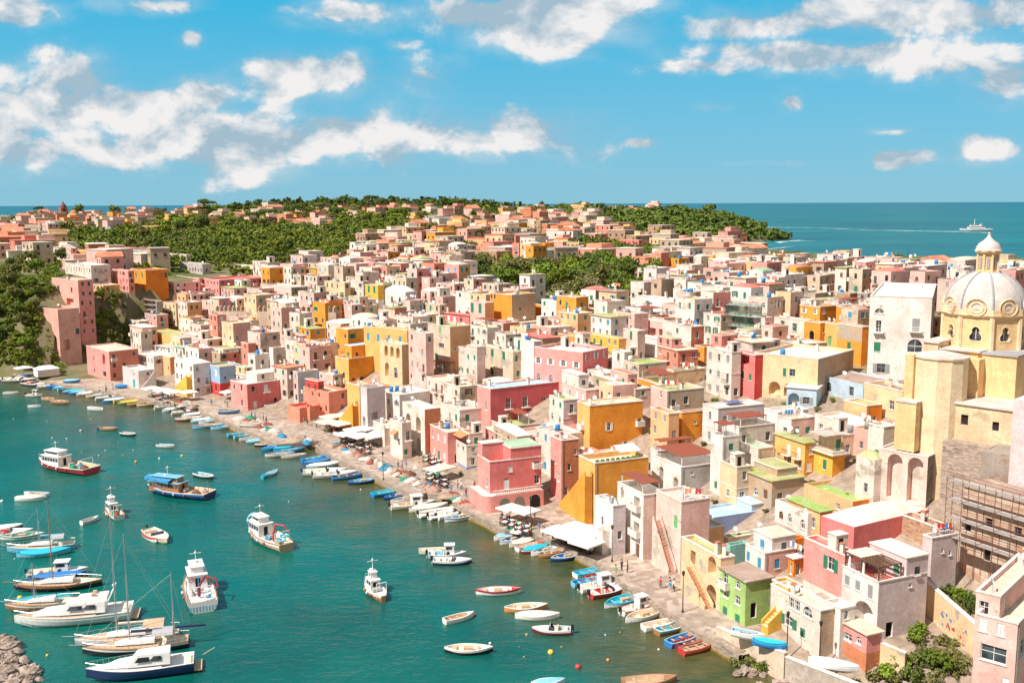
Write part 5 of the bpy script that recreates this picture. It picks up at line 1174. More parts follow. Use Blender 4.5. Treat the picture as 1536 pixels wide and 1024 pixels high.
PAVE = pave('quay_paving', (.33,.25,.20), (.60,.49,.40)); KERB = stone('quay_stone', (.33,.26,.20))
def offset_line(pts, d):
    out = []
    for i, p in enumerate(pts):
        a = pts[max(0, i-1)]; b2 = pts[min(len(pts)-1, i+1)]; t_ = (b2-a).normalized(); out.append(p + Vector((t_.y, -t_.x))*d)
    return out
EP = [(1108,985),(1070,962),(1035,944),(985,910),(935,880),(895,846),(850,822),(800,802),(781,796),(757,798),(725,780),(681,760),(680,748),(640,740),(622,748),(560,714),(500,687),(474,672),(480,662),(415,668),(345,637),(300,619),(298,612),(250,607),(185,594),(88,577),(60,572)]
EW = [P(u, v, 1.2).xy for u, v in EP]
rail = EW[::-1]
qm = MB()
sgn = 1
inn = offset_line(EW, 1.0)
cx_ = inn[5]-EW[5]; 
if cx_.x < 0: sgn = -1
INW = offset_line(EW, .55*sgn); IN2 = offset_line([P(u, v, 1.2).xy for u, v in QP[4:23]], 13*sgn)
# paving sheet: polygon from the kerb line to a line well inland, under the houses
poly = [(p.x, p.y, 1.30) for p in INW] + [(p.x, p.y, 1.30) for p in IN2[::-1]]
tr = tessellate_polygon([[Vector(p) for p in poly]]); qm.add(poly, [tuple(x) for x in tr], PAVE)
tag(qm.build('quay_pavement'), kind='structure')
km = MB()
for i in range(len(EW)-1):
    a, b2, c, d_ = EW[i], EW[i+1], INW[i+1], INW[i]
    vs = [(a.x,a.y,-2.5),(b2.x,b2.y,-2.5),(b2.x,b2.y,1.42),(a.x,a.y,1.42),(d_.x,d_.y,1.42),(c.x,c.y,1.42),(d_.x,d_.y,1.0),(c.x,c.y,1.0)]
    km.add(vs, [(0,1,2,3),(3,2,5,4),(4,5,7,6)], KERB)
tag(km.build('quay_edge'), 'stone kerb and wall of the harbour quay', 'quay', kind='structure')
am = MB(); L2 = offset_line(EW, -.18*sgn)     # weed line just above the water
for i in range(len(EW)-1):
    a, b2 = L2[i], L2[i+1]; c, d_ = EW[i+1], EW[i]
    am.quad((a.x,a.y,.22),(b2.x,b2.y,.22),(c.x,c.y,.26),(d_.x,d_.y,.26), plain('sea_weed', (.20,.13,.02), .8, .3, 0, .4)); am.quad((a.x,a.y,-.8),(b2.x,b2.y,-.8),(b2.x,b2.y,.22),(a.x,a.y,.22), plain('sea_weed', (.2,.13,.02)))
tag(am.build('weed_line'), kind='stuff', label='yellow brown seaweed band along the quay foot')
# raised road at the right with its parapet
wall_between(P(1074,952,1.2), P(1176,992,2.6), 1.0, .45, wall('beige'), 'sea_wall', 'beige sea wall beside the green house sloping up from the quay', 'sea wall')
wall_between(P(1178,993,2.6), P(1330,1052,3.2), .6, .45, pave('open_block', (.46,.37,.30),(.62,.53,.45),2), 'sea_wall', 'pale sea wall of open blocks at the lower right corner', 'sea wall')
def ICO(r, seed, sq=1.0, m=None):
    rr = random.Random(seed); a = MB(); vs = []; n, k = 7, 5
    for j in range(k+1):
        for i in range(n):
            q = .75+.45*rr.random(); th = math.pi*j/k; ph = 2*math.pi*i/n+j*.4
            vs.append((r*q*math.sin(th)*math.cos(ph), r*q*math.sin(th)*math.sin(ph), r*sq*q*math.cos(th)))
    a.add(vs, [(j*n+i, j*n+(i+1)%n, (j+1)*n+(i+1)%n, (j+1)*n+i) for j in range(k) for i in range(n)], m); return a
ROCKM = stone('boulder_rock', (.40,.31,.25)); ROCKS = []
mr_, t, b = base_mat('rock_face', .95, .15); p_ = geo_pos(t)
t.links.new(mixc(t, rng(t, noise(t, p_, .8, 6, .7), .35, .65), (.24,.17,.13), (.55,.45,.38)), b.inputs['Base Color']); bump(t, b, noise(t, p_, 2.2, 6, .7), .8, .3)
RM_ = [ICO(1, i, .75, mr_).mesh('boulder') for i in range(6)]
def rock(x, y, z, s, label, group):
    o = link('boulder', rnd.choice(RM_), None, (x, y, z), rnd.uniform(0, 6)); o.scale = (s*rnd.uniform(.8,1.3), s*rnd.uniform(.7,1.1), s*rnd.uniform(.7,1.0)); o.rotation_euler.x = rnd.uniform(-.4,.4)
    return tag(o, label, 'rock', group)
for i in range(70):
    u = rnd.uniform(1098, 1330); base = 985+(u-1098)*.27; v = base+rnd.uniform(2, 34)
    p = P(u, v, 0); rock(p.x, p.y, rnd.uniform(-.2,.35), rnd.uniform(.35,.95), 'rough pinkish boulder in the pile under the sea wall at lower right', 'boulders under the sea wall')
for i in range(95):
    v = rnd.uniform(962, 1030); u = rnd.uniform(-20, 8+(v-958)*.85)
    if u > 62: continue
    p = P(u, v, 0); rock(p.x, p.y, rnd.uniform(-.1,.8)*min(1, (70-u)/60), rnd.uniform(.5,1.25), 'brown boulder of the breakwater in the lower left corner', 'boulders of the breakwater')
for i in range(26):
    u = rnd.uniform(-10, 60); p = P(u, 561+u*.12+rnd.uniform(-3, 1.5), 0); rock(p.x, p.y, .2, rnd.uniform(.5,1.3), 'small rock at the foot of the green cliff', 'rocks at the cliff foot')
# lamps
def make_lamp():
    r_ = empty('street_lamp', (0,0,0)); a = MB(); a.lathe([(.16,0),(.16,.3),(.08,.45),(.06,4.2),(.04,5.0)], M_METAL, 8); a.build('post', r_)
    h_ = MB(); h_.lathe([(.05,5.0),(.14,5.1),(.22,5.5),(.26,5.55),(.05,5.8)], M_METAL, 6); h_.build('lantern', r_); return r_
proto_lamp = make_lamp(); fst = [True]
def place(proto, used, p, rz, label, cat, group=None, s=1):
    o = proto if used[0] else copy_tree(proto); used[0] = False
    o.location = p; o.rotation_euler = (0,0,rz); o.scale = (s,s,s); tag(o, label, cat, group); return o
for (u, v, lb) in ((796,794,'street lamp beside the white parasols of the yellow stair'),(918,842,'street lamp before the tall white arch house'),(1024,918,'tall street lamp in front of boat store house'),(1180,985,'street lamp on the path below the weathered white quay house'),(575,720,'street lamp by the stacked fishing nets'),(1229,1000,'street lamp beside the pink kiosk house')):
    place(proto_lamp, fst, P(u, v, 1.3), 0, lb, 'street lamp', 'street lamps along the quay')
# parasols
def parasol(w, d, h, m, nm='parasol'):
    r_ = empty(nm, (0,0,0)); a = MB(); z = h
    vs = [(-w/2,-d/2,z-.35),(w/2,-d/2,z-.35),(w/2,d/2,z-.35),(-w/2,d/2,z-.35),(0,0,z+.25)]; vs2 = [(x,y,q-.22) for x,y,q in vs[:4]]
    a.add(vs+vs2, [(0,1,4),(1,2,4),(2,3,4),(3,0,4),(0,1,6,5),(1,2,7,6),(2,3,8,7),(3,0,5,8)], m); a.build('canopy', r_)
    b3 = MB(); b3.tube((0,0,0),(0,0,z+.2),.04,M_BROWN); b3.build('pole', r_); b4 = MB(); b4.box(-.35,-.35,0,.35,.35,.1,M_GREY); b4.build('base', r_); return r_
PR = {}
def put_parasol(u, v, w, d, m, label, rz=math.radians(45), z=1.3, cat='parasol', group=None, h=2.7):
    k = (w, d, m.name, h)
    if k not in PR: PR[k] = (parasol(w, d, h, m), [True])
    pr, us = PR[k]; return place(pr, us, P(u, v, z), rz, label, cat, group)
pg = 'big cafe parasols on the quay'
for i, (u, v) in enumerate(((838,812),(858,820),(880,830),(864,806),(888,814))): put_parasol(u, v+4, 4.2, 4.2, M_CANVAS, ['leftmost','second','rightmost front','middle back','rightmost back'][i]+' big white parasol before the narrow white house', group=pg)
for i, (u, v) in enumerate(((765,780),(790,785))): put_parasol(u, v, 4.0, 3.2, M_CANVAS, ['left','right'][i]+' white parasol in front of the bright pink corner house', group=pg)
for i, (u, v) in enumerate(((492,646),(512,649),(528,645),(498,638),(516,636))): put_parasol(u, v, 4.6, 4.6, M_CANVAS2, ['front left','front centre','front right','back left','back right'][i]+' cream parasol before the low salmon house', group=pg)
for i, (u, v) in enumerate(((520,665),(541,668),(560,668),(535,658),(552,656))): put_parasol(u, v, 4.6, 4.4, M_CANVAS, ['front left','front centre','front right','back left','back right'][i]+' white parasol below the yellow stair house', group=pg)
put_parasol(660, 718, 5.5, 4.0, M_CANVAS2, 'wide grey white tent canopy beside the green heap of nets', group=pg)
for i, (u, v) in enumerate(((228,594),(246,597),(262,600))): put_parasol(u, v, 4.6, 4.0, M_CANVAS, ['left','middle','right'][i]+' white parasol of the row by the turquoise door house', group=pg)
put_parasol(284, 600, 4, 4, M_CANVAS, 'white parasol by the small white and red house', group=pg)
put_parasol(36, 562, 5, 4, M_CANVAS, 'white parasol on the rocks at the far left quay', group=pg)
put_parasol(342, 600, 3.5, 3.5, M_CANVAS, 'small white parasol left of the square rose house', group=pg)
sh = empty('marquee', P(70, 563, 1.3), math.radians(40), 'white boxy marquee with hipped roof at the pink cliff tower foot', 'marquee')
a = MB(); a.box(-3.2,-2.4,0,3.2,2.4,2.3,M_CANVAS); a.build('side_walls', sh)
a = MB(); a.add([(-3.5,-2.7,2.3),(3.5,-2.7,2.3),(3.5,2.7,2.3),(-3.5,2.7,2.3),(-1.6,0,3.3),(1.6,0,3.3)], [(0,1,5,4),(1,2,5),(2,3,4,5),(3,0,4)], M_WHITE); a.build('roof', sh)
# tables, chairs, people
def make_table():
    r_ = empty('cafe_table', (0,0,0)); a = MB(); a.box(-.45,-.45,.72,.45,.45,.76,M_WHITE); a.build('tabletop', r_); b3 = MB(); b3.tube((0,0,0),(0,0,.72),.04,M_METAL); b3.box(-.25,-.25,0,.25,.25,.03,M_METAL); b3.build('leg', r_); return r_
def make_chair(m):
    r_ = empty('chair', (0,0,0)); a = MB(); a.box(-.21,-.21,.43,.21,.21,.47,m); a.build('seat', r_)
    b3 = MB(); b3.box(-.21,.17,.5,.21,.21,.9,m); b3.build('backrest', r_)
    for sx in (-.19,.15):
        for sy in (-.19,.15): l = MB(); l.box(sx,sy,0,sx+.04,sy+.04,.43,m); l.build('leg', r_)
    return r_
TB = (make_table(), [True]); CHR = (make_chair(plain('dark_wicker', (.10,.06,.04), .7)), [True])
def skinfig(name, J, E, R):
    """one continuous body grown over joints"""
    me = bpy.data.meshes.new(name); me.from_pydata(J, E, []); o = bpy.data.objects.new(name, me); COL.objects.link(o)
    md = o.modifiers.new('s', 'SKIN'); sv = me.skin_vertices[0].data
    for i, r_ in enumerate(R): sv[i].radius = (r_, r_*.85)
    sv[0].use_root = True
    o.modifiers.new('d', 'SUBSURF').levels = 1
    dg = bpy.context.evaluated_depsgraph_get(); ev = o.evaluated_get(dg); m2 = bpy.data.meshes.new_from_object(ev); bpy.data.objects.remove(o); m2.name = name; return m2
def person_mesh(sit, sk, top, leg, seed):
    k = .0
    if sit: J = [(0,0,.5),(0,0,.8),(0,0,1.02),(0,0,1.12),(0,-.02,1.28),(-.10,0,.5),(-.13,-.42,.5),(-.13,-.42,.06),(.10,0,.5),(.13,-.42,.5),(.13,-.42,.06),(-.2,0,1.0),(-.26,-.08,.75),(-.15,-.32,.72),(.2,0,1.0),(.26,-.08,.75),(.15,-.32,.72)]
    else: J = [(0,0,.92),(0,0,1.2),(0,0,1.42),(0,0,1.52),(0,-.02,1.66),(-.09,0,.88),(-.10,-.06,.48),(-.11,.03,.06),(.09,0,.88),(.10,.08,.48),(.11,.12,.06),(-.19,0,1.4),(-.25,0,1.12),(-.24,-.14,.88),(.19,0,1.4),(.25,.02,1.12),(.24,-.10,.88)]
    E = [(0,1),(1,2),(2,3),(3,4),(0,5),(5,6),(6,7),(0,8),(8,9),(9,10),(2,11),(11,12),(12,13),(2,14),(14,15),(15,16)]
    R = [.14,.13,.13,.05,.11,.09,.07,.05,.09,.07,.05,.06,.045,.035,.06,.045,.035]
    me = skinfig('person', J, E, R); me.materials.append(top); me.materials.append(leg); me.materials.append(sk)
    for pl in me.polygons:
        z = pl.center.z; hz = 1.08 if sit else 1.47
        pl.material_index = 2 if z > hz else (0 if z > (.56 if sit else .92) else 1); pl.use_smooth = True
    return me
SKIN = plain('skin', (.55,.32,.22), .6)
TOPS = [('white shirt', plain('cloth_white', (.75,.73,.7), .9)), ('red shirt', M_CLOTHR), ('blue shirt', M_CLOTHB), ('black shirt', M_METAL), ('beige shirt', plain('cloth_beige', (.55,.45,.35), .9)), ('green shirt', M_LGREEN)]
LEGS = [('dark trousers', plain('trouser_dark', (.04,.04,.06), .9)), ('jeans', plain('trouser_blue', (.08,.13,.25), .9)), ('pale shorts', plain('short_pale', (.5,.42,.32), .9))]
PM = {}
hairm = plain('hair_dark', (.04,.025,.015), .9); ha = MB(); ha.ball((0,.02,0), .125, hairm, 8, 5); HAIR = ha.mesh('hair')
def person(p, rz, sit, i, label):
    k = (sit, i % 6, i % 3)
    if k not in PM: PM[k] = person_mesh(sit, SKIN, TOPS[i % 6][1], LEGS[i % 3][1], i)
    o = link('person', PM[k], None, p, rz); tag(o, label, 'person'); link('hair', HAIR, o, (0,.01,1.36 if sit else 1.735)); return o
PLAB = {}
def cafe(u, v, nu, nv, du, dv, place_txt, people=.5, z=1.3):
    tl = 'white topped cafe table under the parasols by %s' % place_txt
    clb = 'dark wicker chair at a cafe table by %s' % place_txt
    for i in range(nu):
        for j in range(nv):
            p = P(u+i*du, v+i*du*.42+j*dv, z); place(*TB, p, .6, tl, 'table', 'cafe tables by '+place_txt)
            for k in range(4):
                t_ = .6+k*math.pi/2; q = p+Vector((math.cos(t_), math.sin(t_), 0))*.72
                place(*CHR, q, t_-math.pi/2, clb, 'chair', 'cafe chairs by '+place_txt)
                if rnd.random() < people:
                    s = rnd.randrange(12); PLAB.setdefault(place_txt, []).append(s)
                    person(q, t_-math.pi/2, True, s, None)['auto'] = 'seated person in a %s and %s at the cafe by %s' % (TOPS[s%6][0], LEGS[s%3][0], place_txt)
cafe(836, 810, 5, 2, 12, -9, 'the narrow white house', .3)
cafe(757, 781, 4, 2, 11, 7, 'the bright pink corner house', .55)
cafe(492, 648, 4, 2, 11, -7, 'the low salmon house', .4)
cafe(516, 666, 4, 2, 12, -7, 'the yellow stair house', .4)
cafe(645, 715, 3, 2, 11, 7, 'the grey white tent', .4)
cafe(228, 596, 4, 1, 11, 6, 'the turquoise door house', .3)
cafe(640, 688, 4, 2, 9, 6, 'the little pink cafe house', .4)
for i in range(46):
    u, v, pl = rnd.choice([(700,735,'the little pink cafe house'),(690,745,'the heaped nets'),(820,800,'the yellow stair'),(935,860,'the tall white arch house'),(1000,885,'the long stair house'),(800,778,'the bright pink corner house'),(470,640,'the low salmon house'),(600,700,'the parked nets'),(250,600,'the parasol row'),(390,630,'the square rose house'),(330,612,'the blue and red house'),(160,585,'the pink loggia house')])
    q = P(u+rnd.uniform(-14,14), v+rnd.uniform(-5,5), 1.3); s = rnd.randrange(12)
    person(q, rnd.uniform(0,6), False, s, None)['auto'] = 'standing person in a %s and %s on the quay near %s' % (TOPS[s%6][0], LEGS[s%3][0], pl)
# fishing gear heaps and upturned boats on the quay
def heap(w, d, h, m, seed):
    r_ = random.Random(seed); a = MB(); n = 14; k = 6; vs = []
    for j in range(k+1):
        f = j/k
        for i in range(n):
            t_ = 2*math.pi*i/n; q = (1-f**1.6)*(1+r_.uniform(-.16,.16)); vs.append((w/2*q*math.cos(t_), d/2*q*math.sin(t_), h*f*(1+r_.uniform(-.15,.15))))
    a.add(vs, [(j*n+i, j*n+(i+1)%n, (j+1)*n+(i+1)%n, (j+1)*n+i) for j in range(k) for i in range(n)]+[tuple(range(k*n,(k+1)*n))], m, True); return a
def netmat(name, c):
    if name in MC: return MC[name]
    m, t, b = base_mat(name, .95, .1); p = geo_pos(t); col = mixc(t, rng(t, noise(t, p, 3.5, 6, .8), .35, .65), tuple(x*.35 for x in c), tuple(min(1, x*1.35) for x in c)); t.links.new(col, b.inputs['Base Color']); bump(t, b, noise(t, p, 7, 5, .8), 1.0, .2); MC[name] = m; return m
NETC = [('tan', (.58,.43,.31)), ('white', (.78,.70,.63)), ('brown', (.25,.14,.09)), ('green', (.05,.36,.22)), ('red', (.42,.12,.09)), ('blue', (.07,.32,.55)), ('grey', (.42,.39,.37)), ('pinkish', (.55,.35,.28))]
seen = {}
for (u, v, n, dn, ch, pl) in ((560,694,13,.42,'x','the big white cafe parasols'),(605,716,14,.42,'x','the middle quay lamp'),(640,727,10,.42,'x','the outer green nets'),(455,662,7,.3,'x','the slip corner'),(380,632,12,.3,'x','the upper boat slip'),(630,724,16,.42,'tbwgrpy','the green net corner'),(580,702,14,.42,'twwrgbp','the middle quay'),(520,678,12,.42,'twrpbw','the second pier'),(690,752,12,.42,'tbpwo','the pink corner house pier'),(400,645,16,.4,'ttwpg','the boat slip'),(640,705,9,.4,'grey','the tent canopy'),(280,610,8,.4,'wtg','the yellow stair vault house'),(775,792,4,.4,'tw','the corner of the quay')):
    for i in range(n):
        ci = rnd.choice([0,0,1,1,1,2,3,4,5,6,7,7]); nm, c = NETC[ci]; q = P(u+rnd.uniform(-1,1)*26, v+rnd.uniform(-.5,.5)*5, 1.3); q.x += 0
        q = P(u+(i-n/2)*3.4+rnd.uniform(-2,2), v+(i-n/2)*3.4*dn+rnd.uniform(-5,3), 1.3); w = rnd.uniform(1.6,4.0)
        o = heap(w, w*rnd.uniform(.5,.9), rnd.uniform(.4,1.0), netmat('net_'+nm, c), i).build('net_heap', None, q, rnd.uniform(0,3))
        tag(o, None, 'fishing nets', 'heaped nets on the quay'); o['auto'] = '%s heap of fishing nets on the quay near %s' % (nm, pl)
# ------------------------------------------------------------ boats
BM = {}
def col(name, c, rough=.35): return plain('boat_'+name, c, rough, .5, 0, .08)
BC = dict(white=col('white', (.78,.76,.73)), cream=col('cream', (.74,.66,.52)), blue=col('blue', (.03,.20,.50)), teal=col('teal', (.03,.46,.60)), sky=col('sky', (.22,.50,.66)), red=col('red', (.50,.05,.05)),
  maroon=col('maroon', (.22,.03,.04)), navy=col('navy', (.02,.04,.13)), black=col('black', (.02,.02,.025)), wood=col('wood', (.36,.17,.08), .6), tan=col('tan', (.55,.38,.24), .6), orange=col('orange', (.68,.28,.08)), grey=col('grey', (.42,.42,.43)), green=col('green', (.05,.32,.20)), yellow=col('yellow', (.78,.55,.08)))
def hull_secs(L, B, Hh, bow=.45, stern=.75, transom=True, n=14):
    """list of stations (x, half beam, keel z, sheer z)"""
    S = []
    for i in range(n+1):
        f = i/n; x = -L/2+L*f
        b = B/2*min(1, (stern if transom else .06)+(1-(stern if transom else .06))*math.sin(min(1, f/.42)*math.pi/2)) if f < .42 else B/2*(1-((f-.42)/.58)**2.3)
        b = max(b, .03); sh = Hh*(.80+.10*(1-f)**2+.55*max(0, f-.35)**1.7); kz = -.25+ (.55*Hh)*max(0, f-.82)/.18
        S.append((x, b, kz, sh))
    return S
def hull(a, S, mo, ms, mi, mr, floor=.28, deckfrom=None, thick=.09, deckm=None):
    """outer skin, coloured upper strake, inner skin, gunwale and floor"""
    def sec(x, b, kz, sh, o=0):
        b = max(b-o, .015); return [(x,0,kz+o),(x,b*.62,kz+.10*(sh-kz)+o),(x,b*.9,kz+.42*(sh-kz)),(x,b*.985,kz+.74*(sh-kz)),(x,b,sh)]
    R_ = [sec(*s) for s in S]; n = len(R_)
    for side in (1, -1):
        for i in range(n-1):
            for j in range(4):
                q = [R_[i][j], R_[i+1][j], R_[i+1][j+1], R_[i][j+1]]; q = [(x, y*side, z) for x, y, z in q]; a.add(q, [(0,1,2,3)], mo if j < 3 else ms, True)
    tr = [(x, y, z) for x, y, z in R_[0]]+[(x, -y, z) for x, y, z in R_[0][::-1]]; a.add(tr, [tuple(range(len(tr)))], mo)
    top = [s for s in S]
    for side in (1, -1):
        for i in range(n-1):
            s0, s1 = S[i], S[i+1]
            o0, o1 = (s0[0], s0[1]*side, s0[3]), (s1[0], s1[1]*side, s1[3]); i0, i1 = (s0[0], max(s0[1]-thick*1.6,.0)*side, s0[3]+.03), (s1[0], max(s1[1]-thick*1.6,.0)*side, s1[3]+.03)
            a.add([(o0[0],o0[1]*1.02,o0[2]-.05),(o1[0],o1[1]*1.02,o1[2]-.05),(o1[0],o1[1]*1.02,o1[2]+.03),(o0[0],o0[1]*1.02,o0[2]+.03)], [(0,1,2,3)], mr)
            a.add([(o0[0],o0[1]*1.02,o0[2]+.03),(o1[0],o1[1]*1.02,o1[2]+.03),i1,i0], [(0,1,2,3)], mr)
            fz0, fz1 = floor, floor
            a.add([i0, i1, (i1[0], i1[1]*.85, fz1), (i0[0], i0[1]*.85, fz0)], [(0,1,2,3)], mi)
    for i in range(n-1):
        b0, b1 = max(S[i][1]-thick*1.6,.0)*.85, max(S[i+1][1]-thick*1.6,.0)*.85
        a.add([(S[i][0],-b0,floor),(S[i+1][0],-b1,floor),(S[i+1][0],b1,floor),(S[i][0],b0,floor)], [(0,1,2,3)], mi)
    # transom inner
    s = S[0]; b0 = max(s[1]-thick*1.6, .0); a.add([(s[0]+thick,-b0,s[3]+.03),(s[0]+thick,b0,s[3]+.03),(s[0]+thick,b0*.85,floor),(s[0]+thick,-b0*.85,floor)], [(0,1,2,3)], mi)
    a.add([(s[0],-s[1],s[3]),(s[0],s[1],s[3]),(s[0]+thick,b0,s[3]+.03),(s[0]+thick,-b0,s[3]+.03)], [(0,1,2,3)], mr)
def deck(a, S, f0, f1, m, dz=.0, inset=.12):
    n = len(S)-1; i0 = int(round(f0*n)); i1 = int(round(f1*n))
    for i in range(i0, i1):
        b0, b1 = max(S[i][1]-inset,0), max(S[i+1][1]-inset,0)
        a.add([(S[i][0],-b0,S[i][3]+dz),(S[i+1][0],-b1,S[i+1][3]+dz),(S[i+1][0],b1,S[i+1][3]+dz),(S[i][0],b0,S[i][3]+dz)], [(0,1,2,3)], m)
    if i0 > 0: b0 = max(S[i0][1]-inset,0); a.add([(S[i0][0],-b0,S[i0][3]+dz),(S[i0][0],b0,S[i0][3]+dz),(S[i0][0],b0*.8,.2),(S[i0][0],-b0*.8,.2)], [(0,1,2,3)], m)
def bow_at(S, f): n = len(S)-1; return S[int(round(f*n))]
def smallboat(kind, hc, sc, ic, rc, L=5.0):
    """kind: row, gozzo, motor, cover, cabin, awn, rib"""
    key = (kind, hc, sc, ic, rc, round(L*2)/2)
    if key in BM: return BM[key]
    L = key[-1]; root = empty('row_boat' if kind == 'row' else 'small_boat', (0,0,-50)); B = L*.36 if kind != 'motor' else L*.38; Hh = .62+.03*L
    S = hull_secs(L, B, Hh, transom=kind not in ('gozzo','cover','awn')); a = MB()
    hull(a, S, BC[hc], BC[sc], BC[ic], BC[rc], floor=.22); a.build('hull', root)
    nm = [];
    if kind in ('row', 'gozzo', 'awn'):
        for x in (-L*.27, -.02*L, L*.2):
            b = MB(); k = bow_at(S, .5+x/L); b.box(x-.14,-k[1]+.1,k[3]-.22,x+.14,k[1]-.1,k[3]-.17,BC['tan'] if rc != 'teal' else BC['sky']); b.build('thwart', root)
        b = MB(); deck(b, S, .78, 1, BC[rc], .0); b.build('foredeck', root)
        if kind == 'row' :
            for sy in (-.18, .2): b = MB(); b.tube((-L*.3,sy,Hh*.85),(L*.28,sy*1.3,Hh*.9),.025,BC['tan'],n=4); b.box(L*.22,sy*1.3-.07,Hh*.88,L*.36,sy*1.3+.07,Hh*.92,BC['tan']); b.build('oar', root)
    if kind == 'gozzo':
        b = MB(); b.box(-L*.1,-.32,.22,L*.09,.32,Hh*.95,BC['tan']); b.build('engine_box', root)
    if kind == 'awn':
        b = MB(); n = 6
        for i in range(n):
            t0, t1 = math.pi*i/n, math.pi*(i+1)/n; w = B*.46
            b.quad((-L*.3,w*math.cos(t0),Hh+.55+.35*math.sin(t0)),(L*.15,w*math.cos(t0),Hh+.55+.35*math.sin(t0)),(L*.15,w*math.cos(t1),Hh+.55+.35*math.sin(t1)),(-L*.3,w*math.cos(t1),Hh+.55+.35*math.sin(t1)),BC['white'])
        b.build('canopy', root); c = MB()
        for x in (-L*.29, L*.14):
            for y in (-1, 1): c.tube((x,y*B*.44,Hh*.8),(x,y*B*.44,Hh+.56),.025,M_STEEL,n=4)
        c.build('canopy_frame', root)
    if kind == 'cover':
        b = MB(); n = len(S)-1
        for i in range(1, n):
            h0 = .32*math.sin(math.pi*i/n)**.6; h1 = .32*math.sin(math.pi*(i+1)/n)**.6 if i+1 < n else 0
            for sd_ in (1, -1): b.add([(S[i][0],S[i][1]*1.04*sd_,S[i][3]-.06),(S[i+1][0],S[i+1][1]*1.04*sd_,S[i+1][3]-.06),(S[i+1][0],0,S[i+1][3]+h1+.05),(S[i][0],0,S[i][3]+h0+.05)], [(0,1,2,3)], BC[ic], True)
        b.build('boat_cover', root)
    if kind in ('motor', 'cabin'):
        b = MB(); deck(b, S, .56, 1, BC['white'], .05); b.build('foredeck', root)
        k = bow_at(S, .5); w = MB(); z = k[3]+.1; x = L*.08
        w.add([(x,-k[1]*.75,z-.4),(x,k[1]*.75,z-.4),(x-.25,k[1]*.6,z+.42),(x-.25,-k[1]*.6,z+.42)], [(0,1,2,3)], glassm())
        for s_ in (1,-1): w.add([(x,k[1]*.75*s_,z-.4),(x-.7,k[1]*.8*s_,z-.4),(x-.55,k[1]*.66*s_,z+.3),(x-.25,k[1]*.6*s_,z+.42)], [(0,1,2,3)], glassm())
        w.tube((x-.25,-k[1]*.6,z+.44),(x-.25,k[1]*.6,z+.44),.03,BC['white']); w.build('windscreen', root)
        for y in (-.4,.4): s_ = MB(); s_.box(-L*.12-.25,y-.22,.22,-L*.12+.2,y+.22,.62,BC['cream']); s_.box(-L*.12-.3,y-.22,.6,-L*.12-.2,y+.22,1.0,BC['cream']); s_.build('seat', root)
        o = MB(); o.box(-L/2-.42,-.16,Hh*.75,-L/2-.05,.16,Hh+.45,BC['black']); o.box(-L/2-.3,-.06,-.3,-L/2-.12,.06,Hh*.75,BC['grey']); o.build('outboard_motor', root)
        b = MB(); b.box(-L*.42,-k[1]*.7,.22,-L*.32,k[1]*.7,.7,BC['cream']); b.build('bench', root)
    if kind == 'cabin':
        b = MB(); b.box(-.35,-B*.27,Hh*.6,L*.18,B*.27,Hh+1.25,BC['white']); b.box(-.5,-B*.31,Hh+1.252,L*.2,B*.31,Hh+1.34,BC['white'])
        for y in (-1,1): b.box(-.2,y*B*.27-.01 if y>0 else -B*.27-.015,Hh+.6,L*.13,y*B*.27+.015 if y>0 else -B*.27+.01,Hh+1.1,glassm())
        b.box(L*.18-.01,-B*.2,Hh+.6,L*.18+.015,B*.2,Hh+1.1,glassm()); b.build('cabin', root)
    if kind == 'rib':
        b = MB(); pts = [(-L/2,B*.42,.5),(-L*.1,B*.46,.5),(L*.22,B*.38,.55),(L*.42,B*.15,.68),(L*.48,0,.72)]; pts = pts+[(x,-y,z) for x,y,z in pts[-2::-1]]
        for p, q in zip(pts, pts[1:]): b.tube(p, q, .24, BC[hc], n=8)
        b.build('inflatable_tube', root); c = MB(); c.box(-.3,-.25,.2,.2,.25,1.0,BC['white']); c.build('console', root)
        o = MB(); o.box(-L/2-.42,-.16,Hh*.75,-L/2-.05,.16,Hh+.45,BC['black']); o.build('outboard_motor', root)
    BM[key] = root; root['used'] = 0; return root
def put_boat(u, v, L, th, kind, hc='white', sc='white', ic='tan', rc='white', label=None, where=''):
    pr = smallboat(kind, hc, sc, ic, rc, L)
    if pr['used'] == 0: o = pr; pr['used'] = 1
    else: o = copy_tree(pr)
    o.location = P(u, v, 0); o.rotation_euler = (rnd.uniform(-.03,.03), 0, math.radians(th))
    if 'used' in o and o is not pr: del o['used']
    tag(o, label, 'boat')
    if not label:
        hn = {'white':'white','cream':'cream','blue':'blue','teal':'turquoise','sky':'pale blue','red':'red','maroon':'dark red','navy':'navy','black':'black','wood':'brown wooden','tan':'tan wooden','orange':'orange','grey':'grey','green':'green','yellow':'yellow'}
        kn = {'row':'rowing boat with oars','gozzo':'double ended wooden boat','motor':'open motor boat','cover':'boat under a cover','cabin':'small cabin boat','awn':'boat with an arched canopy','rib':'inflatable boat'}[kind]
        extra = '' if ic in (hc, 'tan') else ' with %s %s' % (hn[ic].replace(' wooden',''), 'cover' if kind == 'cover' else 'inside')
        if kind == 'cover': kn = 'boat'
        o['auto'] = ('%s %s%s %s' % (hn[hc], kn, extra, where)).strip(); o['group'] = 'small boats in the harbour'
    return o
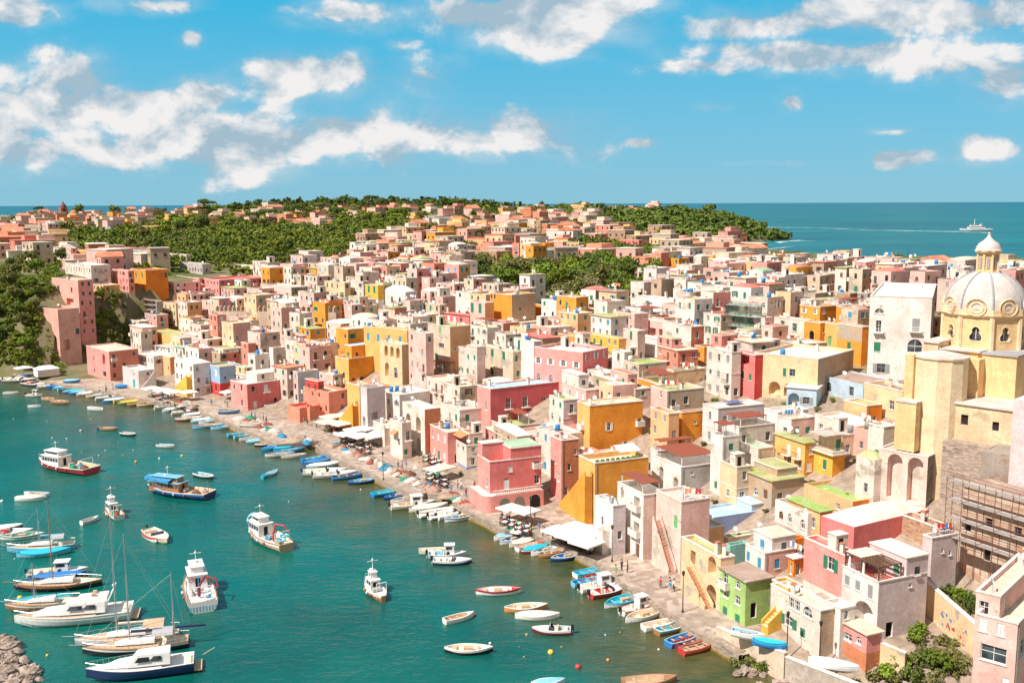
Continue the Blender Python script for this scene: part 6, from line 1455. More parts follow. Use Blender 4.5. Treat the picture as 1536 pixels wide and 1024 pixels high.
# moored along the quay, one by one
W1 = 'moored at the quay by the green house'; W2 = 'moored below the boat store house'; W3 = 'moored by the cafe quay'; W4 = 'in the row below the pink corner house'; W5 = 'at the middle quay pier'; W6 = 'in the row by the second pier'; W7 = 'in the row by the boat slip'; W8 = 'in the left quay row'
for b_ in [
 (1048,974,5.2,30,'row','red','orange','tan','red',W1),(1040,966,4.8,30,'row','maroon','white','red','maroon',W1),(1026,962,5.0,34,'row','blue','blue','blue','sky',W1),(1010,945,5.2,30,'row','wood','teal','teal','white',W2),(992,940,5.0,24,'row','white','white','cream','white',W2),
 (968,926,6.0,30,'gozzo','white','white','cream','cream',W2),(958,915,5.6,32,'cabin','white','white','white','red',W2),(938,904,6.2,30,'gozzo','white','sky','teal','teal',W2),(914,890,6.0,28,'motor','red','maroon','red','white',W2),(902,882,6.4,24,'cabin','white','white','cream','white',W2),(912,872,6.0,26,'row','teal','sky','teal','sky',W2),(904,868,5.2,26,'row','red','white','red','red',W2),(888,861,5.4,28,'row','white','teal','teal','teal',W2),(882,876,4.6,24,'row','sky','sky','blue','teal',W2),
 (852,838,5.4,24,'gozzo','navy','blue','blue','white',W3),(832,832,5.4,30,'gozzo','wood','tan','tan','wood',W3),(819,829,5.2,30,'gozzo','white','white','sky','white',W3),(803,826,5.2,32,'cover','maroon','white','teal','teal',W3),(797,822,5.0,32,'row','white','white','cream','red',W3),(785,816,5.0,34,'cover','white','cream','cream','white',W3),(771,812,5.2,34,'gozzo','white','sky','blue','white',W3),(762,806,5.0,34,'cover','white','white','sky','white',W3),
 (694,778,6.2,30,'gozzo','white','blue','teal','white',W4),(684,774,6.6,30,'motor','white','white','white','white',W4),(670,774,6.4,30,'rib','white','white','grey','white',W4),(655,771,6.2,30,'rib','white','white','cream','white',W4),(643,764,7.0,25,'cover','cream','white','cream','white',W4),(620,760,7.6,20,'cabin','cream','cream','tan','white',W4),(610,752,6.0,30,'gozzo','grey','white','grey','white',W4),(598,746,5.6,32,'gozzo','navy','blue','blue','blue',W5),(583,741,6.4,34,'row','blue','teal','teal','teal',W5),
 (546,724,5.8,24,'gozzo','navy','blue','sky','blue',W5),(522,717,5.8,22,'row','blue','sky','navy','blue',W5),(504,714,8.0,14,'motor','white','white','white','white',W5),(488,710,8.4,12,'motor','white','white','cream','white',W5),(486,700,6.6,22,'cover','sky','white','white','white',W5),(478,694,6.0,30,'cover','blue','blue','blue','sky',W5),(472,690,5.6,34,'row','blue','sky','teal','blue',W5),
 (441,686,5.2,12,'row','white','cream','grey','cream',W6),(436,678,5.8,28,'row','blue','sky','teal','blue',W6),(420,684,5.8,18,'gozzo','grey','white','grey','sky',W6),(428,674,5.0,30,'cover','teal','blue','teal','teal',W6),(412,674,5.6,26,'cover','blue','teal','blue','blue',W6),(402,668,5.6,22,'gozzo','black','white','tan','white',W6),(390,663,5.8,24,'cover','teal','white','sky','white',W6),(378,660,5.6,20,'gozzo','grey','grey','sky','white',W6),(370,656,5.6,30,'row','sky','teal','teal','sky',W6),(360,653,5.4,30,'row','teal','sky','teal','sky',W6),
 (338,643,6.2,16,'gozzo','sky','sky','teal','sky',W7),(314,641,7.4,10,'gozzo','sky','blue','tan','sky',W7),(318,634,6,20,'gozzo','white','sky','blue','white',W7),(328,632,6.0,24,'cover','wood','white','teal','white',W7),(306,632,6.0,24,'cover','sky','white','white','sky',W7),(284,630,6.4,20,'gozzo','maroon','white','cream','white',W7),(292,624,6.0,28,'cover','white','white','white','white',W7),(276,620,6.0,30,'motor','white','white','cream','white',W7),(262,616,5.8,30,'cover','white','sky','white','white',W7),(250,612,5.8,30,'motor','white','grey','sky','white',W7),
 (228,608,7.2,22,'gozzo','tan','cream','tan','tan',W8),(212,607,7.0,26,'gozzo','wood','tan','tan','wood',W8),(198,605,6.6,30,'cover','green','yellow','yellow','green',W8),(190,602,6.2,32,'row','yellow','orange','tan','yellow',W8),(180,600,6.6,34,'row','sky','teal','teal','sky',W8),(172,602,5.8,30,'cover','blue','sky','white','blue',W8),(164,598,6.8,32,'motor','white','sky','white','white',W8),(156,594,6.0,34,'cover','white','white','grey','white',W8),(148,595,6.2,32,'gozzo','tan','white','cream','white',W8),(140,592,6.0,32,'gozzo','wood','cream','tan','cream',W8),(132,592,6.0,34,'cover','grey','white','white','white',W8),(122,590,6.4,34,'cover','blue','sky','sky','blue',W8),(113,588,6.4,34,'cover','blue','white','teal','sky',W8),(104,585,6.0,36,'row','sky','teal','blue','sky',W8),(96,583,6.0,36,'cover','teal','sky','sky','teal',W8),(88,581,6.4,36,'cover','blue','blue','blue','blue',W8),(76,581,7.0,20,'motor','white','white','white','white',W8),
 (52,578,8.5,-25,'motor','navy','white','red','white','near the far left rocks'),(30,572,9.0,5,'motor','grey','white','white','white','near the far left rocks'),(18,570,8.0,10,'motor','white','white','cream','white','near the far left rocks'),(42,566,6.5,-10,'cover','navy','white','blue','white','near the far left rocks'),
]: put_boat(b_[0], b_[1], b_[2]*1.1, *b_[3:9], where=b_[9])
# afloat in the bay
for b_ in [(703,978,6.0,-2,'gozzo','black','white','cream','white','white open boat with a dark hull at the bottom centre of the bay'),(689,930,4.4,32,'row','white','white','tan','white','little white rowing boat alone above the dark hulled open boat'),(748,890,6.4,2,'gozzo','white','maroon','white','red','white boat with red trim and a small bow arch mid bay'),
 (789,915,6.0,8,'gozzo','orange','orange','cream','white','orange hulled boat with cream inside beside a white one'),(806,927,5.8,-2,'cover','white','white','cream','white','white covered boat touching the orange hulled one'),(827,949,5.0,176,'motor','maroon','white','grey','white','white speedboat with a red waterline and black outboard'),
 (679,845,6.0,-2,'motor','navy','white','white','white','white motor boat with windscreen, front of the trio'),(671,835,6.2,4,'cabin','white','sky','sky','white','pale blue and white cabin boat, middle of the trio'),(652,829,5.2,6,'row','white','cream','cream','cream','cream open boat, rearmost of the trio'),
 (236,807,8.0,-48,'motor','cream','orange','white','cream','cream and salmon motor boat alongside a small red boat'),(227,808,5.6,-52,'row','white','red','orange','red','small red boat tied beside the cream motor boat'),(135,783,3.6,60,'row','white','white','grey','white','tiny round white dinghy alone near the little fishing boat'),
 (54,744,4.8,170,'row','white','white','grey','white','white dinghy drawn up behind a flat white raft boat'),(44,750,5.5,0,'cover','white','white','cream','white','flat white boat in front of a white dinghy'),
 (408,712,3.8,70,'cover','sky','white','sky','white','pale turquoise covered boat alone in the middle bay'),(397,716,2.6,80,'row','teal','teal','teal','teal','tiny turquoise dinghy beside the pale covered boat'),(307,716,5.6,-32,'row','black','white','sky','white','white rowing boat just beyond the blue fishing boat'),
 (249,671,4.4,-14,'row','grey','white','sky','white','small white dinghy among the yellow buoys'),(193,653,4.6,-22,'row','black','white','grey','white','small white dinghy with dark stern left of centre'),(164,645,4.6,-8,'row','wood','tan','tan','wood','small brown rowing boat far across the bay'),(150,643,1.6,0,'row','navy','grey','grey','navy','tiny dark tender beside the brown rowing boat'),
 (143,615,6.0,-26,'cover','white','white','grey','white','white motor boat with grey cover below the far left row'),(52,611,3.6,-4,'row','white','white','grey','white','little white dinghy near the left rocks'),(52,595,5.0,-5,'cabin','grey','white','white','white','small white cabin boat near the left rocks'),(17,591,4.4,0,'row','white','white','grey','white','small white rowing boat at far left of the bay'),
 (72,600,6.2,-30,'gozzo','tan','tan','wood','tan','tan boat joined end to end with another'),(90,605,6.8,-22,'gozzo','wood','tan','tan','wood','brown boat with gear joined behind tan boat'),
 (12,803,8.0,15,'motor','white','white','red','white','white motor boat with a red seat at the left edge'),(34,807,7.0,8,'gozzo','white','green','green','white','white boat filled with green nets at the left edge'),(6,795,6,20,'cover','navy','white','white','white','navy and white boat cut by the left edge'),
 (975,1026,6.4,10,'row','wood','tan','tan','wood','brown wooden rowing boat cut by the bottom edge'),(822,1028,4.0,10,'cover','white','white','sky','white','white boat tip at the bottom edge'),
 (88,862,8.4,12,'cabin','white','cream','cream','white','long white launch with a flat awning beyond the schooner'),(86,868,8.0,14,'cover','blue','navy','blue','navy','blue covered boat lying against the white launch'),(62,906,8.6,14,'cover','white','teal','teal','teal','turquoise covered boat in front of the schooner'),(66,832,8.0,14,'cover','sky','teal','teal','teal','turquoise decked boat alongside the blue sailing boat')]:
    put_boat(*b_[:9], label=b_[9])
# boats standing on the quay
for (u, v, L, th, kind, c1, c2, c3, c4, lb) in ((1122,958,4.2,-28,'row','white','white','sky','white','white and blue boat pulled up beside the sea wall'),(1154,972,4.2,-26,'cover','blue','teal','teal','blue','bright blue boat upturned beside the sea wall'),(182,582,4.2,-10,'cover','blue','blue','blue','sky','bright blue covered boat ashore by turquoise door house'),(108,574,5.2,8,'cover','blue','sky','sky','white','pale blue boat hauled ashore on the left apron'),
  (412,611,5.4,15,'row','grey','white','grey','white','grey dinghy ashore in front of the square rose house'),(344,620,5.6,5,'row','blue','grey','navy','white','blue grey boat ashore on the pier near the rose house'),(376,640,5.6,-5,'row','white','cream','tan','white','cream boat ashore among the fishing gear'),(1250,1004,5.5,-28,'cover','white','white','white','white','long white boat ashore at the bottom right path')):
    o = put_boat(u, v, L, th, kind, c1, c2, c3, c4, label=lb); o.location = P(u, v, 1.35 if u < 1100 else 3.3); o.location.z += .25
# fishing boats
def wheelhouse(root, x0, x1, w, z0, h, m, roofm_=None, name='wheelhouse', slope=.25):
    a = MB(); vs = [(x0,-w/2,z0),(x1,-w/2,z0),(x1,w/2,z0),(x0,w/2,z0),(x0,-w/2*.92,z0+h),(x1-slope,-w/2*.92,z0+h),(x1-slope,w/2*.92,z0+h),(x0,w/2*.92,z0+h)]
    a.add(vs, [(0,1,5,4),(1,2,6,5),(2,3,7,6),(3,0,4,7)], m); a.box(x0-.25,-w/2-.05,z0+h,x1,w/2+.05,z0+h+.1,roofm_ or m); a.build(name, root)
    for s_ in (1,-1):
        n = max(1, int((x1-x0)/.8))
        for i in range(n):
            c = MB(); xa = x0+.15+(x1-x0-.3)*i/n; xb = xa+(x1-x0-.3)/n-.12; y0 = w/2*s_
            c.quad((xa,y0*.957+.015*s_,z0+h*.5),(xb,y0*.957+.015*s_,z0+h*.5),(xb,y0*.93+.015*s_,z0+h*.85),(xa,y0*.93+.015*s_,z0+h*.85),glassm()); c.build('window', root)
    for i in range(3):
        c = MB(); ya = -w*.42+w*.84*i/3+.05; yb = ya+w*.28-.1; f0, f1 = .5, .85
        c.quad((x1-slope*f0+.015,ya,z0+h*f0),(x1-slope*f0+.015,yb,z0+h*f0),(x1-slope*f1+.015,yb,z0+h*f1),(x1-slope*f1+.015,ya,z0+h*f1),glassm()); c.build('window', root)
    c = MB(); c.quad((x0-.015,-.35,z0+.1),(x0-.015,.35,z0+.1),(x0-.015,.35,z0+h*.8),(x0-.015,-.35,z0+h*.8),M_DARK); c.build('door', root)
def mast(root, x, z0, h, m, yard=True, name='mast', r=.07):
    a = MB(); a.tube((x,0,z0),(x,0,z0+h),r,m,r*.6,n=6)
    if yard: a.tube((x,-.8,z0+h*.75),(x,.8,z0+h*.75),.035,m); a.ball((x,0,z0+h*.8),.18,M_WHITE)
    a.build(name, root)
def ring(root, c, r, m, ax='x', name='life_ring'):
    a = MB(); n = 10
    for i in range(n):
        t0, t1 = 2*math.pi*i/n, 2*math.pi*(i+1)/n
        f = (lambda t_: Vector((0, r*math.cos(t_), r*math.sin(t_)))) if ax == 'x' else (lambda t_: Vector((r*math.cos(t_), r*math.sin(t_), 0)))
        a.tube(Vector(c)+f(t0), Vector(c)+f(t1), r*.22, m, n=5)
    a.build(name, root)
def fender(root, x, y, z, m): a = MB(); a.ball((x,y,z),.17,m,8,5,1.5); a.build('fender', root)
def gear(root, x, y, z, w, m, name='net_pile', h=.5): heap(w, w*.7, h, m, int(x*10)).build(name, root, (x,y,z))
def railing(root, S, f0, f1, h, m=None, dz=0):
    a = MB(); n = len(S)-1; m = m or M_STEEL
    for s_ in (1,-1):
        pr = None
        for i in range(int(f0*n), int(f1*n)+1):
            p = Vector((S[i][0], max(S[i][1]-.06, 0)*s_, S[i][3]+dz)); q = p+Vector((0,0,h)); a.tube(p,q,.022,m,n=4)
            if pr: a.tube(pr,q,.025,m,n=4)
            pr = q
    a.build('railing', root)
def finish(root, u, v, th, label, cat='fishing boat', lm=None):
    root.location = P(u, v, 0); root.rotation_euler = (0,0,math.radians(th)); tag(root, label, cat)
    if lm: LANDMARKS.append((lm, u, v))
# 1 red and white trawler
def trawler(u, v, L, th, hc, sc, label, lm, house_f=(.50,.82), hm='white', rm='white', red_crane=False, deckc='cream', stripe=None, stern=.8, hh=1.35, whh=2.0, gearc=()):
    root = empty('fishing_boat', (0,0,0)); B = L*.33; S = hull_secs(L, B, hh, transom=True, stern=stern, n=18); a = MB()
    hull(a, S, BC[hc], BC[sc], BC[deckc], BC['white'] if sc != 'white' else BC['wood'], floor=hh*.55); a.build('hull', root)
    d_ = MB(); deck(d_, S, .74, 1, BC['white'], 0); d_.build('foredeck', root)
    x0, x1 = -L/2+L*house_f[0], -L/2+L*house_f[1]; wheelhouse(root, x0, x1, B*.62, hh*.55, whh, BC[hm], BC[rm]); 
    z = hh*.55+whh+.1
    up = MB(); up.box(x0+.6,-B*.2,z,x1-.5,B*.2,z+.9,BC[hm]); up.box(x0+.4,-B*.24,z+.9,x1-.3,B*.24,z+.98,BC[rm]); up.build('upper_cabin', root)
    for y in (-1,1): g = MB(); g.quad((x0+.8,y*(B*.2+.012),z+.35),(x1-.8,y*(B*.2+.012),z+.35),(x1-.8,y*(B*.2+.012),z+.75),(x0+.8,y*(B*.2+.012),z+.75),glassm()); g.build('window', root)
    mast(root, (x0+x1)/2, z+.98, 2.0, M_WHITE); railing(root, S, .72, 1, .7)
    rd = MB(); rd.lathe([(.0,0),(.35,0),(.35,.16),(0,.2)], M_WHITE, 8, ((x0+x1)/2+.5,0,z+1.0)); rd.build('radar', root)
    for s_ in (1,-1):
        for i, c in enumerate(('red','white','orange')): k = bow_at(S, .3+.15*i); fender(root, k[0], (k[1]+.12)*s_, k[3]-.35, BC[c])
    for i, (fx, y, w, nm) in enumerate(gearc): gear(root, -L/2+L*fx, y, hh*.55, w, netmat('net_'+nm, dict(NETC)[nm]), h=.9)
    if red_crane:
        c = MB(); x = -L/2+L*.30; c.tube((x,B*.05,hh*.5),(x,B*.05,hh+1.0),.2,BC['red'],n=6); c.tube((x,B*.05,hh+.9),(x+.4,-B*.05,hh+2.0),.16,BC['red'],n=6); c.tube((x+.4,-B*.05,hh+2.0),(x-.9,-B*.30,hh+1.8),.14,BC['red'],n=6); c.tube((x-.9,-B*.30,hh+1.8),(x-1.5,-B*.42,hh+.7),.11,BC['red'],n=6); c.build('crane', root)
    w_ = MB(); w_.tube((-L/2+L*.38,-.6,hh*.9),(-L/2+L*.38,.6,hh*.9),.32,BC['grey'],n=10); w_.build('winch', root)
    tb = MB(); x = -L/2+L*.1; 
    for s_ in (1,-1): tb.tube((x,s_*B*.3,hh*.5),(x,s_*B*.3,hh+1.5),.06,BC['white'] if hc!='navy' else BC['wood'])
    tb.tube((x,-B*.3,hh+1.5),(x,B*.3,hh+1.5),.06,BC['white'] if hc!='navy' else BC['wood']); tb.build('stern_gantry', root)
    finish(root, u, v, th, label, lm=lm); return root, S, B, hh
trawler(98,704,16.5,152,'red','maroon','red hulled fishing trawler with white wheelhouse and small dinghy alongside','the red trawler',deckc='tan',gearc=((.15,0,2.6,'brown'),(.3,.6,2.0,'green'),(.28,-1,1.6,'blue')),hh=1.6)
put_boat(88,706,4.2,155,'row','white','grey','grey','white',label='small grey dinghy tied against the red trawler')
r_, S_, B_, hh_ = trawler(268,742,14.5,160,'navy','blue','navy blue fishing boat with bright blue canopy roof and orange float','the navy fishing boat',rm='sky',hm='wood',deckc='tan',house_f=(.42,.9),whh=1.8,gearc=((.2,.3,2.0,'brown'),(.12,-.8,1.4,'pinkish')),hh=1.4)
a = MB(); a.add([(.6,-2.1,3.05),(6.9,-1.2,3.25),(6.9,1.2,3.25),(.6,2.1,3.05),(.6,0,3.5),(6.9,0,3.6),(.6,-2.15,2.6),(6.9,-1.25,2.8),(.6,2.15,2.6),(6.9,1.25,2.8)], [(0,1,5,4),(3,2,5,4),(0,1,7,6),(3,2,9,8)], plain('faded_blue_tarp', (.05,.25,.45), .8, .2, 0, .35)); a.build('blue_canopy', r_)
r_, S_, B_, hh_ = trawler(402,812,13.0,130,'tan','white','cream and brown striped fishing boat carrying a folded red crane','the red crane boat',red_crane=True,deckc='cream',gearc=((.42,.4,1.6,'blue'),(.2,0,1.8,'tan')),hh=1.5,stern=.6,house_f=(.55,.84))
ring(r_, (-3.6,-1.2,1.7), .7, BC['teal'], 'z', 'blue_float'); ring(r_, (-5.2,.2,1.7), .7, BC['sky'], 'z', 'blue_float'); ring(r_, (5.0,0,2.5), 1.1, BC['sky'], 'x', 'blue_bow_shield')
r_, S_, B_, hh_ = trawler(298,893,12.8,113,'white','white','big white work boat with dark red crane and two dinghies aboard','the white work boat',hh=1.7,stern=.93,house_f=(.50,.82),whh=2.1,deckc='white',gearc=((.14,-1.1,1.5,'blue'),(.36,1.1,1.6,'white')))
c = MB(); z = 1.2
c.tube((-3.3,.2,z),(-3.3,.2,z+1.5),.25,BC['maroon'],n=6); c.tube((-3.3,.2,z+1.4),(-1.8,-.8,z+2.2),.17,BC['maroon'],n=6); c.tube((-1.8,-.8,z+2.2),(-2.6,-2.2,z+1.9),.15,BC['maroon'],n=6); c.tube((-2.6,-2.2,z+1.9),(-4.0,-2.3,z+1.0),.12,BC['maroon'],n=6); c.build('crane', r_)
ring(r_, (-.32,.9,2.5), .28, BC['red']); ring(r_, (-.32,-.9,2.5), .28, BC['red']); ring(r_, (-3.0,-1.1,1.4), .65, BC['white'], 'z', 'round_dinghy'); ring(r_, (-5.2,-1.0,1.5), .6, BC['white'], 'z', 'round_dinghy')
c = MB(); 
for i in range(9): y = -1.7+i*.42; c.box(-6.43,y,.25,-6.41,y+.16,.95,BC['sky'])
c.build('stern_stripes', r_)
c = MB(); c.tube((-.9,.0,1.0),(-.9,.0,3.0),.12,BC['blue'],n=6); c.build('blue_post', r_)
trawler(170,772,7.4,128,'white','white','little white fishing boat with a bridge roof and red nets astern','the little white fishing boat',hh=1.0,whh=1.6,gearc=((.2,0,1.3,'red'),(.3,.3,1.0,'green')),house_f=(.45,.75))
trawler(562,890,7.2,118,'wood','cream','white and wooden cabin boat with turquoise underside alone in mid bay','the lone cabin boat',hh=1.1,whh=1.5,house_f=(.45,.72),deckc='white',stern=.3)
# motor yacht
def yacht(u, v, L, th, hc, label, lm, fly=True, glass='glass', deckc='tan'):
    root = empty('motor_yacht', (0,0,0)); B = L*.29; hh = 1.6; S = hull_secs(L, B, hh, transom=True, stern=.92, n=20); a = MB()
    hull(a, S, BC[hc], BC['white'] if hc == 'white' else BC[hc], BC['white'], BC['white'], floor=1.0); a.build('hull', root)
    d_ = MB(); deck(d_, S, .30, 1, BC[deckc], 0); d_.build('deck', root)
    def tier(x0, x1, w0, w1, z0, z1, s0, s1, m, name):
        q = MB(); vs = [(x0,-w0/2,z0),(x1,-w1/2,z0),(x1,w1/2,z0),(x0,w0/2,z0),(x0+s0,-w0*.42,z1),(x1-s1,-w1*.40,z1),(x1-s1,w1*.40,z1),(x0+s0,w0*.42,z1)]
        q.add(vs, [(0,1,5,4),(1,2,6,5),(2,3,7,6),(3,0,4,7),(4,5,6,7)], m); return q.build(name, root)
    zt_ = 1.55
    tier(L*.02, L*.34, B*.66, B*.34, zt_, zt_+.62, 0, 1.6, BC['white'], 'trunk_cabin')
    tier(-L*.28, L*.12, B*.74, B*.62, zt_, zt_+1.35, .0, 1.2, BC['white'], 'saloon')
    for s_ in (1,-1):
        for (xa, xb) in ((-L*.20,-L*.11),(-L*.09,L*.03)):
            g = MB(); y0, y1 = B*.37*.96, B*.34*.94
            g.quad((xa,s_*(B*.355+.03),zt_+.55),(xb+.2,s_*(B*.335+.03),zt_+.55),(xb-.2,s_*(B*.31+.04),zt_+1.12),(xa,s_*(B*.325+.04),zt_+1.12),glassm()); g.build('window', root)
    g = MB(); g.quad((L*.12-.50,-B*.24,zt_+.55),(L*.12-.50,B*.24,zt_+.55),(L*.12-1.1,B*.23,zt_+1.22),(L*.12-1.1,-B*.23,zt_+1.22),glassm()); g.build('windscreen', root)
    if fly:
        tier(-L*.30, -L*.02, B*.6, B*.5, zt_+1.36, zt_+1.95, 0, .5, BC['white'], 'flybridge')
        for y in (-.5,.5): s_ = MB(); s_.box(-L*.2,y-.25,zt_+1.96,-L*.2+.5,y+.25,zt_+2.35,BC['tan']); s_.build('seat', root)
        c = MB()
        for y in (-1,1): c.tube((-L*.31,y*B*.3,zt_+1.4),(-L*.36,y*B*.28,zt_+2.9),.10,BC['white'],n=6)
        c.tube((-L*.36,-B*.28,zt_+2.9),(-L*.36,B*.28,zt_+2.9),.10,BC['white'],n=6); c.ball((-L*.36,.4,zt_+3.2),.28,BC['white']); c.build('radar_arch', root)
    railing(root, S, .55, 1, .65); fender(root, 0, -B/2-.15, 1.0, BC['white']); fender(root, L*.22, -B*.44, 1.0, BC['white'])
    b = MB(); b.box(-L*.47,-B*.36,1.02,-L*.42,B*.36,1.4,BC['cream']); b.build('bench', root)
    b = MB(); b.box(-L/2-.9,-B*.40,.35,-L/2-.01,B*.40,.47,BC['tan']); b.build('swim_platform', root)
    finish(root, u, v, th, label, 'motor yacht', lm); return root
yacht(112,932,14.6,194,'white','large white motor yacht with a flybridge and teak deck','the large white motor yacht')
r_ = yacht(212,1012,12.0,196,'navy','motor cruiser with a navy hull and white wheelhouse at bottom','the navy motor cruiser',fly=False,deckc='white')
c = MB(); c.tube((-7.0,-1,1.2),(-8.4,-1.0,1.9),.05,BC['tan']); c.build('gangplank', r_)
# sailing boats
def sailboat(u, v, L, th, hc, sc, mh, label, lm, masts=((.08,1.0),), boom=True, bows=False, mm=None, sail='cream'):
    root = empty('sailing_boat', (0,0,0)); B = L*.27; hh = 1.1; S = hull_secs(L, B, hh, transom=False if bows else True, stern=.6, n=18); a = MB()
    hull(a, S, BC[hc], BC[sc], BC['cream'], BC['wood'] if hc in ('black','wood') else BC['white'], floor=.6); a.build('hull', root)
    d_ = MB(); deck(d_, S, .30, 1, BC['tan' if hc != 'white' else 'cream'], -.02); d_.build('deck', root)
    q = MB(); q.add([(-L*.18,-B*.26,hh),(L*.2,-B*.18,hh+.1),(L*.2,B*.18,hh+.1),(-L*.18,B*.26,hh),(-L*.18,-B*.22,hh+.5),(L*.12,-B*.14,hh+.4),(L*.12,B*.14,hh+.4),(-L*.18,B*.22,hh+.5)], [(0,1,5,4),(1,2,6,5),(2,3,7,6),(3,0,4,7),(4,5,6,7)], BC['white']); q.build('cabin_top', root)
    mm = mm or M_STEEL
    for (f, k) in masts:
        x = L*f; a = MB(); a.tube((x,0,hh),(x,0,hh+mh*k),.09,mm,.06,n=6); a.tube((x,-.7,hh+mh*k*.6),(x,.7,hh+mh*k*.6),.03,mm,n=4); a.build('mast', root)
        if boom:
            b = MB(); b.tube((x,0,hh+1.3),(x-L*.32,0,hh+1.25),.06,mm,n=5); b.build('boom', root); s_ = MB(); s_.tube((x-.2,0,hh+1.48),(x-L*.31,0,hh+1.42),.16,BC[sail],.11,n=7); s_.build('furled_sail', root)
        st = MB()
        for (tx, ty) in ((L*.5,0),(-L*.48,0),(x,B*.48),(x,-B*.48)): st.tube((x,0,hh+mh*k*.97),(tx,ty,hh+.1),.018,M_STEEL,n=3)
        st.build('rigging', root)
    railing(root, S, .0, 1, .55)
    if boom:
        t_ = MB(); n = 5
        for i in range(n):
            a0, a1 = math.pi*i/n, math.pi*(i+1)/n; w = B*.36
            t_.quad((-L*.36,w*math.cos(a0),hh+1.0+.5*math.sin(a0)),(-L*.16,w*math.cos(a0),hh+1.0+.5*math.sin(a0)),(-L*.16,w*math.cos(a1),hh+1.0+.5*math.sin(a1)),(-L*.36,w*math.cos(a1),hh+1.0+.5*math.sin(a1)),BC['tan' if sail=='cream' else 'grey'])
        t_.build('spray_hood', root)
    bp = MB(); bp.tube((L*.47,0,hh*1.25),(L*.62,0,hh*1.45),.06,mm); bp.build('bowsprit', root)
    finish(root, u, v, th, label, 'sailing boat', lm); return root
sailboat(192,962,12.5,194,'grey','white',15.5,'pale grey sailing yacht with the tallest mast and furled sail','the tall masted sailing yacht',masts=((.10,1.0),))
sailboat(205,975,12.5,194,'black','white',14.0,'black hulled sailing yacht between the grey one and motor cruiser','the black sailing yacht',masts=((.06,1.0),(-.36,.62)),sail='navy')
sailboat(88,882,12.0,191,'black','wood',12.0,'old wooden schooner with a reddish mast and long bowsprit','the wooden schooner',masts=((.06,1.0),),mm=BC['wood'],boom=False,bows=True)
sailboat(62,826,10.0,194,'sky','teal',6,'blue and turquoise decked sailing boat with grey mast','the blue sailing boat',masts=((0.02,1.0),),sail='sky')
sailboat(64,912,9.5,192,'wood','cream',5.5,'slim pink brown sailing boat with a stubby mast before the schooner','the slim brown sailing boat',masts=((.1,1.0),),boom=False)
# patrol ship out at sea
ship = empty('ship', (0,0,0)); S = hull_secs(52, 10, 4.5, transom=True, stern=.85, n=20); a = MB(); hull(a, S, BC['white'], BC['white'], BC['white'], BC['white'], floor=3.2); a.build('hull', ship)
wheelhouse(ship, -14, 12, 7, 4.4, 3.2, BC['white'], name='superstructure'); wheelhouse(ship, -4, 9, 5.5, 7.8, 2.8, BC['white'], name='bridge'); mast(ship, 2, 10.5, 9, BC['white'], r=.5); mast(ship, -10, 7.6, 6, BC['white'], r=.3)
f_ = MB(); f_.tube((-7,0,7.7),(-8,0,11),1.1,BC['white'],n=8); f_.build('funnel', ship)
pp = P(1463, 347, 0); ship.location = pp; ship.rotation_euler = (0,0,math.radians(184)); tag(ship, 'white patrol ship out at sea trailing a long wake', 'ship'); k_ = 50/F*pp.y/52*.98; ship.scale = (k_,)*3
foam = plain('sea_foam', (.75,.80,.80), .9, .2, 0, .2)
fm, t, b = base_mat('wake_foam', .9, .2); b.inputs['Base Color'].default_value = (.72,.80,.80,1); p_ = geo_pos(t); t.links.new(rng(t, noise(t, p_, .03, 6, .8), .42, .60), b.inputs['Alpha'])
def foam_strip(pts, w0, w1, name, label):
    a = MB(); n = len(pts)
    W_ = [P(u, v, 0) for u, v in pts]
    for i in range(n-1):
        a0 = w0+(w1-w0)*i/(n-1); a1 = w0+(w1-w0)*(i+1)/(n-1); p, q = W_[i], W_[i+1]
        a.quad((p.x,p.y-a0,.25),(q.x,q.y-a1,.25),(q.x,q.y+a1,.25),(p.x,p.y+a0,.25),fm)
    o = a.build(name); tag(o, label, kind='stuff')
foam_strip([(1480,349),(1440,348),(1400,347),(1350,346),(1280,344),(1220,342),(1150,341)], 26, 14, 'wake', 'white foam wake trailing behind the patrol ship')
foam_strip([(1166,364),(1180,362),(1200,361),(1222,362)], 16, 6, 'surf', 'white surf breaking off the rocky headland')
foam_strip([(1128,372),(1150,374),(1190,370)], 5, 3, 'surf', 'thin surf line in the far bay')
# buoys
def make_buoy(m): r_ = empty('buoy', (0,0,0)); a = MB(); a.ball((0,0,.12),.38,m,10,6); a.build('float', r_); b = MB(); b.tube((0,0,.45),(0,0,.62),.04,M_METAL); b.build('ring', r_); return r_
BU = {k: (make_buoy(BC[k]), [True]) for k in ('orange','white','yellow','red')}
for (u, v, c, s) in ((867,1001,'red',1.0),(912,990,'orange',.6),(790,952,'orange',.5),(826,979,'yellow',1.0),(711,922,'red',.6),(204,693,'orange',.9),(273,684,'yellow',.8),(239,688,'white',.7),(184,683,'orange',.4),(158,676,'white',.4),(200,675,'white',.4),(123,678,'orange',.5),(84,833,'white',.5),(30,898,'yellow',1.1),(71,983,'yellow',.5),(842,970,'orange',.3),(779,970,'red',.3),(786,985,'orange',.3),(100,658,'black',.5),(78,657,'black',.5),(121,646,'white',.7),(22,838,'white',.3),(3,752,'white',.8),(735,965,'white',.5),(908,952,'white',.3),(930,948,'orange',.3),(988,974,'white',.4),(433,752,'white',.3),(541,734,'white',.4),(148,683,'white',.4),(55,628,'orange',.3),(70,632,'white',.3),(20,628,'white',.3),(136,628,'white',.3),(177,663,'orange',.3)):
    if c == 'black': c = 'white'
    o = place(*BU[c], P(u, v, 0), 0, None, 'buoy', 'mooring buoys', s); o['auto'] = '%s %s mooring buoy floating in the bay' % ('large' if s > .75 else 'small' if s > .35 else 'tiny', c)
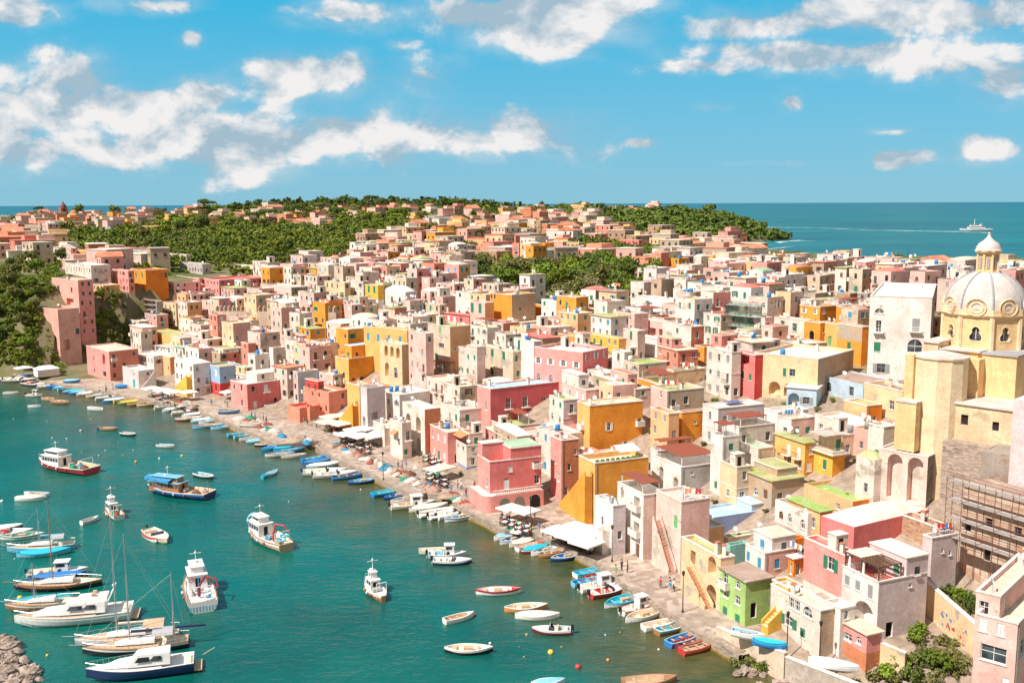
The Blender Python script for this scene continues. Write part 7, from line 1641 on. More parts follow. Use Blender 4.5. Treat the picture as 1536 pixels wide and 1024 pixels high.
# ------------------------------------------------------------ greenery
def leafmat(name, a, b2, c2):
    if name in MC: return MC[name]
    m, t, b = base_mat(name, .85, .15); p = geo_pos(t)
    c = mixc(t, rng(t, noise(t, p, .10, 3), .40, .60), a, b2); c = mixc(t, rng(t, noise(t, p, 1.3, 3, .7), .45, .68, 0, .75), c, c2)
    oi = t.nodes.new('ShaderNodeObjectInfo'); k = rng(t, oi.outputs['Random'], 0, 1, .75, 1.25)
    mul = nd(t, 'ShaderNodeVectorMath', operation='SCALE'); t.links.new(c, mul.inputs[0]); t.links.new(k, mul.inputs[3]); t.links.new(mul.outputs[0], b.inputs['Base Color'])
    b.inputs['Subsurface Weight'].default_value = 0; MC[name] = m; return m
LF = [leafmat('foliage_mid', (.11,.165,.018), (.18,.22,.026), (.29,.29,.045)), leafmat('foliage_dark', (.06,.105,.02), (.10,.145,.028), (.19,.20,.045)), leafmat('foliage_olive', (.12,.13,.04), (.17,.17,.05), (.26,.22,.08)), leafmat('foliage_bright', (.12,.20,.02), (.17,.25,.03), (.26,.32,.05))]
BARK = plain('bark', (.12,.08,.05), .9)
def leaf_cloud(seed, R, n, sz, lobes, flat=1.0):
    """n small leaf faces spread through lobes of an uneven crown; returns (verts (4n,3))"""
    g = np.random.RandomState(seed); cs = []
    for i in range(lobes):
        a = g.rand()*6.28; r = R*.62*math.sqrt(g.rand()); cs.append((r*math.cos(a), r*math.sin(a), (g.rand()-.35)*R*.7*flat, R*(.30+.28*g.rand())))
    out = np.zeros((n, 4, 3))
    for i in range(n):
        c = cs[g.randint(lobes)]; d = g.randn(3); d /= np.linalg.norm(d)+1e-6; rad = c[3]*(.55+.5*g.rand()); p = np.array(c[:3])+d*rad*np.array([1,1,.85*flat])
        nn = d+g.randn(3)*.5; nn /= np.linalg.norm(nn); u_ = np.cross(nn, [0,0,1.0])+1e-3; u_ /= np.linalg.norm(u_); v_ = np.cross(nn, u_); s_ = sz*(.6+.8*g.rand())
        out[i] = [p-u_*s_-v_*s_*.6, p+u_*s_-v_*s_*.6, p+u_*s_*.7+v_*s_, p-u_*s_*.7+v_*s_]
    return out
def cloud_mesh(name, V, mat):
    me = bpy.data.meshes.new(name); n = len(V); vs = V.reshape(-1, 3)
    me.vertices.add(len(vs)); me.vertices.foreach_set('co', vs.ravel()); me.loops.add(4*n); me.loops.foreach_set('vertex_index', np.arange(4*n))
    me.polygons.add(n); me.polygons.foreach_set('loop_start', np.arange(0, 4*n, 4)); me.polygons.foreach_set('loop_total', np.full(n, 4)); me.materials.append(mat); me.update(calc_edges=True); return me
def make_tree(kind, seed):
    root = empty(kind, (0,0,0)); rr = random.Random(seed)
    if kind == 'broadleaf_tree': V = leaf_cloud(seed, 2.9, 900, .20, 9); cz, th = 3.6, 3.2; m = LF[seed % 4]
    elif kind == 'bush': V = leaf_cloud(seed, 1.5, 420, .13, 6, .8); cz, th = 1.0, .7; m = LF[(seed+3) % 4]
    elif kind == 'umbrella_pine': V = leaf_cloud(seed, 4.2, 1000, .22, 10, .35); cz, th = 8.6, 8.4; m = LF[1]
    elif kind == 'cypress': V = leaf_cloud(seed, 1.2, 600, .16, 7); V[:,:,2] *= 3.2; cz, th = 4.4, 2; m = LF[1]
    elif kind == 'bare_tree': V = leaf_cloud(seed, 3.0, 260, .16, 9); cz, th = 4, 3.6; m = LF[2]
    V = V + np.array([0, 0, cz]); link('crown', cloud_mesh('crown', V, m), root)
    t_ = MB(); t_.tube((0,0,-1),(0,0,th*.55),.22 if kind != 'bush' else .07,BARK,.15 if kind != 'bush' else .05,n=7)
    for i in range(5):
        a = i*1.3+rr.random(); t_.tube((0,0,th*.5),(math.cos(a)*1.1*th/3.2,math.sin(a)*1.1*th/3.2,th*.5+1.6*th/3.2),.12 if kind != 'bush' else .04,BARK,.04,n=5)
    t_.build('trunk', root); return root
TREES = {}
for k, n in (('broadleaf_tree', 6), ('bush', 4), ('umbrella_pine', 2), ('cypress', 1), ('bare_tree', 1)):
    TREES[k] = [(make_tree(k, 11*i+len(k)), [True]) for i in range(n)]
def tree(kind, p, s, label=None, auto=None, group=None, i=None):
    tr_ = TREES[kind][rnd.randrange(len(TREES[kind])) if i is None else i]
    o = place(tr_[0], tr_[1], p, rnd.uniform(0, 6), label, 'bush' if kind == 'bush' else 'tree', group, s)
    o.scale = (s, s*rnd.uniform(.9,1.1), s*rnd.uniform(.85,1.15))
    if auto: o['auto'] = auto
    return o
def inpoly(x, y, pl):
    c = False; j = len(pl)-1
    for i in range(len(pl)):
        if (pl[i][1] > y) != (pl[j][1] > y) and x < (pl[j][0]-pl[i][0])*(y-pl[i][1])/(pl[j][1]-pl[i][1])+pl[i][0]: c = not c
        j = i
    return c
G = {
 'cliff': [(-60,402),(90,398),(92,425),(62,462),(52,545),(-60,560)],
 'terrace': [(150,452),(196,446),(194,505),(220,515),(160,524),(112,530),(124,500)],
 'orchard': [(690,400),(740,392),(800,408),(905,402),(1000,418),(955,447),(958,468),(850,472),(806,440),(712,436)],
 'leftwood': [(86,345),(150,352),(300,330),(470,346),(540,350),(530,388),(395,396),(250,396),(236,376),(92,370)],
 'battle': [(372,446),(400,445),(545,455),(545,470),(440,462)],
 'hill': [(380,300),(800,300),(830,318),(640,326),(470,322),(380,318)],
 'headland': [(900,318),(980,322),(1060,300),(1185,340),(1185,362),(1000,352),(905,342)],
 'midgreen': [(500,335),(570,330),(640,344),(560,356),(500,350)],
 'patch': [(1318,404),(1388,408),(1388,428),(1318,424)],
 'patch2': [(985,424),(1065,424),(1065,436),(985,434)],
 'patch3': [(860,362),(940,372),(1010,378),(1010,390),(930,386),(860,378)],
 'skyline': [(0,306),(380,304),(380,322),(0,326)],
 'garden': [(1300,985),(1352,930),(1420,905),(1460,960),(1440,1024),(1290,1024)],
 'hillside': [(380,316),(860,314),(860,340),(620,340),(380,332)],
}
def green(u, v):
    for k, pl in G.items():
        if inpoly(u, v, pl): return k
    return None
# ------------------------------------------------------------ infill of the village between the drawn houses
HAND = list(HOUSES)
def rect_of(H_):
    return H_['rect']
def obb_hit(x, y, m):
    for h in HOUSES:
        kx, ky = h['K'].x, h['K'].y
        if abs(kx-x) > 45 or abs(ky-y) > 45: continue
        q = Vector((x, y, 0))-Vector((h['K'].x, h['K'].y, 0)); b_ = q.dot(h['Bd']); a_ = q.dot(h['Ad'])
        if -m < b_ < h['d']+m and -m < a_ < h['w']+m: return True
    return False
cand = []
rf = random.Random(21)
for si in range(10, 190, 5):
    for par in np.arange(2.5, 23.8, .04):
        cand.append((si, par))
def par_point(par, s):
    i = int(par); f = par-i; a = QWA[i]; b2 = QWA[i+1]; x = a[0]+(b2[0]-a[0])*f; y = a[1]+(b2[1]-a[1])*f
    tx, ty = b2[0]-a[0], b2[1]-a[1]; l = math.hypot(tx, ty); nx, ny = ty/l, -tx/l
    return x+nx*s, y+ny*s
rf.shuffle(cand)
PAL = ['white','offwhite','blush','blush','beige','blush','palepink','palepink','offwhite','rosa','pink','salmon','offwhite','peach','offwhite','tan','amber','beige','white','cream','palepink','white']
RFP = ['greyroof','whiteroof','beigeroof','mossroof','beigeroof','whiteroof','greyroof','mossroof','tileroof','redroof','greenroof','brownroof','whiteroof']
church_box = (1340, 340, 1536, 760); nfill = 0
for (s_, par) in cand:
    if nfill >= 380: break
    x, y = par_point(par, s_+rf.uniform(-3, 3)); z = T(x, y)
    if z < 2 or y > 460: continue
    u, v = proj((x, y, z))
    if not (-10 < u < 1530) or v > 900 or v < 395: continue
    if green(u, v) or green(u, v-12) or green(u, v-24) in ('orchard','leftwood') or (u > 1335 and v > 470): continue
    if u < 190 and v > 440: continue
    w = rf.uniform(3.6, 7); d = rf.uniform(4, 8); hh = rf.choice([3.4,4.2,5.2,6.2,6.8,7.8])
    if obb_hit(x, y, .7) or obb_hit(x+3.2, y+3.2, .2) or obb_hit(x+3, y-1, .2) or obb_hit(x-1.5, y+3, .2): continue
    ppm = F/y; uL, uR = u-w*.72*ppm, u+d*.72*ppm; bad = True
    for hh in sorted((hh, 10.5, 8.2, 6.4, 4.8, 3.4), reverse=True):
        if hh > 9 and rf.random() < .5: continue
        top = v-hh*ppm; bad = False
        for h in HAND:
            if h['K'].y > y-1:
                r = h['rect']; ox = min(uR, r[2])-max(uL, r[0]); oy = min(v, r[3])-max(top, r[1])
                if ox > 0 and oy > 0 and ox*oy > (.10 if r[3] > 560 and h['lm'] else .28)*(r[2]-r[0])*(r[3]-r[1]): bad = True; break
        if not bad: break
    if bad: continue
    c = rf.choice(PAL); va = rf.random()
    o = house(uL, u, uR, top, v, c, rf.choice(RFP), None, None, wc=rf.choice('gnywngb'), dens=.8, ang=street_angle(u, y)+rf.uniform(-6,6), seed=rf.randrange(9999), clutter=rf.choice([1,2,3]), cB=c if rf.random() < .7 else rf.choice(PAL),
              vols=((0,rf.uniform(.4,.7),.3,1,rf.uniform(1.8,2.6),rf.choice(PAL),rf.choice(RFP)),) if va < .28 and hh < 6.5 else (), vault=.8 if va > .89 else 0, parapet=rf.choice([.3,.5,.8,0]) , baseD=y, arch=rf.random() < .5, trim=rf.random() < .5,
              fn=(f_perg(h=2.2) if va > .82 and va <= .89 and hh < 6.5 else (lambda r_, h, c=c: stair(r_, (-1.1,h['w']+1.5,0), (-1.1,.6,min(3.4,h['h']*.5)), .9, (1,0,0), wall(c), wall('beige'))) if .6 < va < .72 else None))
    nfill += 1
# ------------------------------------------------------------ middle distance and far town
for a in [
 (535,556,575,362,378,'offwhite','greyroof'),(548,572,600,366,384,'pink','beigeroof'),(575,590,606,372,392,'blush','greyroof'),(620,664,668,372,386,'pink2','redroof'),(664,700,704,374,398,'offwhite','whiteroof'),(700,745,765,377,404,'brick','greyroof'),
 (540,556,563,394,416,'teal','whiteroof'),(515,540,546,398,414,'lilac','whiteroof'),(270,304,316,396,412,'grey','greyroof'),(240,280,286,382,396,'beige','greyroof'),(300,360,366,412,424,'beige','mossroof'),(355,392,400,400,416,'offwhite','whiteroof'),
 (150,166,178,342,351,'skyblue','whiteroof'),(213,232,250,339,351,'yellow','beigeroof'),(298,310,328,326,341,'yellow','beigeroof'),(455,478,492,327,343,'amber','redroof'),(418,438,446,318,330,'amber','beigeroof'),(8,28,70,336,352,'salmon','tileroof'),(28,62,68,338,354,'tan','tileroof'),
 (816,830,846,314,332,'white','whiteroof'),(935,955,975,312,323,'amber','tileroof'),(900,915,930,322,330,'cream','whiteroof'),(930,958,964,360,378,'pink2','tileroof'),(974,998,1004,357,378,'cream','beigeroof'),(1000,1024,1032,362,377,'tan','tileroof'),
 (1004,1040,1056,382,414,'peach','whiteroof'),(1048,1066,1092,396,418,'white','whiteroof'),(1136,1150,1182,402,426,'amber','beigeroof'),(1184,1204,1215,390,414,'beige','whiteroof'),(1212,1250,1270,390,420,'offwhite','whiteroof'),(1262,1288,1318,396,420,'blush','redroof'),
 (1290,1320,1330,405,425,'beige','whiteroof'),(1360,1395,1402,402,428,'brick','beigeroof'),(1413,1430,1442,400,440,'amber','beigeroof'),(1440,1456,1480,395,430,'blush','whiteroof'),(1484,1560,1580,398,452,'brick','mossroof'),(1532,1560,1580,470,535,'cream','greyroof'),
 (956,990,998,402,420,'offwhite','greyroof'),(900,930,942,390,412,'grey','greyroof'),(842,870,900,370,390,'tan','whiteroof'),(850,868,875,364,384,'yellow','whiteroof'),(786,800,830,360,378,'pink','tileroof'),(1020,1050,1090,436,452,'white','whiteroof'),(880,920,946,448,460,'beige','tileroof'),(700,722,740,340,356,'salmon','tileroof'),(1100,1130,1142,392,410,'white','whiteroof'),(1330,1352,1376,420,436,'offwhite','whiteroof'),(1392,1412,1422,478,520,'peach','greyroof')]:
    house(a[0], a[1], a[2], a[3], a[4], a[5], a[6], None, None, wc='n', clutter=1, dens=.9)
FARW = {}
def far_house(p, w, d, h, c, rfc, ang, detail=True):
    root = empty('house', p, math.radians(90-ang), None, 'house', 'houses of the far town'); mb = MB(); m = wall(c)
    mb.box(0,0,-3,d,w,h,m); kk = rf.random()
    if kk < .35: a0 = rf.uniform(.2,.5); mb.box(d*a0,w*.2,h-.2,d,w*.8,h+2.4,m)
    mb.build('wall', root); r2 = MB()
    if rfc == 'gable':
        r2.add([(-.3,-.3,h),(d+.3,-.3,h),(d+.3,w+.3,h),(-.3,w+.3,h),(-.3,w/2,h+w*.22),(d+.3,w/2,h+w*.22)], [(0,1,5,4),(2,3,4,5),(1,2,5),(3,0,4)], roofm('tileroof'))
    else: r2.box(-.2,-.2,h+.01,d+.2,w+.2,h+.3,roofm(rfc))
    r2.build('roof', root)
    if detail:
        for (L, ex, ey, o) in ((w,(0,1,0),(1,0,0),(0,0,0)),(d,(1,0,0),(0,1,0),(0,0,0))):
            n = max(1, int(L/3.2)); st = max(1, int(h/3.1))
            for j in range(st):
                for i in range(n):
                    if rf.random() < .25: continue
                    k = (rf.random() < .15)
                    key = ('fw', k)
                    if key not in FARW:
                        q = MB(); q.box(-.55,-.06,0,.55,.06,1.5 if not k else 2.2,plain('far_window', (.06,.055,.05), .5)); q.box(-.7,-.09,-.12,.7,.05,-.005,M_TRIM); FARW[key] = q.mesh('window')
                    link('window', FARW[key], root, Vector(ex)*(L*(i+.5)/n)+Vector((0,0,j*h/st+(.9 if not k else .1)))-Vector(ey)*.02, math.atan2(ex[1], ex[0]))
    HOUSES.append(dict(o=root, K=Vector(p), w=w, d=d, h=h, rect=(0,0,0,0), lm=None, auto=True, c=c, roof='tileroof' if rfc == 'gable' else rfc, D=p[1], far=True, Ad=Vector((-math.cos(math.radians(ang)), math.sin(math.radians(ang)), 0)), Bd=Vector((math.sin(math.radians(ang)), math.cos(math.radians(ang)), 0))))
    return root
FPAL = ['blush','palepink','offwhite','beige','tan','palepink','rosa','pink','cream','beige','salmon','rosa','peach','tan','brick','yellow','palepink','terracotta','amber']
placed = []; tries = 0
while len(placed) < 370 and tries < 12000:
    tries += 1; u = rf.uniform(-10, 1545); v = 318+(rf.random()**1.25)*(125)
    if u > 1110 and v < 380: continue
    if u > 1150 and v < 408: continue
    g_ = green(u, v) or green(u, v-7) or next((k_ for k_ in (green(u, v-14), green(u, v-22)) if k_ in ('leftwood','orchard')), None)
    if g_ and not (g_ in ('hill','hillside','skyline') and rf.random() < .5): continue
    p = PT(u, v)
    if p is None or p.z < 4: continue
    if p.y < 300: continue
    w = rf.uniform(7, 15); d = rf.uniform(7, 14)
    if any((p.x-q[0])**2+(p.y-q[1])**2 < ((q[2]+max(w,d))*.56)**2 for q in placed) or obb_hit(p.x+5, p.y+5, 5): continue
    placed.append((p.x, p.y, max(w, d)))
    h = rf.choice([3.6,5.5,6.4,6.8,8.5,9.5]) ; h = min(h, 5.5) if u > 1100 else h; far_house(p, w, d, h, rf.choice(FPAL), rf.choice(['greyroof','beigeroof','whiteroof','brownroof','gable','redroof','whiteroof','beigeroof']), 45+rf.uniform(-18,18), p.y < 700)
# landmarks on the skyline
tw = PT(482, 300); 
if tw:
    r_ = empty('castle_tower', tw, .6, 'square grey old tower house on top of the wooded hill', 'tower'); a = MB(); a.box(-9,-7,-2,9,7,11,wall('greystone')); a.box(-2,-7.2,9,9.2,7.2,14,wall('greystone')); a.build('wall', r_)
    a = MB(); a.box(-9.3,-7.3,11.01,-2.01,7.3,11.6,roofm('brownroof')); a.build('roof', r_); LANDMARKS.append(('the hilltop tower', 482, 292))
p = PT(96, 330)
if p:
    r_ = empty('bell_tower', p, .7, 'dark red domed bell tower rising above the left skyline', 'bell tower'); s_ = p.y/1250; a = MB(); a.box(-5,-5,-3,5,5,9,wall('terracotta')); a.box(-4.2,-4.2,9,4.2,4.2,15,wall('terracotta')); a.build('wall', r_)
    a = MB(); a.lathe([(4.2,15),(4.0,17),(2.6,19.6),(1.0,20.6),(.9,22),(0,23.5)], plain('dark_dome', (.16,.06,.07), .6), 12); a.build('dome', r_)
    for k in range(2): a = MB(); a.box(-1.2,-4.3,10.5,1.2,-4.1,13.8,M_DARK) if k == 0 else a.box(-4.3,-1.2,10.5,-4.1,1.2,13.8,M_DARK); a.build('belfry_opening', r_)
    r_.scale = (s_,)*3; LANDMARKS.append(('the domed bell tower', 96, 312))
    q = PT(104, 332); r_ = empty('church', q, .7, 'small red roofed church body beside the dark bell tower', 'church'); a = MB(); a.box(0,0,-2,12,9,6,wall('salmon')); a.build('wall', r_); a = MB(); a.lathe([(4,6),(3.8,8),(2.4,10.4),(0,11.4)], wall('terracotta'), 12, (6,4.5,0)); a.build('dome', r_)
LANDMARKS += [('the citrus orchard', 850, 440), ('the wooded headland', 1080, 340), ('the wooded hill', 620, 305), ('the green valley', 330, 365)]
# trees one by one
def scatter(poly, n, kinds, smin, smax, txt, grp, mind=3.0, maxd=1600):
    k = 0; us = [q[0] for q in poly]; vs = [q[1] for q in poly]; t_ = 0; pts = []
    while k < n and t_ < n*30:
        t_ += 1; u = rnd.uniform(min(us), max(us)); v = rnd.uniform(min(vs), max(vs))
        if not inpoly(u, v, poly): continue
        p = PT(u, v)
        if p is None or p.z < .5 or p.y > maxd or obb_hit(p.x, p.y, .8): continue
        if any((p.x-a)**2+(p.y-b_)**2 < mind**2 for a, b_ in pts): continue
        pts.append((p.x, p.y)); kd = rnd.choice(kinds); tree(kd, p-Vector((0,0,.2)), rnd.uniform(smin, smax), None, txt % {'broadleaf_tree':'leafy tree','bush':'rounded bush','umbrella_pine':'umbrella pine','cypress':'cypress','bare_tree':'sparse olive toned tree'}[kd], grp); k += 1
T1, T2 = 'broadleaf_tree', 'bush'
scatter(G['terrace'], 60, [T2, T2, T1], .9, 1.3, 'green %s on the terraced garden', 'trees of the terraced garden', 3.2)
scatter(G['cliff'], 70, [T1, T2, T2], .8, 1.3, 'green %s clinging to the left cliff', 'trees on the left cliff', 3.0)
scatter(G['orchard'], 85, [T1, T1, T1, T2], 1.1, 1.6, '%s in the citrus orchard', 'trees of the citrus orchard', 4.5)
scatter(G['battle'], 14, [T1, T2], .7, 1.0, '%s behind the battlemented wall', 'trees behind the battlements', 4)
scatter(G['patch'], 10, [T1], 1.0, 1.2, '%s in the patch left of the dome', 'trees left of the dome', 4)
scatter(G['patch2'], 10, [T1, T2], .9, 1.1, '%s in the narrow garden strip', 'trees of the narrow garden', 4)
for (u, v, s, k, lb) in ((1375,965,1.3,T2,'round green bush against the cream garden wall'),(1380,950,1.0,T2,'upright green bush by the cream corner wall'),(1390,1000,1.3,T2,'green bush at the front of the garden'),(1415,1005,1.5,T2,'big olive green rounded bush by pink corner house'),(1352,1000,1.0,T2,'scruffy green bush behind the slotted wall'),(1330,1020,1.2,T2,'low green shrub at the bottom edge'),(1368,1024,1.3,T2,'dense green shrub at the bottom edge of the garden'),(1420,892,1.1,T2,'bright green bush on the bank under scaffolding'),(1440,900,1.2,T2,'second green bush on the bank under the scaffolding'),(1452,915,1.3,T2,'dark green bush beside the pink corner house'),(1405,905,1.0,T2,'yellow green bush against the pent roof house'),(1128,1000,1.0,T2,'green shrub at the foot of the sea wall'),(1112,988,.9,T2,'yellow green shrub on the rocks by the sea wall'),(1150,1008,1.0,T2,'dark green shrub halfway along the sea wall'),(1180,1016,.9,T2,'green shrub under the sea wall lamp'),(1210,1024,1.0,T2,'green shrub under the open block wall'),(1149,949,.5,T2,'small potted shrub by the lemon yellow house'),(692,712,.6,T2,'potted palm like shrub by the blue skirted cafe'),(296,612,.7,T2,'small green shrub by the white and red house'),(1270,745,.45,T2,'tiny shrub on the terrace of pergola house')):
    q = PT(u, v); 
    if q: tree(k, q-Vector((0,0,.1)), s*.78, lb)
for (u, v, k, s, lb) in ((58,332,'umbrella_pine',1.6,'broad umbrella pine on the left skyline'),(118,330,T1,2.6,'dark round tree right of the bell tower'),(172,328,T1,2.6,'tall dark tree standing alone on left skyline'),(190,330,'bare_tree',2.0,'sparse brown tree beside the tall dark skyline tree'),(240,331,T1,2.4,'dark green tree on skyline between yellow houses'),(312,330,T1,2.2,'round tree on the skyline left of the hill'),(290,331,'umbrella_pine',1.2,'small pine on the skyline left of the hill'),(868,455,'umbrella_pine',1.1,'tall brownish pine rising from the citrus orchard'),(880,460,'bare_tree',1.6,'sparse brown tree beside the orchard pine'),(852,466,'cypress',.9,'dark narrow cypress at the orchard pine foot'),(52,382,'cypress',1.0,'dark conical tree before the long pink school building'),(1190,418,'cypress',.9,'narrow dark cypress against the open sea'),(540,336,T1,2.0,'big dark tree on the hillside above the town'),(722,368,'umbrella_pine',1.0,'wide umbrella pine among the town roofs'),(1096,368,T1,1.8,'yellow green tree at the head of the far bay')):
    q = PT(u, v)
    if q: tree(k, q, s, lb)
scatter([(250,318),(860,318),(860,350),(250,352)], 70, [T1, T1, 'umbrella_pine', T1], 1.3, 2.0, '%s among the far hillside houses', 'trees on the far hillside', 12)
scatter([(0,330),(1090,345),(1090,420),(560,420),(0,400)], 60, [T1, T1, T2], 1.1, 1.7, '%s between the town roofs', 'trees between the town roofs', 14)
for i in range(16):
    u = 1104+i*11.5; q = PT(u, 992+i*2.6+rnd.uniform(-3, 6))
    if q: tree(T2, q-Vector((0,0,.25)), rnd.uniform(.55,.95), None, 'scruffy green shrub growing at the sea wall foot', 'shrubs at the sea wall')
scatter([(900,600),(1330,600),(1330,830),(1000,760)], 34, [T2], .3, .62, 'small %s in a gap between the houses on the slope', 'shrubs between the hillside houses', 4)
scatter([(260,480),(900,480),(900,640),(420,600)], 22, [T2], .4, .7, 'small %s among the houses above the quay', 'shrubs among the quay houses', 5)
# woods that read as one mass
def woods(name, polys, n, sz, R, label, dens_pts=42, kind=0, mind=0, spread=1.0):
    tpl = [leaf_cloud(100+i+kind*7, 1.0, dens_pts, sz, 4, .75) for i in range(8)]; out = []; k = 0; t_ = 0
    g = np.random.RandomState(kind+5)
    while k < n and t_ < n*12:
        t_ += 1; pl = polys[g.randint(len(polys))]; us = [q[0] for q in pl]; vs = [q[1] for q in pl]; u = g.uniform(min(us), max(us)); v = g.uniform(min(vs), max(vs))
        if not inpoly(u, v, pl): continue
        p = PT(u, v)
        if p is None or p.z < .4 or obb_hit(p.x, p.y, 1.2): continue
        s = R*g.uniform(.6, 1.35)*min(1.6, max(.8, p.y/600)); a = g.rand()*6.28; V = tpl[g.randint(8)]; c, sn = math.cos(a), math.sin(a)
        W = V.copy()*s; X = W[:,:,0]*c-W[:,:,1]*sn; Y = W[:,:,0]*sn+W[:,:,1]*c; W[:,:,0] = X+p.x; W[:,:,1] = Y+p.y; W[:,:,2] = W[:,:,2]*g.uniform(.7,1.2)+p.z+s*.45; out.append(W); k += 1
    if not out: return
    o = link(name, cloud_mesh(name, np.concatenate(out), LF[kind % 4])); tag(o, label, 'woodland', None, 'stuff')
woods('hill_woodland', [G['hill'], G['skyline'], [(380,296),(820,296),(820,312),(380,312)]], 360, .15, 3.6, 'dark woods crowning the far hill and skyline', 60, 1)
woods('headland_woodland', [G['headland'], [(840,312),(1130,330),(1180,360),(900,350)]], 750, .17, 4.8, 'dark scrub woods covering the headland', 60, 5)
woods('valley_woodland', [G['leftwood'], G['leftwood'], G['midgreen'], G['patch3']], 900, .105, 4.6, 'bright green woods of the valley behind the town', 110, 0)
woods('valley_dark_trees', [G['leftwood'], G['leftwood'], G['midgreen'], G['patch3']], 420, .10, 5.2, 'darker trees mixed through the valley woods', 110, 5)
woods('valley_pale_trees', [G['leftwood'], G['leftwood'], G['orchard']], 150, .10, 4.4, 'pale olive trees mixed through the valley woods', 90, 2)
woods('hillside_scrub', [G['hillside'], [(0,318),(1090,322),(1090,372),(0,372)], [(0,330),(560,330),(560,420),(0,400)]], 1500, .16, 3.4, 'mixed scrub and gardens on the far hillside', 50, 0)
woods('orchard_undergrowth', [G['orchard'], G['battle'], G['patch'], G['patch2']], 500, .12, 2.3, 'undergrowth of the citrus orchard', 110, 3)
woods('cliff_scrub', [G['cliff']], 620, .11, 2.0, 'scrub covering the cliff at far left', 130, 4)
woods('cliff_foot_scrub', [[(40,440),(110,430),(100,560),(40,556)], G['terrace']], 200, .10, 1.7, 'scrub on the slope behind the pink towers', 120, 0)
woods('garden_scrub', [G['terrace'], G['terrace'], [(95,400),(240,440),(200,500),(140,500)], [(1300,1000),(1460,950),(1440,1024),(1290,1024)], [(1395,905),(1450,890),(1462,925),(1420,920)]], 330, .10, 1.1, 'low scrub on garden terraces and bank', 130, 6)
woods('sea_wall_scrub', [[(1105,975),(1150,996),(1250,1020),(1280,1040),(1150,1015),(1105,990)]], 60, .09, .75, 'scrub growing along the sea wall foot', 130, 3)
woods('town_gardens', [[(380,440),(1300,420),(1300,480),(800,560),(380,520)], [(240,380),(1300,380),(1300,430),(240,430)]], 420, .12, 1.6, 'small green gardens between the houses', 60, 7)
# ------------------------------------------------------------ past 300 houses: the smallest in view become one mass
bpy.context.view_layer.update()
hs = [h for h in HOUSES if h['o'].get('category') == 'house']
for h in hs:
    k = F/h['D']; h['area'] = h['h']*k*(h['w']+h['d'])*k*.7 + (1e9 if h.get('lm') or 'label' in h['o'] else 0)
hs.sort(key=lambda h: -h['area'])
rest = hs[300:]
mv, mf, mm_, mslots, nb = [], [], [], [], 0
def gather(o):
    global nb
    if o.type == 'MESH':
        me = o.data; n = len(me.vertices); co = np.empty(n*3); me.vertices.foreach_get('co', co); co = co.reshape(-1, 3)
        M = np.array(o.matrix_world); W = co @ M[:3,:3].T + M[:3,3]; mv.append(W)
        idx = []
        for m in me.materials:
            if m not in mslots: mslots.append(m)
            idx.append(mslots.index(m))
        for pl in me.polygons: mf.append([i+nb for i in pl.vertices]); mm_.append(idx[pl.material_index])
        nb += n
    for c in list(kids(o)): gather(c)
def tree_of(o, out):
    out.append(o)
    for c in kids(o): tree_of(c, out)
    return out
for h in rest: gather(h['o'])
if rest:
    me = bpy.data.meshes.new('far_town'); me.from_pydata(np.concatenate(mv).tolist(), [], mf)
    for m in mslots: me.materials.append(m)
    me.polygons.foreach_set('material_index', mm_); me.update()
    tag(link('far_town', me), 'mass of small far houses packed across the town up to the hill', 'town', None, 'stuff')
    bpy.data.batch_remove([q for h in rest for q in tree_of(h['o'], [])])
    ids = set(id(h) for h in rest); HOUSES[:] = [h for h in HOUSES if id(h) not in ids]
# ------------------------------------------------------------ labels
bpy.context.view_layer.update()
CN = dict(palepink='pale pink', pink2='rose red', offwhite='off white', skyblue='pale blue', lemon='yellow', brick='bare brown stone', stone='bare stone', greystone='grey stone', periwinkle='violet blue', tan='tan brown', ochre='golden yellow', blush='pinkish cream', lilac='lilac grey')
RN = dict(greyroof='grey roof', whiteroof='white roof', mossroof='mossy roof', greenroof='green roof', grassroof='grass green roof', tileroof='red tiled roof', brownroof='brown roof', redroof='red roof', blueroof='blue roof', beigeroof='beige roof', navyroof='dark roof')
for h in HOUSES:
    o = h['o']
    if 'label' in o: continue
    sz = 'low' if h['h'] < 4.5 else 'tall' if h['h'] > 8 else 'two storey' if h['h'] > 5.8 else 'small'
    o['auto'] = '%s %s house with %s' % (sz, CN.get(h['c'], h['c']), RN[h['roof']])
    if 'group' not in o: o['group'] = 'houses filling the hillside village'
def scr(o):
    p = o.matrix_world.translation; return proj(p)
def rel(u, v, off=0):
    L = sorted(LANDMARKS, key=lambda l: (l[1]-u)**2+(2*(l[2]-v))**2)
    nm, a, b2 = L[min(off, len(L)-1)]; dx_, dy_ = u-a, (v-b2)*1.6
    if abs(dx_) > abs(dy_): return ('right of ' if dx_ > 0 else 'left of ')+nm
    return ('below ' if dy_ > 0 else 'above ')+nm
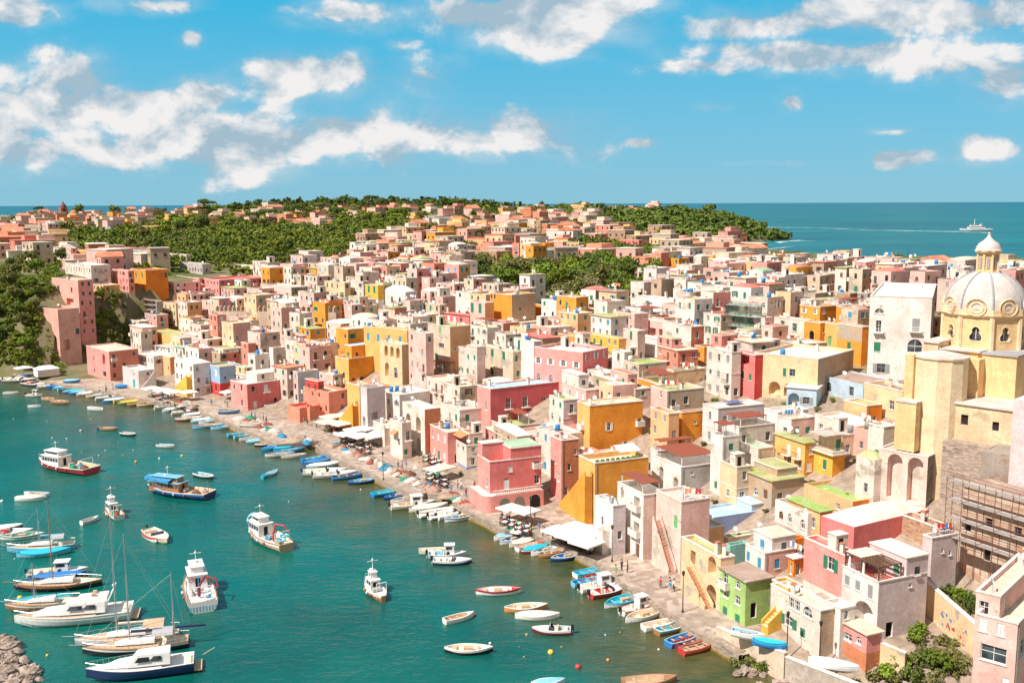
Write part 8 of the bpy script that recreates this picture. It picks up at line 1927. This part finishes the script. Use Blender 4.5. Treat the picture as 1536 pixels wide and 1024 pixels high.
ORD = ['leftmost','second','third','fourth','fifth','sixth','seventh','eighth','ninth','tenth']
todo = [o for o in SC.objects if o.parent is None and 'auto' in o and 'label' not in o]
used = {}
for o in SC.objects:
    if o.parent is None and 'label' in o: used.setdefault(o['label'], []).append(o)
base = {}
for o in todo:
    a = o['auto']; w = a.split()
    u, v = scr(o)
    lab = a if any(x in a for x in (' by the ',)) and len(w) > 9 else a+' '+rel(u, v)
    w = lab.split()
    if len(w) > 15: lab = ' '.join(w[:15])
    base.setdefault(lab, []).append((u, v, o))
for lab, L in base.items():
    if len(L) == 1: L[0][2]['label'] = lab; continue
    # a second landmark first
    sub = {}
    for (u, v, o) in L:
        k = lab
        sub.setdefault(k, []).append((u, v, o))
    for k, M in sub.items():
        M.sort(key=lambda q: q[0])
        for i, (u, v, o) in enumerate(M):
            w = k.split()
            if len(M) <= 10: pre = ORD[i] if i < len(M)-1 or len(M) == 1 else 'rightmost'
            else: pre = None
            if pre is None: o['label'] = k
            else: o['label'] = ' '.join(([pre]+w)[:16])
# numbers of look-alike rows given a place where they are few
by = {}
for o in SC.objects:
    if o.parent is None and 'label' in o and o.get('kind') is None: by.setdefault(o['label'], []).append(o)
for lab, L in by.items():
    if 1 < len(L) <= 20 and len(lab.split()) <= 14:
        L.sort(key=lambda o: scr(o)[0])
        for i, o in enumerate(L):
            if i < 10: o['label'] = ORD[i]+' '+lab
            elif len(L)-i <= 1: o['label'] = 'rightmost '+lab
            else: o['label'] = ['eleventh','twelfth','thirteenth','fourteenth','fifteenth','sixteenth','seventeenth','eighteenth','nineteenth','twentieth'][i-10]+' '+lab
for o in list(SC.objects):
    for k in ('auto', 'used'):
        if k in o: del o[k]
    if o.parent is not None:
        for k in ('category', 'group'):
            if k in o: del o[k]
# prototypes that were never placed
bpy.data.batch_remove([q for o in SC.objects if o.parent is None and o.type == 'EMPTY' and 'label' not in o for q in tree_of(o, [])])


if False:
    for o in SC.objects:
        if o.parent is None and 'label' in o: print('LAB', o.name, '|', o['label'], '|', o.get('group'))
